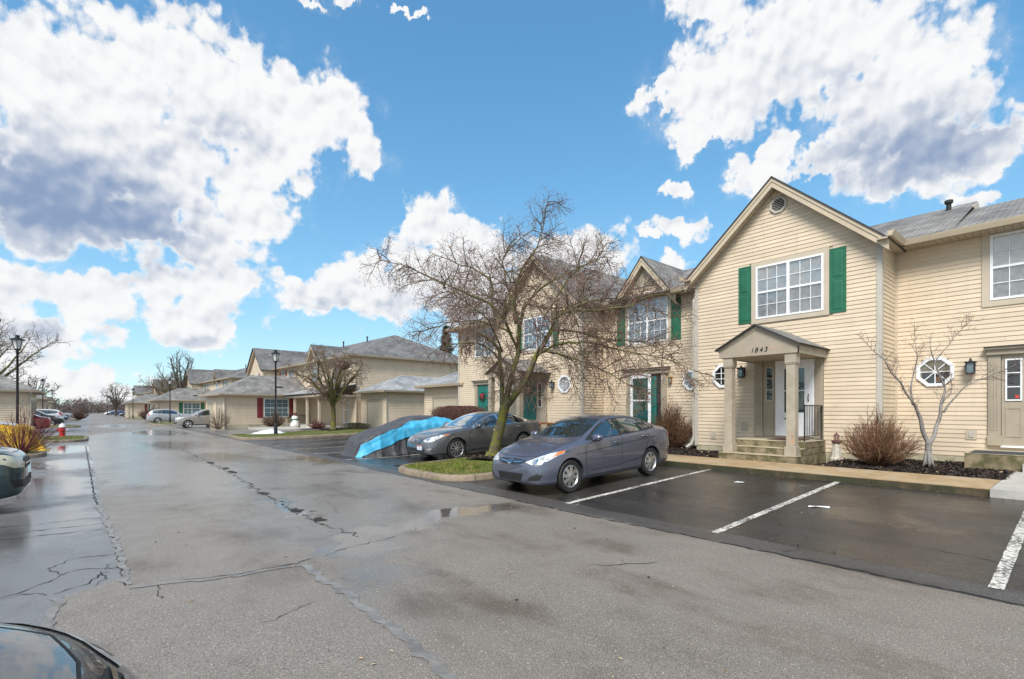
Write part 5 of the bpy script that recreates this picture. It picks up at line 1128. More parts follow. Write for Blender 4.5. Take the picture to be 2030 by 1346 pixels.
# conifer peeking over the end townhouse
def conifer(label, base, H_, W_, seed):
    rg = random.Random(seed); t = tag(empty('conifer', base), label, 'tree'); b = Vector(base)
    MB().tube([b, b + Vector((0, 0, H_))], [.25, .02], 8).build('trunk', FBARK, t); mb = MB()
    for i in range(3400):
        f = rg.random() ** .8; z = H_ * (.12 + .88 * f); rr = W_ / 2 * (1 - f) * (.75 + .25 * math.sin(f * 60)) + .1; a = rg.uniform(0, 6.283); q = rr * math.sqrt(rg.random())
        p = b + Vector((math.cos(a) * q, math.sin(a) * q, z - q * .25)); d = Vector((math.cos(a), math.sin(a), -.3)).normalized() * rg.uniform(.25, .5); s_ = d.cross(rvec(rg)).normalized() * .05
        mb.add([tuple(p - d * .4 - s_), tuple(p - d * .4 + s_), tuple(p + d)], [(0, 1, 2)])
    tag(mb.build('crown', PINE, t, recalc=False), 'dark green needles', kind='stuff')
conifer('dark green conifer between the two townhouse rows', (29.5, 46.0, 0), 10.8, 5.5, 3)
# shrubs made of stems
def shrub(name, label, base, W_, D_, H_, n, mat, seed, r=.008, kids=3, flat=.0, bare=.25, cat='shrub', group=None, globe=True):
    rg = random.Random(seed); b = Vector(base); t = tag(empty(name, base), label, cat, group); st, tb = MB(), MB()
    for i in range(n):
        a = rg.uniform(0, 6.283); f = math.sqrt(rg.random()); el_ = 1 - .62 * f if globe else 1 - .25 * f
        e = b + Vector((math.cos(a) * f * W_ / 2, math.sin(a) * f * D_ / 2, H_ * (el_ if not flat else 1 - .06 * f) * rg.uniform(.74, 1.08) * (1 + .16 * noise.noise(Vector((math.cos(a) * 1.6, math.sin(a) * 1.6, seed * 1.7))))))
        p0 = b + Vector((math.cos(a) * f * .09, math.sin(a) * f * .09, 0)); m = p0.lerp(e, .45) + Vector((math.cos(a) * W_ * .07 * f, math.sin(a) * D_ * .07 * f, -.02)) + rvec(rg) * .03
        m2 = p0.lerp(e, .75) + Vector((math.cos(a) * W_ * .05 * f, math.sin(a) * D_ * .05 * f, 0)) + rvec(rg) * .03
        pt = [p0, m, m2, e]; st.tube(pt, [r * 1.5, r, r * .7, r * .35], 4, 0, False)
        for k in range(kids):
            q = rg.uniform(bare, .95) * 3; j = min(int(q), 2); s0 = pt[j].lerp(pt[j + 1], q - j); d = ((e - m).normalized() + rvec(rg) * .45).normalized(); l = rg.uniform(.12, .3) * H_
            w_ = wander(s0, d, l, 3, rg, .3); tb.tube(w_, [r * .6, r * .5, r * .4, r * .25], 3, 0, False)
            if kids > 2:
                for kk in range(1):
                    w2_ = wander(w_[rg.randint(1, 2)], (d + rvec(rg) * .5), l * .6, 2, rg, .3); tb.tube(w2_, [r * .4, r * .35, r * .2], 3, 0, False)
    st.build('stem', mat, t, recalc=False); tag(tb.build('twig', mat, t, recalc=False), 'dense fine twigs', kind='stuff')
    return t
for o in ():
    pass
shrub('twiggy_shrub', 'round brown leafless shrub right of the porch', (13.6, 3.2, .33), 1.5, 1.4, 1.25, 240, BRTWIG, 61, .0075, 4)
shrub('twiggy_shrub', 'orange-brown leafless shrub beside the downspout', (14.75, 9.15, .3), 1.45, 1.35, 1.7, 260, BRTWIG, 62, .0075, 4)
shrub('twiggy_shrub', 'red-twigged shrub before the yellow car cover', (-1.9, 23.6, .1), 2.3, 2.0, 1.65, 75, RTWIG, 63, .009, 4)
shrub('twiggy_shrub', 'brown globe shrub under the red-shuttered window', (11.7, 45.0, .05), 1.8, 1.5, 1.55, 150, DKTWIG, 64, .014, 3)
shrub('twiggy_shrub', 'loose pale shrub at the corner of the garage block', (7.6, 45.2, .05), 2.0, 1.5, 1.9, 60, pm('pale_twig', (.20, .15, .11), .8), 65, .014, 3)
shrub('twiggy_shrub', 'dark globe shrub left of the silver crossover', (5.9, 79, .05), 3.0, 3.0, 2.3, 220, DKTWIG, 66, .024, 3)
shrub('twiggy_shrub', 'low reddish shrub beside the snowman', (12.6, 37.2, .15), 1.3, 1.1, .75, 120, RTWIG, 67, .012, 3)
shrub('twiggy_shrub', 'thin brown shrub behind the dark grey sedan', (13.9, 12.7, .3), 1.2, 1.0, .85, 120, DKTWIG, 68, .006, 3)
shrub('twiggy_shrub', 'small bush far down the left side of the street', (-1.6, 97, .1), 2.2, 2.2, 1.9, 90, DKTWIG, 69, .025, 3)
def hedge(name, label, x0, x1, y0, y1, z0, z1, n, mat, tw, seed):
    rg = random.Random(seed); t = tag(empty(name, ((x0 + x1) / 2, (y0 + y1) / 2, z0)), label, 'hedge'); lb, tb = MB(), MB()
    for i in range(n):
        x, y_ = rg.uniform(x0, x1), rg.uniform(y0, y1); f = 1 - max(abs(2 * (x - x0) / (x1 - x0) - 1), abs(2 * (y_ - y0) / (y1 - y0) - 1)) ** 6 * .3
        z = z0 + (z1 - z0) * f * (1 - rg.random() ** 2 * .95) + .05 * noise.noise(Vector((x * 2, y_ * 2, 0))); a = rvec(rg).normalized() * rg.uniform(.02, .035); b_ = a.cross(rvec(rg)).normalized() * .016; p = Vector((x, y_, z))
        lb.add([tuple(p - a), tuple(p + b_), tuple(p + a), tuple(p - b_)], [(0, 1, 2, 3)])
    for i in range(n // 14):
        x, y_ = rg.uniform(x0, x1), rg.uniform(y0, y1); p = Vector((x, y_, z0 - .03)); tb.tube(wander(p, Vector((rg.uniform(-.2, .2), rg.uniform(-.2, .2), 1)), (z1 - z0) * rg.uniform(.85, 1.06), 5, rg, .2), [.009, .008, .007, .006, .005, .003], 3, 0, False)
    tag(lb.build('foliage', mat, t, recalc=False), 'small dried leaves', kind='stuff'); tb.build('stem', tw, t, recalc=False)
hedge('clipped_hedge', 'clipped brown hedge behind the dark grey sedan', 13.5, 14.5, 18.7, 22.6, .3, 1.78, 15000, HLEAF, DKTWIG, 71)
hedge('ground_cover', 'low green shrubs at the foot of the far garage wing', 14.2, 15.2, 33.5, 36.6, .15, .62, 2500, GLEAF, DKTWIG, 72)
# the wood that closes the street
rg = random.Random(9); wd_ = MB(); WOOD = [pm('bare_wood', (.12, .095, .085), .9, var=.3, scale=.2), pm('brown_wood', (.11, .07, .06), .9, var=.3, scale=.2), pm('green_wood', (.07, .10, .05), .9, var=.3, scale=.2)]
for i in range(230):
    Y_ = rg.uniform(255, 360); X_ = rg.uniform(-90, 60); hh = rg.uniform(4, 8); ww = rg.uniform(6, 11); gi = 2 if -30 < X_ < -16 and rg.random() < .5 else (0 if rg.random() < .6 else 1)
    if gi == 2: hh = rg.uniform(8, 10)
    wd_.tube([(X_, Y_, -1), (X_, Y_, hh * .7)], [.3, .1], 4, 0, False)
    for k in range(170 if gi < 2 else 260):
        d = rvec(rg).normalized() * (rg.random() ** .4); p = Vector((X_ + d.x * ww / 2, Y_ + d.y * ww / 2, max(-.3, hh * .42 + d.z * hh * .58))); s_ = rvec(rg).normalized() * rg.uniform(.3, .7); q = s_.cross(rvec(rg)).normalized() * (.12 if gi < 2 else .4)
        wd_.add([tuple(p - s_), tuple(p + q), tuple(p + s_), tuple(p - q)], [(0, 1, 2, 3)], gi)
tag(wd_.build('far_wood', WOOD, None, recalc=False), 'bare and green wood closing the end of the street', 'wood', kind='stuff')
# ------------------------------------------------------------------ vehicles
def carpaint(name, col, metal=.55, rough=.32):
    if name in MATS: return MATS[name]
    m = bpy.data.materials.new(name); m.use_nodes = True; t = NT(m.node_tree); MATS[name] = m
    out = t.n('ShaderNodeOutputMaterial'); b = t.n('ShaderNodeBsdfPrincipled'); t.t.links.new(b.outputs[0], out.inputs[0])
    g = t.n('ShaderNodeNewGeometry'); P_ = g.outputs['Position']
    drops = t.mr(t.voro(P_, 70, 0), .18, .42, 1, 0); n2 = t.mr(t.noise(P_, 3.0, 4), .35, .65)
    grime = t.noise(P_, 6, 5, .6)
    t.set(b.inputs['Base Color'], t.mix(t.mr(grime, .35, .75, 0, .22), tuple(col) + (1,), (.11, .105, .10, 1)))
    b.inputs['Metallic'].default_value = metal; t.set(b.inputs['Roughness'], t.mr(grime, .3, .7, rough - .06, rough + .1))
    b.inputs['Coat Weight'].default_value = 1.; t.set(b.inputs['Coat Roughness'], t.mr(grime, .3, .75, .01, .05))
    bp = t.n('ShaderNodeBump'); bp.inputs['Strength'].default_value = .03; bp.inputs['Distance'].default_value = .002
    t.set(bp.inputs['Height'], t.m('MULTIPLY', drops, n2)); t.t.links.new(bp.outputs[0], b.inputs['Coat Normal'])
    return m
P_GREY = carpaint('paint_blue_grey', (.125, .135, .185)); P_DARK = carpaint('paint_dark_grey', (.15, .155, .165)); P_BLACK = carpaint('paint_black', (.02, .022, .025), .3)
P_RED = carpaint('paint_red', (.42, .02, .022), .2); P_TEAL = carpaint('paint_teal', (.012, .045, .055), .4); P_SILVER = carpaint('paint_silver', (.55, .57, .60), .6); P_WHITE = carpaint('paint_white', (.72, .73, .74), .05)
P_TAN = carpaint('paint_warm_silver', (.36, .34, .315), .5); P_BLUE = carpaint('paint_blue', (.03, .09, .22), .4)
PLAST = pm('black_plastic', (.016, .017, .018), .55, var=.2); RUBBER = pm('tyre_rubber', (.018, .018, .018), .75, var=.25, scale=20, bump=.3)
ALLOY = pm('alloy', (.50, .50, .50), .32, metal=.85, var=.08); CHROME = pm('chrome', (.75, .76, .77), .12, metal=1., var=.05)
LENS = pm('headlamp_lens', (.62, .64, .64), .12, var=.15, scale=14, coat=1., col2=(.28, .30, .31), s2=9, c2=(.48, .6)); AMBER = pm('amber_lens', (.62, .17, .02), .2, coat=1.)
LENS_Y = pm('yellowed_lens', (.58, .55, .40), .3, var=.12, scale=9, coat=.6); REDL = pm('red_lens', (.48, .015, .015), .15, var=.15, coat=1.)
DARKS = pm('dark_line', (.012, .012, .012), .7); PLATE_W = pm('plate_white', (.66, .68, .72), .45, var=.15, scale=12, col2=(.12, .2, .5), s2=9, c2=(.5, .62))
def lerp_tab(tab, x):
    if x <= tab[0][0]: return tab[0][1]
    for i in range(len(tab) - 1):
        (x0, y0), (x1, y1) = tab[i], tab[i + 1]
        if x <= x1:
            h_ = x1 - x0; t = (x - x0) / h_
            def sl(k):
                if k <= 0 or k >= len(tab) - 1: return None
                a, b, c = tab[k - 1], tab[k], tab[k + 1]; s0, s1 = (b[1] - a[1]) / (b[0] - a[0]), (c[1] - b[1]) / (c[0] - b[0])
                return 0 if s0 * s1 <= 0 else 2 * s0 * s1 / (s0 + s1)
            m0, m1 = sl(i), sl(i + 1); s_ = (y1 - y0) / h_; m0 = s_ if m0 is None else m0; m1 = s_ if m1 is None else m1
            return (2 * t ** 3 - 3 * t * t + 1) * y0 + (t ** 3 - 2 * t * t + t) * h_ * m0 + (-2 * t ** 3 + 3 * t * t) * y1 + (t ** 3 - t * t) * h_ * m1
    return tab[-1][1]
def crom(pts, n):
    out = []
    for i in range(len(pts) - 1):
        a, b, c, d_ = pts[max(i - 1, 0)], pts[i], pts[i + 1], pts[min(i + 2, len(pts) - 1)]
        for j in range(n):
            t = j / n; out.append(tuple(.5 * (2 * b[k] + (c[k] - a[k]) * t + (2 * a[k] - 5 * b[k] + 4 * c[k] - d_[k]) * t * t + (3 * b[k] - a[k] - 3 * c[k] + d_[k]) * t ** 3) for k in (0, 1)))
    out.append(pts[-1]); return out
def section(sp, s_):
    g_ = lambda k: lerp_tab(sp[k], s_)
    zl, zb, zt, top, wm, wb, wt = (g_(k) for k in ('zl', 'zb', 'zte', 'top', 'wm', 'wb', 'wt'))
    zc = zl + (zb - zl) * .52
    return [(0, zl), (wm * .80, zl), (wm * .955, zl + .035), (wm * .985, zl + (zb - zl) * .24), (wm, zc), ((wm * .55 + wb * .45) + .004, zb - .055), (wb, zb), (wb + (wt - wb) * .16, zb + (zt - zb) * .2), (wb + (wt - wb) * .58 + .012 * min(1, (zt - zb) * 4), zb + (zt - zb) * .62), (wt, zt), (wt * .72, zt + (top - zt) * .62), (wt * .36, zt + (top - zt) * .92), (0, top)]
class Car:
    def __init__(s, sp, name):
        s.sp = sp; s.L = sp['L']; s.root = empty(name); mb = MB(); st = []
        x = 0.
        n = 84
        for i in range(n + 1):
            f = i / n; f2 = f + .045 * math.sin(2 * math.pi * f) * -1; st.append(s.L * clamp(f2))
        k = None
        for q in st:
            half = crom(section(sp, q), 4); ring_ = half + [(-y_, z) for (y_, z) in half[-2:0:-1]]; k = len(ring_)
            mb.v += [(s.L / 2 - q, y_, z) for y_, z in ring_]
        for i in range(n):
            for j in range(k): mb.f.append([i * k + j, i * k + (j + 1) % k, (i + 1) * k + (j + 1) % k, (i + 1) * k + j]); mb.m.append(0)
        mb.f += [list(range(k))[::-1], list(range(n * k, (n + 1) * k))]; mb.m += [0, 0]
        s.mb = mb; me = mb.mesh('tmp', [DARKS]); bm = bmesh.new(); bm.from_mesh(me); bm.normal_update(); s.bvh = BVHTree.FromBMesh(bm); bm.free(); bpy.data.meshes.remove(me)
    def body(s, paint):
        o = s.mb.build('body', [paint, PLAST], None, smooth=True); sp = s.sp; cut = []
        for q in sp['axle']:
            for sg in (-1, 1):
                c = MB(lambda u, n, z: (u, n, z)); w_ = lerp_tab(sp['wm'], q); R_ = sp['rw'] + .05
                vv = []
                for yy in (sg * (w_ - .27), sg * (w_ + .2)):
                    for j in range(32): a = 2 * math.pi * j / 32; vv.append((s.L / 2 - q + R_ * math.cos(a), yy, sp['rw'] + R_ * math.sin(a)))
                c.add(vv, [(j, (j + 1) % 32, 32 + (j + 1) % 32, 32 + j) for j in range(32)] + [tuple(range(32))[::-1], tuple(range(32, 64))], 1)
                cu = c.build('cutter', [paint, PLAST]); cut.append(cu)
                md = o.modifiers.new('b', 'BOOLEAN'); md.operation = 'DIFFERENCE'; md.object = cu; md.solver = 'EXACT'
        bpy.context.view_layer.update(); me = bpy.data.meshes.new_from_object(o.evaluated_get(bpy.context.evaluated_depsgraph_get()))
        o.modifiers.clear(); old = o.data; o.data = me; bpy.data.meshes.remove(old)
        for c in cut: bpy.data.objects.remove(c)
        me.materials.clear(); me.materials.append(paint); me.materials.append(PLAST)
        me.shade_smooth(); me.set_sharp_from_angle(angle=R(38)); me.name = 'body'
        attach(o, s.root); s.bodyo = o; return o
    def hit(s, p, d):
        h_ = s.bvh.ray_cast(Vector(p), Vector(d)); return (h_[0], h_[1]) if h_[0] is not None else (None, None)
    def ray(s, a, b, view):
        """view: 'L','R' side (s,z); 'F','B' front/back (y,z); 'T' top (s,y)"""
        x = s.L / 2 - a
        if view == 'L': return s.hit((x, 3, b), (0, -1, 0))
        if view == 'R': return s.hit((x, -3, b), (0, 1, 0))
        if view == 'F': return s.hit((5, a, b), (-1, 0, 0))
        if view == 'B': return s.hit((-5, a, b), (1, 0, 0))
        return s.hit((x, b, 4), (0, 0, -1))
    def patch(s, name, poly, view, mat, off=.004, parent=None, step=.05):
        pts = []; n = len(poly)
        for i in range(n):
            a, b = Vector(poly[i]), Vector(poly[(i + 1) % n]); m = max(1, int((b - a).length / step)); pts += [a.lerp(b, j / m) for j in range(m)]
        ring_ = list(range(len(pts))); xs = [p.x for p in pts]; ys = [p.y for p in pts]; pl = [(p.x, p.y) for p in pts]
        x = min(xs) + step / 2
        while x < max(xs):
            y_ = min(ys) + step / 2
            while y_ < max(ys):
                if in_poly(x, y_, pl) and min((x - q[0]) ** 2 + (y_ - q[1]) ** 2 for q in pl) > (step * .35) ** 2: pts.append(Vector((x, y_)))
                y_ += step
            x += step
        vo, _, fo_, *_r = geometry.delaunay_2d_cdt([Vector((p[0], p[1])) for p in pts], [], [ring_], 1, 1e-5)
        vv = []; ok = []
        for p in vo:
            h_, nn = s.ray(p.x, p.y, view)
            if h_ is None: vv.append((0, 0, 0)); ok.append(False); continue
            vv.append(tuple(h_ + nn * off)); ok.append(True)
        ff = [tuple(f) for f in fo_ if all(ok[i] for i in f)]
        if not ff: return None
        mb = MB(); mb.add(vv, ff)
        ob = mb.build(name, mat, None, smooth=True, recalc=False)
        if view in 'LT' or True:
            me = ob.data; c = Vector((0, 0, .6)); bm = bmesh.new(); bm.from_mesh(me)
            for f in bm.faces:
                h_ = s.bvh.find_nearest(f.calc_center_median())
                if h_[1] is not None and f.normal.dot(h_[1]) < 0: f.normal_flip()
            bm.to_mesh(me); bm.free()
        attach(ob, parent or s.root); return ob
    def seam(s, mb, pts, view, w_=.011, off=.0015, step=.06):
        path = []
        for a, b in zip(pts[:-1], pts[1:]):
            a, b = Vector(a), Vector(b); n = max(1, int((b - a).length / step)); path += [a.lerp(b, i / n) for i in range(n)]
        path.append(Vector(pts[-1])); prev = None
        for i, p in enumerate(path):
            t = (path[min(i + 1, len(path) - 1)] - path[max(i - 1, 0)]).normalized(); nn = Vector((-t.y, t.x)) * w_ / 2; q = []
            for sg in (-1, 1):
                h_, nr = s.ray(p.x + nn.x * sg, p.y + nn.y * sg, view); q.append(None if h_ is None else h_ + nr * off)
            if prev and None not in prev and None not in q and (q[0] - prev[0]).length < .3: mb.add([tuple(prev[0]), tuple(prev[1]), tuple(q[1]), tuple(q[0])], [(0, 1, 2, 3)])
            prev = q
def wheel_parts(car, x, sg, y_, rw, rr, spokes, sw, mat, wid=.2):
    """tyre, rim and spokes; outer face towards sg*y"""
    fr = lambda u, n, z: (x + u, y_ + sg * z, rw + n)
    ty = MB(fr).lathe([(rr * .9, -wid), (rw * .93, -wid), (rw * .985, -wid + .02), (rw, -wid + .05), (rw, -.05), (rw * .985, -.02), (rw * .93, -.002), (rr * 1.03, -.012), (rr * .98, -.03)], (0, 0, 0), 36).build('wheel', RUBBER, car.root, smooth=35)
    rim = MB(fr); rim.lathe([(rr * .80, -.13), (rr * 1.0, -.12), (rr * 1.04, -.012), (rr * .985, -.006), (rr * .93, -.018), (rr * .90, -.06), (rr * .84, -.12)], (0, 0, 0), 36)
    rim.build('rim', mat, ty, smooth=35); MB(fr).lathe([(0, -.10), (rr * .95, -.10), (rr * .95, -.09), (0, -.09)], (0, 0, 0), 24).build('wheel_shade_disc', PLAST, ty)  # black disc paints the shade behind the spokes
    sb = MB(fr)
    for i in range(spokes):
        a = 2 * math.pi * i / spokes + .2; c, s_ = math.cos(a), math.sin(a); r0, r1, w0, w1 = rr * .16, rr * .95, sw * .75, sw * 1.15; z0, z1 = -.012, -.028
        pt = lambda r, w_, z: (c * r - s_ * w_, s_ * r + c * w_, z)
        sb.hexa([pt(r0, -w0, z0 - .03), pt(r1, -w1, z1 - .03), pt(r1, w1, z1 - .03), pt(r0, w0, z0 - .03), pt(r0, -w0, z0), pt(r1, -w1, z1), pt(r1, w1, z1), pt(r0, w0, z0)])
    sb.lathe([(0, -.05), (rr * .25, -.05), (rr * .25, -.012), (rr * .2, -.004), (0, -.002)], (0, 0, 0), 16)
    sb.build('spoke', mat, ty, smooth=30)
def sym(poly, sg): return [(a, b * sg) for a, b in poly]
def fsym(poly, sg): return [(a * sg, b) for a, b in poly]
def make_car(sp, paint, name='parked_car', lens=None, detail=True, trim=None):
    c = Car(sp, name); c.body(paint); lens = lens or LENS
    ws = c.patch('windshield', sp['wind'], 'T', CGLASS, .004); rw_ = c.patch('rear_window', sp['rear'], 'T', CGLASS, .004)
    for sg, vw in ((1, 'L'), (-1, 'R')):
        if 'glassline' in sp: c.patch('window_surround', sp['glassline'], vw, trim or PLAST, .0025)
        for k, pl in enumerate(sp['side']): c.patch('side_window', pl, vw, CGLASS, .006)
        hl = c.patch('headlight', fsym(sp['head'], sg), 'F', lens, .006)
        if 'amber' in sp and hl: c.patch('indicator', fsym(sp['amber'], sg), 'F', AMBER, .009, hl)
        if hl and detail:
            for (hy, hz) in sp.get('bulb', []):
                c.patch('reflector', [(hy * sg + .05 * math.cos(q * .628), hz + .05 * math.sin(q * .628)) for q in range(10)], 'F', CHROME, .009, hl, .03)
        c.patch('tail_light', fsym(sp['tail'], sg), 'B', REDL, .006)
        for pl in sp.get('tail_side', []): c.patch('tail_light', pl, vw, REDL, .006)
        for pl in sp.get('fog', []): c.patch('fog_recess', fsym(pl, sg), 'F', PLAST, .004)
        for pl in sp.get('foglight', []): c.patch('fog_light', fsym(pl, sg), 'F', CHROME, .008)
        if detail:
            sm_ = MB()
            for ln in sp['seams_creases']: c.seam(sm_, ln, vw)
            if sm_.v: tag(sm_.build('seam_and_crease', DARKS, c.root, recalc=False), kind='stuff')  # panel gaps, plus dark strips painting the shade of body creases
            for (a, b) in sp['handles']:
                h_, nn = c.ray(a, b, vw)
                if h_ is not None:
                    MB().tube([h_ + Vector((.10, sg * .004, 0)), h_ + Vector((.07, sg * .028, .004)), h_ + Vector((-.07, sg * .028, .006)), h_ + Vector((-.10, sg * .004, .004))], [.012, .014, .014, .012], 6).build('door_handle', sp.get('hmat') or paint, c.root, smooth=True)
            if 'rocker' in sp:
                a0, a1, b0, b1 = sp['rocker']; c.patch('rocker_trim', [(a0, b0), (a1, b0 + .02), (a1, b1 + .02), (a0, b1)], vw, sp.get('rmat') or PLAST, .006)
        a, b, w_ = sp['mirror']; x = c.L / 2 - a
        m_ = MB(); m_.blob((x, sg * (w_ + .09), b), (.085, .12, .075), 3, .15, 3); mo = m_.build('wing_mirror', paint, c.root, smooth=True)
        MB().hexa([(x - .02, sg * (w_ - .1), b - .08), (x + .06, sg * (w_ - .1), b - .08), (x + .05, sg * (w_ + .06), b - .055), (x - .01, sg * (w_ + .06), b - .055), (x - .02, sg * (w_ - .1), b - .02), (x + .06, sg * (w_ - .1), b - .02), (x + .05, sg * (w_ + .06), b - .03), (x - .01, sg * (w_ + .06), b - .03)]).build('mirror_arm', PLAST, mo)
        for q in sp['axle']: wheel_parts(c, c.L / 2 - q, sg, sg * (lerp_tab(sp['wm'], q) - .015), sp['rw'], sp['rr'], sp['spokes'], sp['sw'], ALLOY)
    for nm, pl, mt, of in sp.get('front', []): c.patch(nm, pl, 'F', mt, of, None, .035)
    for nm, pl, mt, of in sp.get('back', []): c.patch(nm, pl, 'B', mt, of, None, .035)
    if detail:
        hs_ = MB()
        for ln in sp.get('hood', []): c.seam(hs_, ln, 'T'); c.seam(hs_, [(a, -b) for a, b in ln], 'T')
        if hs_.v: tag(hs_.build('hood_seam', DARKS, c.root, recalc=False), kind='stuff')
    return c
# compact saloon
SP_A = dict(L=4.37, rw=.308, rr=.205, spokes=8, sw=.036, axle=(.79, 3.36),
    top=[(0, .58), (.06, .64), (.2, .735), (.5, .85), (.85, .945), (1.12, 1.0), (1.3, 1.075), (1.6, 1.225), (1.9, 1.36), (2.15, 1.425), (2.5, 1.452), (2.9, 1.44), (3.25, 1.375), (3.6, 1.25), (3.9, 1.125), (4.1, 1.085), (4.25, 1.06), (4.33, .98), (4.37, .86)],
    zb=[(0, .52), (.06, .57), (.2, .655), (.5, .77), (.85, .86), (1.2, .915), (1.6, .935), (2.4, .965), (3.2, 1.0), (3.7, 1.02), (4.1, .99), (4.3, .93), (4.37, .8)],
    zte=[(0, .55), (.06, .61), (.2, .70), (.5, .82), (.85, .915), (1.12, .965), (1.3, 1.03), (1.6, 1.17), (1.9, 1.295), (2.15, 1.36), (2.5, 1.385), (2.9, 1.37), (3.25, 1.31), (3.6, 1.195), (3.9, 1.09), (4.1, 1.055), (4.3, .99), (4.37, .83)],
    wm=[(0, .50), (.04, .60), (.12, .70), (.28, .785), (.55, .835), (.85, .85), (1.4, .848), (3.0, .848), (3.5, .85), (3.9, .825), (4.15, .765), (4.3, .68), (4.37, .56)],
    wb=[(0, .46), (.06, .56), (.2, .69), (.45, .755), (.85, .79), (1.3, .80), (2.2, .80), (3.1, .80), (3.6, .785), (4.0, .74), (4.25, .66), (4.37, .5)],
    wt=[(0, .40), (.2, .58), (.5, .655), (.9, .69), (1.15, .705), (1.4, .665), (1.9, .585), (2.3, .56), (2.8, .555), (3.2, .56), (3.6, .575), (3.95, .61), (4.2, .58), (4.37, .4)],
    zl=[(0, .27), (.05, .215), (.25, .185), (.6, .18), (1.1, .19), (3.1, .19), (3.8, .21), (4.2, .26), (4.37, .36)],
    wind=[(1.15, 0), (1.16, .25), (1.2, .48), (1.29, .655), (1.5, .63), (1.78, .585), (2.0, .53), (1.975, .3), (1.965, 0), (1.975, -.3), (2.0, -.53), (1.78, -.585), (1.5, -.63), (1.29, -.655), (1.2, -.48), (1.16, -.25)],
    rear=[(3.22, 0), (3.24, .45), (3.55, .50), (3.86, .53), (3.92, .4), (3.95, 0), (3.92, -.4), (3.86, -.53), (3.55, -.50), (3.24, -.45)],
    glassline=[(1.27, .955), (1.5, 1.085), (1.75, 1.215), (2.0, 1.315), (2.25, 1.362), (2.6, 1.372), (2.95, 1.348), (3.25, 1.285), (3.5, 1.20), (3.68, 1.115), (3.6, 1.065), (3.3, 1.035), (2.4, .99), (1.6, .955)],
    side=[[(1.42, .975), (1.6, 1.09), (1.85, 1.22), (2.08, 1.305), (2.27, 1.335), (2.31, 1.0), (1.7, .978)], [(2.40, 1.008), (2.37, 1.342), (2.65, 1.347), (2.9, 1.33), (3.12, 1.285), (3.22, 1.075), (3.18, 1.045)], [(3.255, 1.075), (3.17, 1.27), (3.3, 1.235), (3.46, 1.175), (3.58, 1.115), (3.5, 1.085)]],
    head=[(.385, .615), (.55, .575), (.68, .585), (.755, .645), (.815, .755), (.81, .80), (.74, .785), (.62, .725), (.5, .665)],
    amber=[(.765, .70), (.812, .765), (.808, .80), (.765, .79)], bulb=[(.58, .635)],
    tail=[(.50, .83), (.66, .80), (.74, .86), (.72, .97), (.62, .99), (.52, .93)], tail_side=[[(4.10, .86), (4.32, .80), (4.33, .93), (4.22, .985)]],
    fog=[[(.47, .295), (.68, .30), (.73, .40), (.66, .42), (.52, .355)]],
    front=[('grille', [(-.40, .645), (-.30, .585), (-.15, .565), (.15, .565), (.30, .585), (.40, .645), (.28, .655), (.1, .665), (-.1, .665), (-.28, .655)], PLAST, .004),
           ('grille_bar', [(-.36, .637), (-.28, .608), (-.1, .598), (.1, .598), (.28, .608), (.36, .637), (.27, .628), (.1, .618), (-.1, .618), (-.27, .628)], CHROME, .010),
           ('emblem', [(.075 * math.cos(q * .5236), .612 + .038 * math.sin(q * .5236)) for q in range(12)], CHROME, .016),
           ('emblem', [(.058 * math.cos(q * .5236), .612 + .026 * math.sin(q * .5236)) for q in range(12)], PLAST, .018),
           ('emblem_letter', [(-.034, .592), (-.020, .592), (-.012, .609), (.010, .613), (.006, .592), (.022, .592), (.036, .632), (.020, .632), (.014, .620), (-.008, .616), (-.004, .632), (-.020, .632)], CHROME, .020),
           ('lower_grille', [(-.36, .41), (-.31, .275), (.31, .275), (.36, .41)], PLAST, .004)] + [('grille_slat', [(-.345 + .012 * i, .385 - .03 * i), (.345 - .012 * i, .385 - .03 * i), (.345 - .012 * i, .377 - .03 * i), (-.345 + .012 * i, .377 - .03 * i)], DARKS, .010) for i in range(4)],
    back=[('plate', [(-.16, .74), (.16, .74), (.16, .88), (-.16, .88)], PLATE_W, .008)],
    seams_creases=[[(1.33, .95), (1.22, .80), (1.20, .45), (1.27, .27)], [(2.37, 1.36), (2.36, .99), (2.33, .6), (2.32, .27)], [(3.28, 1.04), (3.30, .85), (3.08, .5), (2.98, .27)], [(1.27, .27), (2.98, .27)], [(.95, .70), (1.4, .735), (2.4, .80), (3.4, .86)], [(3.42, .86), (3.58, .87), (3.6, .72), (3.44, .70), (3.42, .86)], [(.20, .64), (.45, .74), (.80, .80)], [(1.35, .36), (2.2, .375), (3.0, .45)]],  # long side lines are creases, their shade drawn as dark strips
    handles=[(2.16, .845), (3.12, .90)], mirror=(1.50, 1.0, .80), hood=[[(.14, .0), (.15, .3), (.22, .52), (.5, .66), (1.1, .70)], [(.5, .3), (1.05, .42)]])
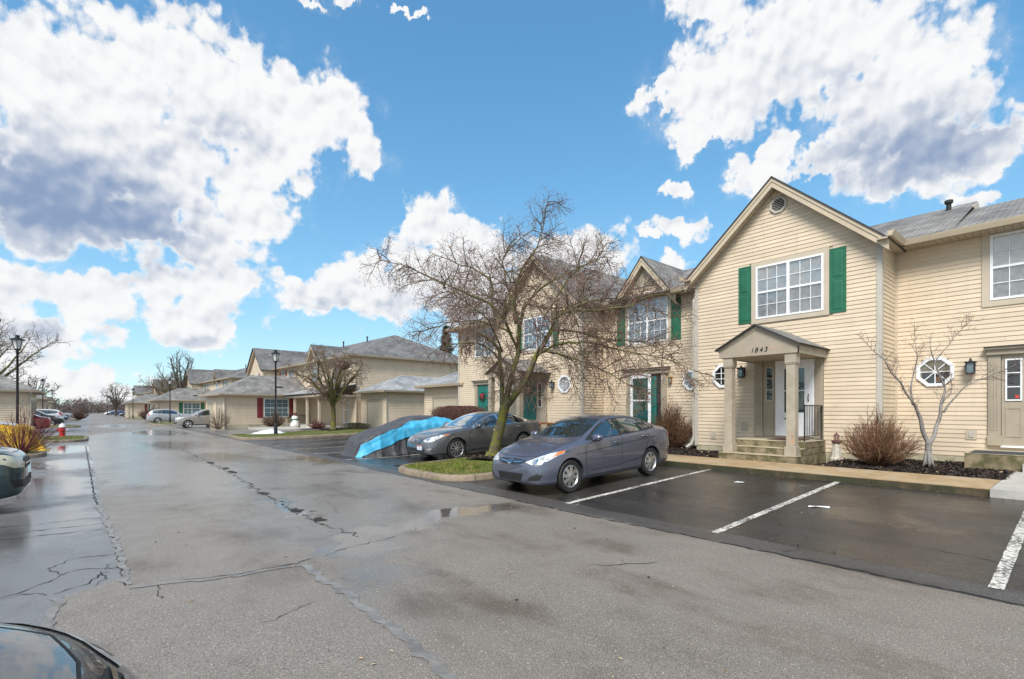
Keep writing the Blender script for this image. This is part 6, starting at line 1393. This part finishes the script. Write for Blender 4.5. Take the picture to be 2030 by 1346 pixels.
# larger saloon
SP_B = dict(L=4.85, rw=.33, rr=.235, spokes=10, sw=.022, axle=(.97, 3.745),
    top=[(0, .60), (.06, .66), (.2, .76), (.5, .865), (.95, .955), (1.38, 1.005), (1.55, 1.06), (1.9, 1.22), (2.25, 1.36), (2.55, 1.425), (2.9, 1.445), (3.3, 1.425), (3.7, 1.34), (4.05, 1.2), (4.3, 1.115), (4.55, 1.095), (4.75, 1.06), (4.82, .95), (4.85, .82)],
    zb=[(0, .54), (.06, .59), (.2, .68), (.5, .785), (.95, .875), (1.4, .93), (1.9, .945), (2.8, .97), (3.6, 1.0), (4.1, 1.02), (4.55, 1.02), (4.78, .95), (4.85, .78)],
    zte=[(0, .57), (.06, .63), (.2, .73), (.5, .835), (.95, .925), (1.38, .975), (1.55, 1.02), (1.9, 1.165), (2.25, 1.295), (2.55, 1.355), (2.9, 1.372), (3.3, 1.355), (3.7, 1.275), (4.05, 1.15), (4.3, 1.08), (4.55, 1.065), (4.78, 1.0), (4.85, .8)],
    wm=[(0, .54), (.04, .64), (.12, .745), (.3, .83), (.6, .885), (.97, .905), (1.5, .908), (3.3, .908), (3.8, .908), (4.3, .88), (4.62, .81), (4.79, .71), (4.85, .58)],
    wb=[(0, .5), (.06, .6), (.2, .73), (.5, .81), (.95, .85), (1.4, .86), (2.4, .86), (3.4, .86), (4.0, .84), (4.45, .79), (4.75, .69), (4.85, .52)],
    wt=[(0, .44), (.2, .62), (.5, .70), (.95, .745), (1.38, .76), (1.6, .72), (2.1, .635), (2.6, .60), (3.2, .595), (3.7, .605), (4.1, .63), (4.4, .67), (4.7, .6), (4.85, .42)],
    zl=[(0, .28), (.05, .225), (.25, .19), (.6, .185), (1.2, .195), (3.4, .195), (4.2, .22), (4.65, .27), (4.85, .36)],
    wind=[(1.42, 0), (1.43, .3), (1.47, .52), (1.56, .70), (1.8, .675), (2.1, .62), (2.33, .57), (2.31, .3), (2.30, 0), (2.31, -.3), (2.33, -.57), (2.1, -.62), (1.8, -.675), (1.56, -.70), (1.47, -.52), (1.43, -.3)],
    rear=[(3.62, 0), (3.64, .48), (3.95, .53), (4.22, .56), (4.28, .4), (4.3, 0), (4.28, -.4), (4.22, -.56), (3.95, -.53), (3.64, -.48)],
    glassline=[(1.53, .955), (1.8, 1.085), (2.1, 1.215), (2.35, 1.295), (2.6, 1.345), (2.95, 1.36), (3.3, 1.34), (3.65, 1.265), (3.95, 1.16), (4.08, 1.08), (3.95, 1.045), (3.4, 1.02), (2.6, .985), (1.9, .96)],
    side=[[(1.66, .975), (1.85, 1.085), (2.15, 1.215), (2.42, 1.295), (2.66, 1.325), (2.70, 1.005), (2.0, .982)], [(2.79, 1.012), (2.76, 1.33), (3.05, 1.335), (3.3, 1.315), (3.55, 1.265), (3.68, 1.07), (3.62, 1.045)], [(3.715, 1.075), (3.61, 1.25), (3.8, 1.19), (3.95, 1.125), (3.9, 1.085)]],
    head=[(.40, .64), (.55, .60), (.70, .61), (.80, .68), (.865, .79), (.86, .825), (.74, .80), (.60, .74), (.46, .69)], amber=[(.825, .745), (.862, .795), (.858, .822), (.82, .81)], bulb=[(.58, .665)],
    tail=[(.45, .86), (.70, .82), (.79, .9), (.77, 1.0), (.6, 1.02), (.46, .97)], tail_side=[[(4.52, .90), (4.78, .84), (4.79, .96), (4.6, 1.0)]],
    fog=[], foglight=[[(.60, .33), (.70, .31), (.76, .36), (.75, .42), (.66, .425), (.60, .40)]],
    front=[('grille', [(-.34, .68), (-.28, .53), (.28, .53), (.34, .68), (.2, .70), (-.2, .70)], PLAST, .004)] + [('grille_slat', [(-.325 + .012 * i, .678 - .03 * i), (.325 - .012 * i, .678 - .03 * i), (.325 - .012 * i, .664 - .03 * i), (-.325 + .012 * i, .664 - .03 * i)], CHROME, .011) for i in range(5)] + [
           ('emblem', [(.065 * math.cos(q * .5236), .615 + .05 * math.sin(q * .5236)) for q in range(12)], CHROME, .016), ('emblem', [(.05 * math.cos(q * .5236), .615 + .037 * math.sin(q * .5236)) for q in range(12)], PLAST, .018), ('emblem_letter', [(-.012, .642), (.004, .642), (-.004, .60), (.03, .60), (.03, .59), (-.022, .59)], CHROME, .020),
           ('lower_grille', [(-.55, .40), (-.5, .30), (.5, .30), (.55, .40)], PLAST, .004), ('plate', [(.14, .36), (.46, .36), (.46, .51), (.14, .51)], PLATE_W, .03), ('plate_band', [(.15, .475), (.45, .475), (.45, .503), (.15, .503)], pm('plate_red', (.4, .06, .05), .4), .034)],
    back=[('plate', [(-.16, .74), (.16, .74), (.16, .88), (-.16, .88)], PLATE_W, .008)],
    seams_creases=[[(1.62, .95), (1.45, .8), (1.42, .45), (1.48, .28)], [(2.75, 1.35), (2.74, .99), (2.70, .6), (2.68, .28)], [(3.72, 1.05), (3.74, .85), (3.48, .52), (3.38, .28)], [(1.48, .28), (3.38, .28)], [(.22, .66), (.5, .76), (.9, .82)]],
    handles=[(2.50, .845), (3.50, .90)], mirror=(1.78, 1.02, .86), hood=[[(.16, 0), (.17, .3), (.25, .56), (.6, .71), (1.36, .76)]], rocker=(1.42, 3.40, .205, .245), rmat=CHROME, hmat=CHROME)
# crossover
SP_C = dict(L=4.55, rw=.345, rr=.23, spokes=5, sw=.05, axle=(.92, 3.54),
    top=[(0, .78), (.05, .86), (.2, .955), (.6, 1.03), (1.0, 1.09), (1.2, 1.14), (1.5, 1.32), (1.8, 1.49), (2.05, 1.60), (2.5, 1.66), (3.2, 1.66), (3.8, 1.61), (4.1, 1.52), (4.3, 1.30), (4.42, 1.1), (4.52, .95), (4.55, .75)],
    zb=[(0, .70), (.05, .77), (.2, .86), (.6, .96), (1.1, 1.02), (1.6, 1.04), (2.6, 1.08), (3.4, 1.13), (4.0, 1.16), (4.35, 1.05), (4.5, .92), (4.55, .7)],
    zte=[(0, .74), (.05, .82), (.2, .925), (.6, 1.0), (1.0, 1.055), (1.2, 1.10), (1.5, 1.26), (1.8, 1.42), (2.05, 1.525), (2.5, 1.59), (3.2, 1.59), (3.8, 1.54), (4.1, 1.45), (4.3, 1.25), (4.42, 1.08), (4.55, .73)],
    wm=[(0, .60), (.04, .70), (.12, .79), (.3, .86), (.6, .90), (.95, .91), (3.5, .91), (4.0, .90), (4.3, .86), (4.48, .79), (4.55, .68)],
    wb=[(0, .55), (.06, .66), (.2, .77), (.5, .83), (1.0, .86), (1.6, .865), (3.4, .86), (4.0, .83), (4.35, .76), (4.55, .6)],
    wt=[(0, .5), (.2, .68), (.6, .75), (1.0, .77), (1.25, .76), (1.6, .70), (2.05, .64), (2.6, .62), (3.4, .61), (3.9, .62), (4.2, .64), (4.4, .66), (4.55, .5)],
    zl=[(0, .32), (.05, .27), (.25, .23), (.6, .22), (1.2, .24), (3.3, .24), (4.0, .27), (4.4, .33), (4.55, .42)],
    wind=[(1.2, 0), (1.21, .3), (1.25, .55), (1.34, .72), (1.6, .69), (1.85, .64), (2.05, .60), (2.02, .3), (2.01, 0), (2.02, -.3), (2.05, -.60), (1.85, -.64), (1.6, -.69), (1.34, -.72), (1.25, -.55), (1.21, -.3)],
    rear=[(4.1, 0), (4.12, .48), (4.27, .54), (4.33, .5), (4.34, 0), (4.33, -.5), (4.27, -.54), (4.12, -.48)],
    glassline=[(1.36, 1.06), (1.6, 1.21), (1.85, 1.36), (2.1, 1.48), (2.5, 1.555), (3.2, 1.555), (3.75, 1.51), (4.0, 1.42), (4.05, 1.25), (3.8, 1.18), (3.0, 1.13), (2.0, 1.075)],
    side=[[(1.5, 1.085), (1.7, 1.21), (1.95, 1.36), (2.15, 1.45), (2.42, 1.51), (2.44, 1.105), (2.0, 1.09)], [(2.52, 1.115), (2.50, 1.52), (2.9, 1.525), (3.25, 1.515), (3.38, 1.16), (3.0, 1.14)], [(3.46, 1.175), (3.36, 1.51), (3.72, 1.475), (3.93, 1.39), (3.96, 1.25), (3.75, 1.195)]],
    head=[(.44, .76), (.60, .69), (.76, .70), (.855, .80), (.885, .90), (.86, .935), (.72, .90), (.56, .83)], bulb=[],
    tail=[(.60, .95), (.78, .92), (.80, 1.05), (.74, 1.35), (.66, 1.36)], tail_side=[[(4.25, .98), (4.46, .93), (4.36, 1.12), (4.22, 1.35), (4.13, 1.36)]],
    fog=[[(.55, .38), (.76, .40), (.80, .52), (.58, .50)]],
    front=[('grille', [(-.42, .80), (-.38, .66), (.38, .66), (.42, .80), (.2, .82), (-.2, .82)], PLAST, .004), ('grille_bar', [(-.40, .75), (.40, .75), (.40, .725), (-.40, .725)], CHROME, .010), ('lower_grille', [(-.5, .50), (-.45, .35), (.45, .35), (.5, .50)], PLAST, .004)],
    back=[('plate', [(-.17, .78), (.17, .78), (.17, .92), (-.17, .92)], PLATE_W, .008)],
    seams_creases=[[(1.45, 1.05), (1.32, .9), (1.30, .5), (1.38, .3)], [(2.47, 1.5), (2.46, 1.1), (2.44, .3)], [(3.42, 1.15), (3.44, .9), (3.2, .55), (3.1, .3)]],
    handles=[(2.28, .95), (3.25, .99)], mirror=(1.6, 1.12, .88), hood=[[(.12, 0), (.14, .4), (.25, .65), (1.15, .77)]], rocker=(1.35, 3.15, .25, .32))
def lower(sp, k, z0=.86):
    f = lambda z: z if z < z0 else z0 + (z - z0) * k
    for n in ('top', 'zb', 'zte'): sp[n] = [(a, f(b)) for a, b in sp[n]]
    sp['glassline'] = [(a, f(b)) for a, b in sp['glassline']]; sp['side'] = [[(a, f(b)) for a, b in p] for p in sp['side']]
    sp['seams_creases'] = [[(a, f(b)) for a, b in p] for p in sp['seams_creases']]; m = sp['mirror']; sp['mirror'] = (m[0], f(m[1]), m[2])
lower(SP_A, .90)
def put(c, x_nose, y_, heading, label, group=None, cat='car', tilt=True, name=None):
    """heading +1: nose towards +X, -1: nose towards -X"""
    root = c.root if isinstance(c, Car) else c; L = root['len']; cx = x_nose - heading * L / 2
    z0, z1 = gz(cx + heading * L * .3, y_), gz(cx - heading * L * .3, y_)
    root.location = (cx, y_, (z0 + z1) / 2); root.rotation_euler = (0, math.atan2(z1 - z0, L * .6), 0 if heading > 0 else math.pi)
    return tag(root, label, cat, group)
def recolour(root, old, new):
    for o in [root] + list(root.children_recursive):
        for s_ in o.material_slots:
            if s_.material == old: s_.link = 'OBJECT'; s_.material = new
def another(c, old, new):
    r_ = copy_tree(c.root); recolour(r_, old, new); return r_
GRP = 'cars parked along the drive'
cA = make_car(SP_A, P_GREY); cA.root['len'] = SP_A['L']; put(cA, 6.04, 7.17, -1, 'blue-grey compact sedan with wet hood in the nearest parking space', GRP)
MB().tube([(-.95, 0, 1.40), (-1.10, 0, 1.62)], [.008, .004], 5).build('antenna', PLAST, None); an = COL.objects['antenna']
an.parent = cA.root
cB = make_car(SP_B, P_DARK, trim=CHROME); cB.root['len'] = SP_B['L']; put(cB, 7.72, 13.78, -1, 'dark grey sedan parked behind the big tree', GRP)
cC = make_car(SP_C, P_TEAL, lens=LENS_Y); cC.root['len'] = SP_C['L']; put(cC, -.84, 11.55, 1, 'teal crossover with yellowed headlight at the left edge', GRP)
r_ = another(cB, P_DARK, P_BLACK); put(r_, .13, 1.95, 1, 'dark car whose wet bonnet fills the lower left corner', GRP)
r_ = another(cC, P_TEAL, P_SILVER); recolour(r_, LENS_Y, LENS); put(r_, 9.2, 70.5, 1, 'silver crossover with its tail to the drive', GRP)
r_ = another(cC, P_TEAL, P_TAN); recolour(r_, LENS_Y, LENS); put(r_, 5.4, 52.0, -1, 'warm silver crossover nosing out beside the garage block', GRP)
r_ = another(cA, P_GREY, P_RED); put(r_, -6.75, 49.6, -1, 'red sedan parked tail out beyond the hydrant', GRP)
r_ = another(cC, P_TEAL, P_BLACK); recolour(r_, LENS_Y, LENS); put(r_, -2.2, 65.5, 1, 'black crossover nosing out behind the red sedan', GRP)
r_ = another(cC, P_TEAL, P_WHITE); recolour(r_, LENS_Y, LENS); put(r_, -7.0, 73.5, -1, 'white crossover parked behind the black one on the left', GRP)
r_ = another(cA, P_GREY, P_BLUE); put(r_, -2.6, 90, 1, 'small blue car far along the left side', GRP)
r_ = another(cA, P_GREY, P_WHITE); put(r_, -2.8, 117, 1, 'pale car far along the left side', GRP)
r_ = another(cB, P_DARK, P_DARK); put(r_, -2.9, 124, 1, 'dark car at the far end of the left side', GRP)
r_ = another(cB, P_DARK, P_BLACK); put(r_, 4.1, 134, -1, 'black sedan beside the third garage block', GRP)
r_ = another(cA, P_GREY, P_BLUE); put(r_, 2.8, 178, -1, 'blue car far down the right side', GRP)
r_ = another(cA, P_GREY, P_WHITE); put(r_, 2.4, 187, -1, 'white car far down the right side', GRP)
r_ = another(cA, P_GREY, P_RED); put(r_, 6.5, 175, -1, 'red car far down the right side', GRP)
# cars under covers
def cover_point(sp, s_, t, rg=0, grow=.05, flare=.2):
    """t 0..1 across the car from one hem to the other; s_ along it from the nose"""
    q = clamp(s_, .02, sp['L'] - .02); over = max(0, -s_, s_ - sp['L'])
    sec = section(sp, q); pts = [(sec[4][0] + flare, .01), (sec[4][0] + flare * .55, .22), (sec[4][0] + grow, .5), (sec[6][0] + grow, sec[6][1] + .01), (sec[8][0] + grow + .02, sec[8][1]), (sec[9][0] + .03, sec[9][1] + .015), (0, sec[12][1] + .025)]
    c = crom(pts, 6); f = t * 2 if t <= .5 else (1 - t) * 2; x = f * (len(c) - 1); i = min(int(x), len(c) - 2); a, b = c[i], c[i + 1]; k = x - i
    y_, z = a[0] + (b[0] - a[0]) * k, a[1] + (b[1] - a[1]) * k
    if over > 0:
        m = clamp(over / .3); z = z * (1 - m) ** 1.2 + .012 * m; y_ *= 1 + .05 * m
    low = clamp(1 - z / .95); fold = .07 * low * (1 - 1.6 * abs(math.sin(s_ * 6.5 + 2.5 * noise.noise(Vector((s_ * 1.3, t * 2, rg)))))) + .03 * noise.noise(Vector((s_ * 3, t * 9, rg + 2))) * (.3 + low)
    sag = .025 * noise.noise(Vector((s_ * 2.2, t * 7, rg + 5))) + .012 * noise.noise(Vector((s_ * 7, t * 20, rg)))
    ridge = 1 - abs(noise.noise(Vector((s_ * 2.6 + t * 3, t * 5 - s_ * 1.5, rg + 11)))) * 2
    fold += .05 * (ridge - .5) * (.35 + low)
    y_ += fold; z = max(.008, (z + sag * clamp(z * 2) + .03 * (ridge - .5) * clamp(z * 2)) * sp.get('squash', 1.))
    return Vector((sp['L'] / 2 - s_ + fold * .4, y_ if t <= .5 else -y_, z))
def sheet_mesh(fn, ns, nt, name, mat, parent, hem=None):
    mb = MB()
    for i in range(ns + 1):
        for j in range(nt + 1): mb.v.append(tuple(fn(i / ns, j / nt)))
    for i in range(ns):
        for j in range(nt): mb.f.append([i * (nt + 1) + j, (i + 1) * (nt + 1) + j, (i + 1) * (nt + 1) + j + 1, i * (nt + 1) + j + 1]); mb.m.append(0)
    return mb.build(name, mat, parent, smooth=True, recalc=False)
TARP = pm('grey_cover_cloth', (.055, .055, .06), .65, var=.25, scale=4, bump=.15, bscale=30); TARPB = pm('blue_tarp_cloth', (.05, .38, .62), .5, var=.12, scale=5, bump=.1, bscale=25, col2=(.12, .50, .72), s2=4, c2=(.5, .7))
TARPY = pm('yellow_cover_cloth', (.62, .36, .015), .45, var=.2, scale=4, bump=.12, bscale=20); TARPS = pm('silver_patch_cloth', (.5, .52, .55), .35, var=.2, scale=9)
def covered(name, label, x_nose, y_, heading, mat, seed, cat='car', sp=SP_A):
    t = empty(name); t['len'] = sp['L']
    sheet_mesh(lambda a, b: cover_point(sp, -.42 + a * (sp['L'] + .84), b, seed), 130, 64, 'cover', mat, t)
    put(t, x_nose, y_, heading, label, None, cat); return t
SP_A['squash'] = .93
cv = covered('covered_car', 'car hidden under a dark grey cloth cover beside the grey sedan', 6.95, 16.7, -1, TARP, 1.)
tb_ = empty('blue_tarp'); tb_['len'] = SP_A['L']
def blue_pt(a, b):
    s_ = -.40 + a * (SP_A['L'] + .42); f = clamp(a)
    lo = .01 + .12 * sst(.0, .35, f) + .12 * f + .012 * math.sin(s_ * 5); hi = lo + .10 + .08 * sst(.05, .5, f) + .02 * math.sin(s_ * 4 + 1); hi = min(hi, .47)
    p = cover_point(SP_A, s_, lo + (hi - lo) * b, 1.); n_ = Vector((p.x * .05, p.y, (p.z - .3))).normalized()
    return p + n_ * (.022 + .012 * noise.noise(Vector((s_ * 3, b * 4, 8)))) + Vector((.02, 0, 0))
sheet_mesh(blue_pt, 110, 20, 'tarp_sheet', TARPB, tb_); put(tb_, 6.95, 16.7, -1, 'bright blue tarp laid over the covered car', None, 'tarp')
yc = covered('covered_car', 'car under a yellow cover behind the red-twigged shrub', -1.75, 27.3, 1, TARPY, 7., sp=SP_C)
sheet_mesh(lambda a, b: cover_point(SP_C, .5 + a * .5, .33 + b * .34, 7.) + Vector((0, 0, .015)), 10, 24, 'silver_patch', TARPS, None); sp_ = COL.objects['silver_patch']; sp_.parent = yc
# ------------------------------------------------------------------ street furniture and small things
FROST = pm('frosted_glass', (.72, .73, .72), .3, var=.05, coat=.5)
def lamp_post():
    t = empty('street_lamp'); b = MB()
    b.lathe([(0, 0), (.15, 0), (.15, .06), (.11, .10), (.10, .55), (.075, .62), (.062, .68)], (0, 0, 0), 16); b.build('base', BLACK, t, smooth=40)
    MB().lathe([(0, .6), (.06, .6), (.052, 2.2), (.045, 4.2), (.06, 4.22), (.06, 4.28), (.04, 4.32), (0, 4.32)], (0, 0, 0), 14).build('pole', BLACK, t, smooth=40)
    hd = MB(); hd.lathe([(0, 4.30), (.10, 4.32), (.12, 4.36), (.12, 4.39), (0, 4.39)], (0, 0, 0), 12)
    for i in range(6):
        a = i * math.pi / 3 + .5; hd.tube([(.115 * math.cos(a), .115 * math.sin(a), 4.38), (.205 * math.cos(a), .205 * math.sin(a), 4.80)], .012, 4)
    hd.lathe([(0, 4.80), (.285, 4.80), (.285, 4.825), (.20, 4.88), (.11, 4.92), (.08, 4.94), (.08, 5.0), (.10, 5.01), (.10, 5.04), (0, 5.06)], (0, 0, 0), 12)
    h_ = hd.build('lantern_head', BLACK, t, smooth=40); MB().lathe([(0, 4.39), (.105, 4.39), (.195, 4.795), (0, 4.795)], (0, 0, 0), 12).build('lantern_glass', FROST, h_, smooth=40)
    return t
l0 = lamp_post(); GL = 'black street lamps along the drive'
for i, (x, y_, lb) in enumerate([(8.27, 31.5, 'black lamp post on the island before the red shutters'), (-2.76, 33.2, 'tall black lamp post at the left edge behind the hydrant island'), (-4.45, 78.5, 'black lamp post beside the second garage block on the left'), (6.6, 67.5, 'black lamp post beside the silver crossover'), (5.0, 103, 'black lamp post before the third garage block'), (3.9, 140, 'black lamp post beyond the third garage block'), (-5.5, 118, 'black lamp post far along the left side'), (3.0, 176, 'farthest black lamp post on the right')]):
    o = l0 if i == 0 else copy_tree(l0); o.location = (x, y_, gz(x, y_) + .1); tag(o, lb, 'lamp post', GL)
HYR = pm('hydrant_red', (.50, .018, .02), .4, var=.15, scale=12, coat=.3)
hy = empty('fire_hydrant', (-1.3, 36.6, .13)); tag(hy, 'red fire hydrant with white cap on the left grass island', 'hydrant')
x, y_, z = -1.3, 36.6, .13
MB().lathe([(0, -.05), (.17, -.05), (.17, .03), (.125, .05), (.125, .46), (.145, .47), (.145, .50), (0, .50)], (x, y_, z), 18).build('barrel', HYR, hy, smooth=40)
MB().lathe([(0, .50), (.15, .50), (.145, .56), (.11, .64), (.05, .69), (.035, .69), (.035, .74), (0, .74)], (x, y_, z), 18).build('bonnet', pm('hydrant_white', (.75, .75, .74), .4, var=.08), hy, smooth=40)
for dx, dy, r_ in ((1, 0, .065), (-1, 0, .065), (0, -1, .085)):
    MB(lambda u, n, q: (x + dx * (.10 + q) + abs(dy) * u, y_ + dy * (.10 + q) + abs(dx) * u, z + .34 + n)).lathe([(0, 0), (r_ * .8, 0), (r_ * .8, .06), (r_, .06), (r_, .12), (r_ * .4, .13), (r_ * .35, .17), (0, .17)], (0, 0, 0), 12).build('nozzle_cap', MATS['hydrant_white'] if dx == 1 else HYR, hy, smooth=40)
# lighthouse ornament in the bed
lh = empty('lighthouse_ornament', (14.22, 4.2, .33)); tag(lh, 'weathered white lighthouse ornament beside the porch', 'ornament')
LHW = pm('weathered_white', (.55, .52, .44), .7, var=.15, scale=18, col2=(.34, .22, .10), s2=7, c2=(.52, .7)); LHR = pm('rusty_red', (.13, .05, .05), .7, var=.3, scale=20); c = (14.22, 4.2, .33)
MB().lathe([(0, -.03), (.15, -.03), (.15, .05), (.135, .07), (.13, .08), (0, .08)], c, 8).build('base', LHW, lh); MB().lathe([(0, .08), (.122, .08), (.082, .43), (0, .43)], c, 8).build('tower', LHW, lh)
MB().lathe([(0, .43), (.10, .43), (.115, .45), (.115, .49), (.06, .49), (.06, .50), (0, .50)], c, 8).build('gallery', LHR, lh); ch = MB()
for i in range(8): a = i * math.pi / 4; ch.tube([(c[0] + .055 * math.cos(a), c[1] + .055 * math.sin(a), c[2] + .49), (c[0] + .055 * math.cos(a), c[1] + .055 * math.sin(a), c[2] + .60)], .007, 4)
ch.build('lamp_room', LHR, lh); MB().lathe([(0, .60), (.085, .60), (.05, .645), (.018, .67), (.018, .69), (0, .70)], c, 8).build('cap', LHR, lh)
# snowman on the far porch
sn = empty('snowman_figure', (12.55, 42.2, .16)); tag(sn, 'blow-mould snowman figure with green scarf on the far porch', 'figure'); c = (12.55, 42.2, .16); SW = pm('snowman_white', (.75, .74, .70), .45)
MB().lathe([(0, 0), (.30, 0), (.36, .18), (.33, .42), (.27, .58), (.24, .62), (.26, .74), (.22, .90), (.12, .98), (0, .99)], c, 16).build('body', SW, sn, smooth=True)
MB().lathe([(0, .96), (.20, .96), (.20, .985), (.13, .99), (.125, 1.18), (0, 1.19)], c, 14).build('hat', LHR, sn, smooth=40); sc = MB(); sc.lathe([(.24, .58), (.30, .60), (.30, .67), (.24, .69)], c, 16); sc.box(c[0] - .31, c[0] - .24, c[1] - .16, c[1] - .04, c[2] + .25, c[2] + .62); sc.build('scarf', GREEN, sn, smooth=40)
MB().box(c[0] - .37, c[0] - .33, c[1] + .0, c[1] + .06, c[2] + .28, c[2] + .52).build('broom', DARK, sn)
# wreaths on the doors
def wreath(label, fr, u, z, bow, seed):
    rg = random.Random(seed); p0 = fr(u, .06, z); t = empty('door_wreath', p0); tag(t, label, 'wreath'); mb = MB(fr)
    for i in range(420):
        a = rg.uniform(0, 6.283); r_ = .17 + rg.gauss(0, .022); b = rg.uniform(0, 6.283); q = .035 + .03 * math.cos(b); e = a + rg.uniform(-.25, .25); l = .055
        mb.add([(u + r_ * math.cos(a), q, z + r_ * math.sin(a)), (u + (r_ + l) * math.cos(e), q + rg.uniform(-.01, .03), z + (r_ + l) * math.sin(e)), (u + r_ * math.cos(a + .06), q + .01, z + r_ * math.sin(a + .06))], [(0, 1, 2)])
    tag(mb.build('greenery', PINE, t, recalc=False), kind='stuff'); bw = MB(fr)
    for s_ in (-1, 1): bw.blob((u + s_ * .09, .08, z + .10), (.085, .035, .05), seed + s_, .3, 2); bw.tube([(u, .07, z + .09), (u + s_ * .05, .08, z - .03), (u + s_ * .07, .07, z - .13)], [.018, .026, .018], 5)
    bw.build('bow', bow, t, smooth=True)
wreath('green wreath with red bow on the end house door', front(XG - .03), 19.4, 2.22, pm('red_ribbon', (.35, .015, .025), .6), 3)
wreath('wreath with pale ribbon on the door behind the big tree', front(XG - .03), 16.05, 2.45, pm('pale_ribbon', (.5, .47, .40), .7), 8)
# old snow by the lamp
mb = MB(); nn_ = 26
def snow_z(a, b): r_ = math.hypot(a, b); k = 1 + .35 * noise.noise(Vector((a * 2, b * 2, 1))); return .34 * max(0, 1 - (r_ / k) ** 1.7) + .02 * noise.noise(Vector((a * 6, b * 6, 3)))
for j in range(nn_ + 1):
    for i in range(nn_ + 1):
        a, b = -1.3 + 2.6 * i / nn_, -1.3 + 2.6 * j / nn_; mb.v.append((8.3 + a * .95, 32.8 + b * .7, .17 + snow_z(a, b) * .75 - .045))
for j in range(nn_):
    for i in range(nn_): mb.f.append([j * (nn_ + 1) + i, j * (nn_ + 1) + i + 1, (j + 1) * (nn_ + 1) + i + 1, (j + 1) * (nn_ + 1) + i]); mb.m.append(0)
tag(mb.build('snow_pile', SNOW, None, smooth=True, recalc=False), 'last heap of old snow beside the lamp post', 'snow')
# scraps and leaves on the asphalt
def scrap(name, label, x, y_, pts, mat, cat):
    z = gz(x, y_) + .006; mb = MB(); mb.prism([(x + a, y_ + b, z + c) for a, b, c in pts], (0, 0, .004)); tag(mb.build(name, mat), label, cat)
scrap('plastic_scrap', 'white scrap of plastic lying in the empty parking space', 8.45, 2.72, [(-.10, .12, 0), (-.02, .05, .01), (.06, -.12, 0), (.10, -.10, .012), (.06, .0, .01), (.02, .10, 0), (-.05, .14, .01)], WHITE, 'litter')
scrap('paper_scrap', 'small pale scrap near the footway', 9.75, 4.55, [(-.07, .08, 0), (.03, .05, .01), (.08, -.06, 0), (-.02, -.08, .008)], SNOW, 'litter')
lf = MB(); rg = random.Random(77)
for i in range(420):
    x = 10.9 - abs(rg.gauss(0, .25)) if i < 150 else rg.uniform(.4, 10.8); y_ = rg.uniform(.8, 8.6) if i < 150 else rg.uniform(1.2, 14)
    s_ = rg.uniform(.008, .026); a = rg.uniform(0, 3.14); z = gz(x, y_) + .006; ca, sa = math.cos(a) * s_, math.sin(a) * s_
    lf.add([(x - ca, y_ - sa, z), (x + sa * .5, y_ - ca * .5, z + .006), (x + ca, y_ + sa, z), (x - sa * .5, y_ + ca * .5, z + .008)], [(0, 1, 2, 3)], rg.choice((0, 0, 1, 2)))
tag(lf.build('leaf_litter', [LEAF, DARK, pm('pale_leaf', (.4, .33, .2), .8)], None, recalc=False), 'specks of leaf litter and grit scattered on the asphalt', 'litter', kind='stuff')
# timber lying behind the dark sedan, slat on the lamp island
bn = tag(empty('timber_bench', (12.85, 13.6, .31)), 'orange timber bench top behind the dark grey sedan', 'bench'); OT = pm('orange_timber', (.42, .17, .06), .7)
MB().box(12.7, 13.0, 12.9, 14.3, 1.06, 1.12).build('seat', OT, bn)
for yy in (13.0, 14.2): MB().box(12.75, 12.95, yy - .04, yy + .04, .31, 1.06).build('leg', OT, bn)
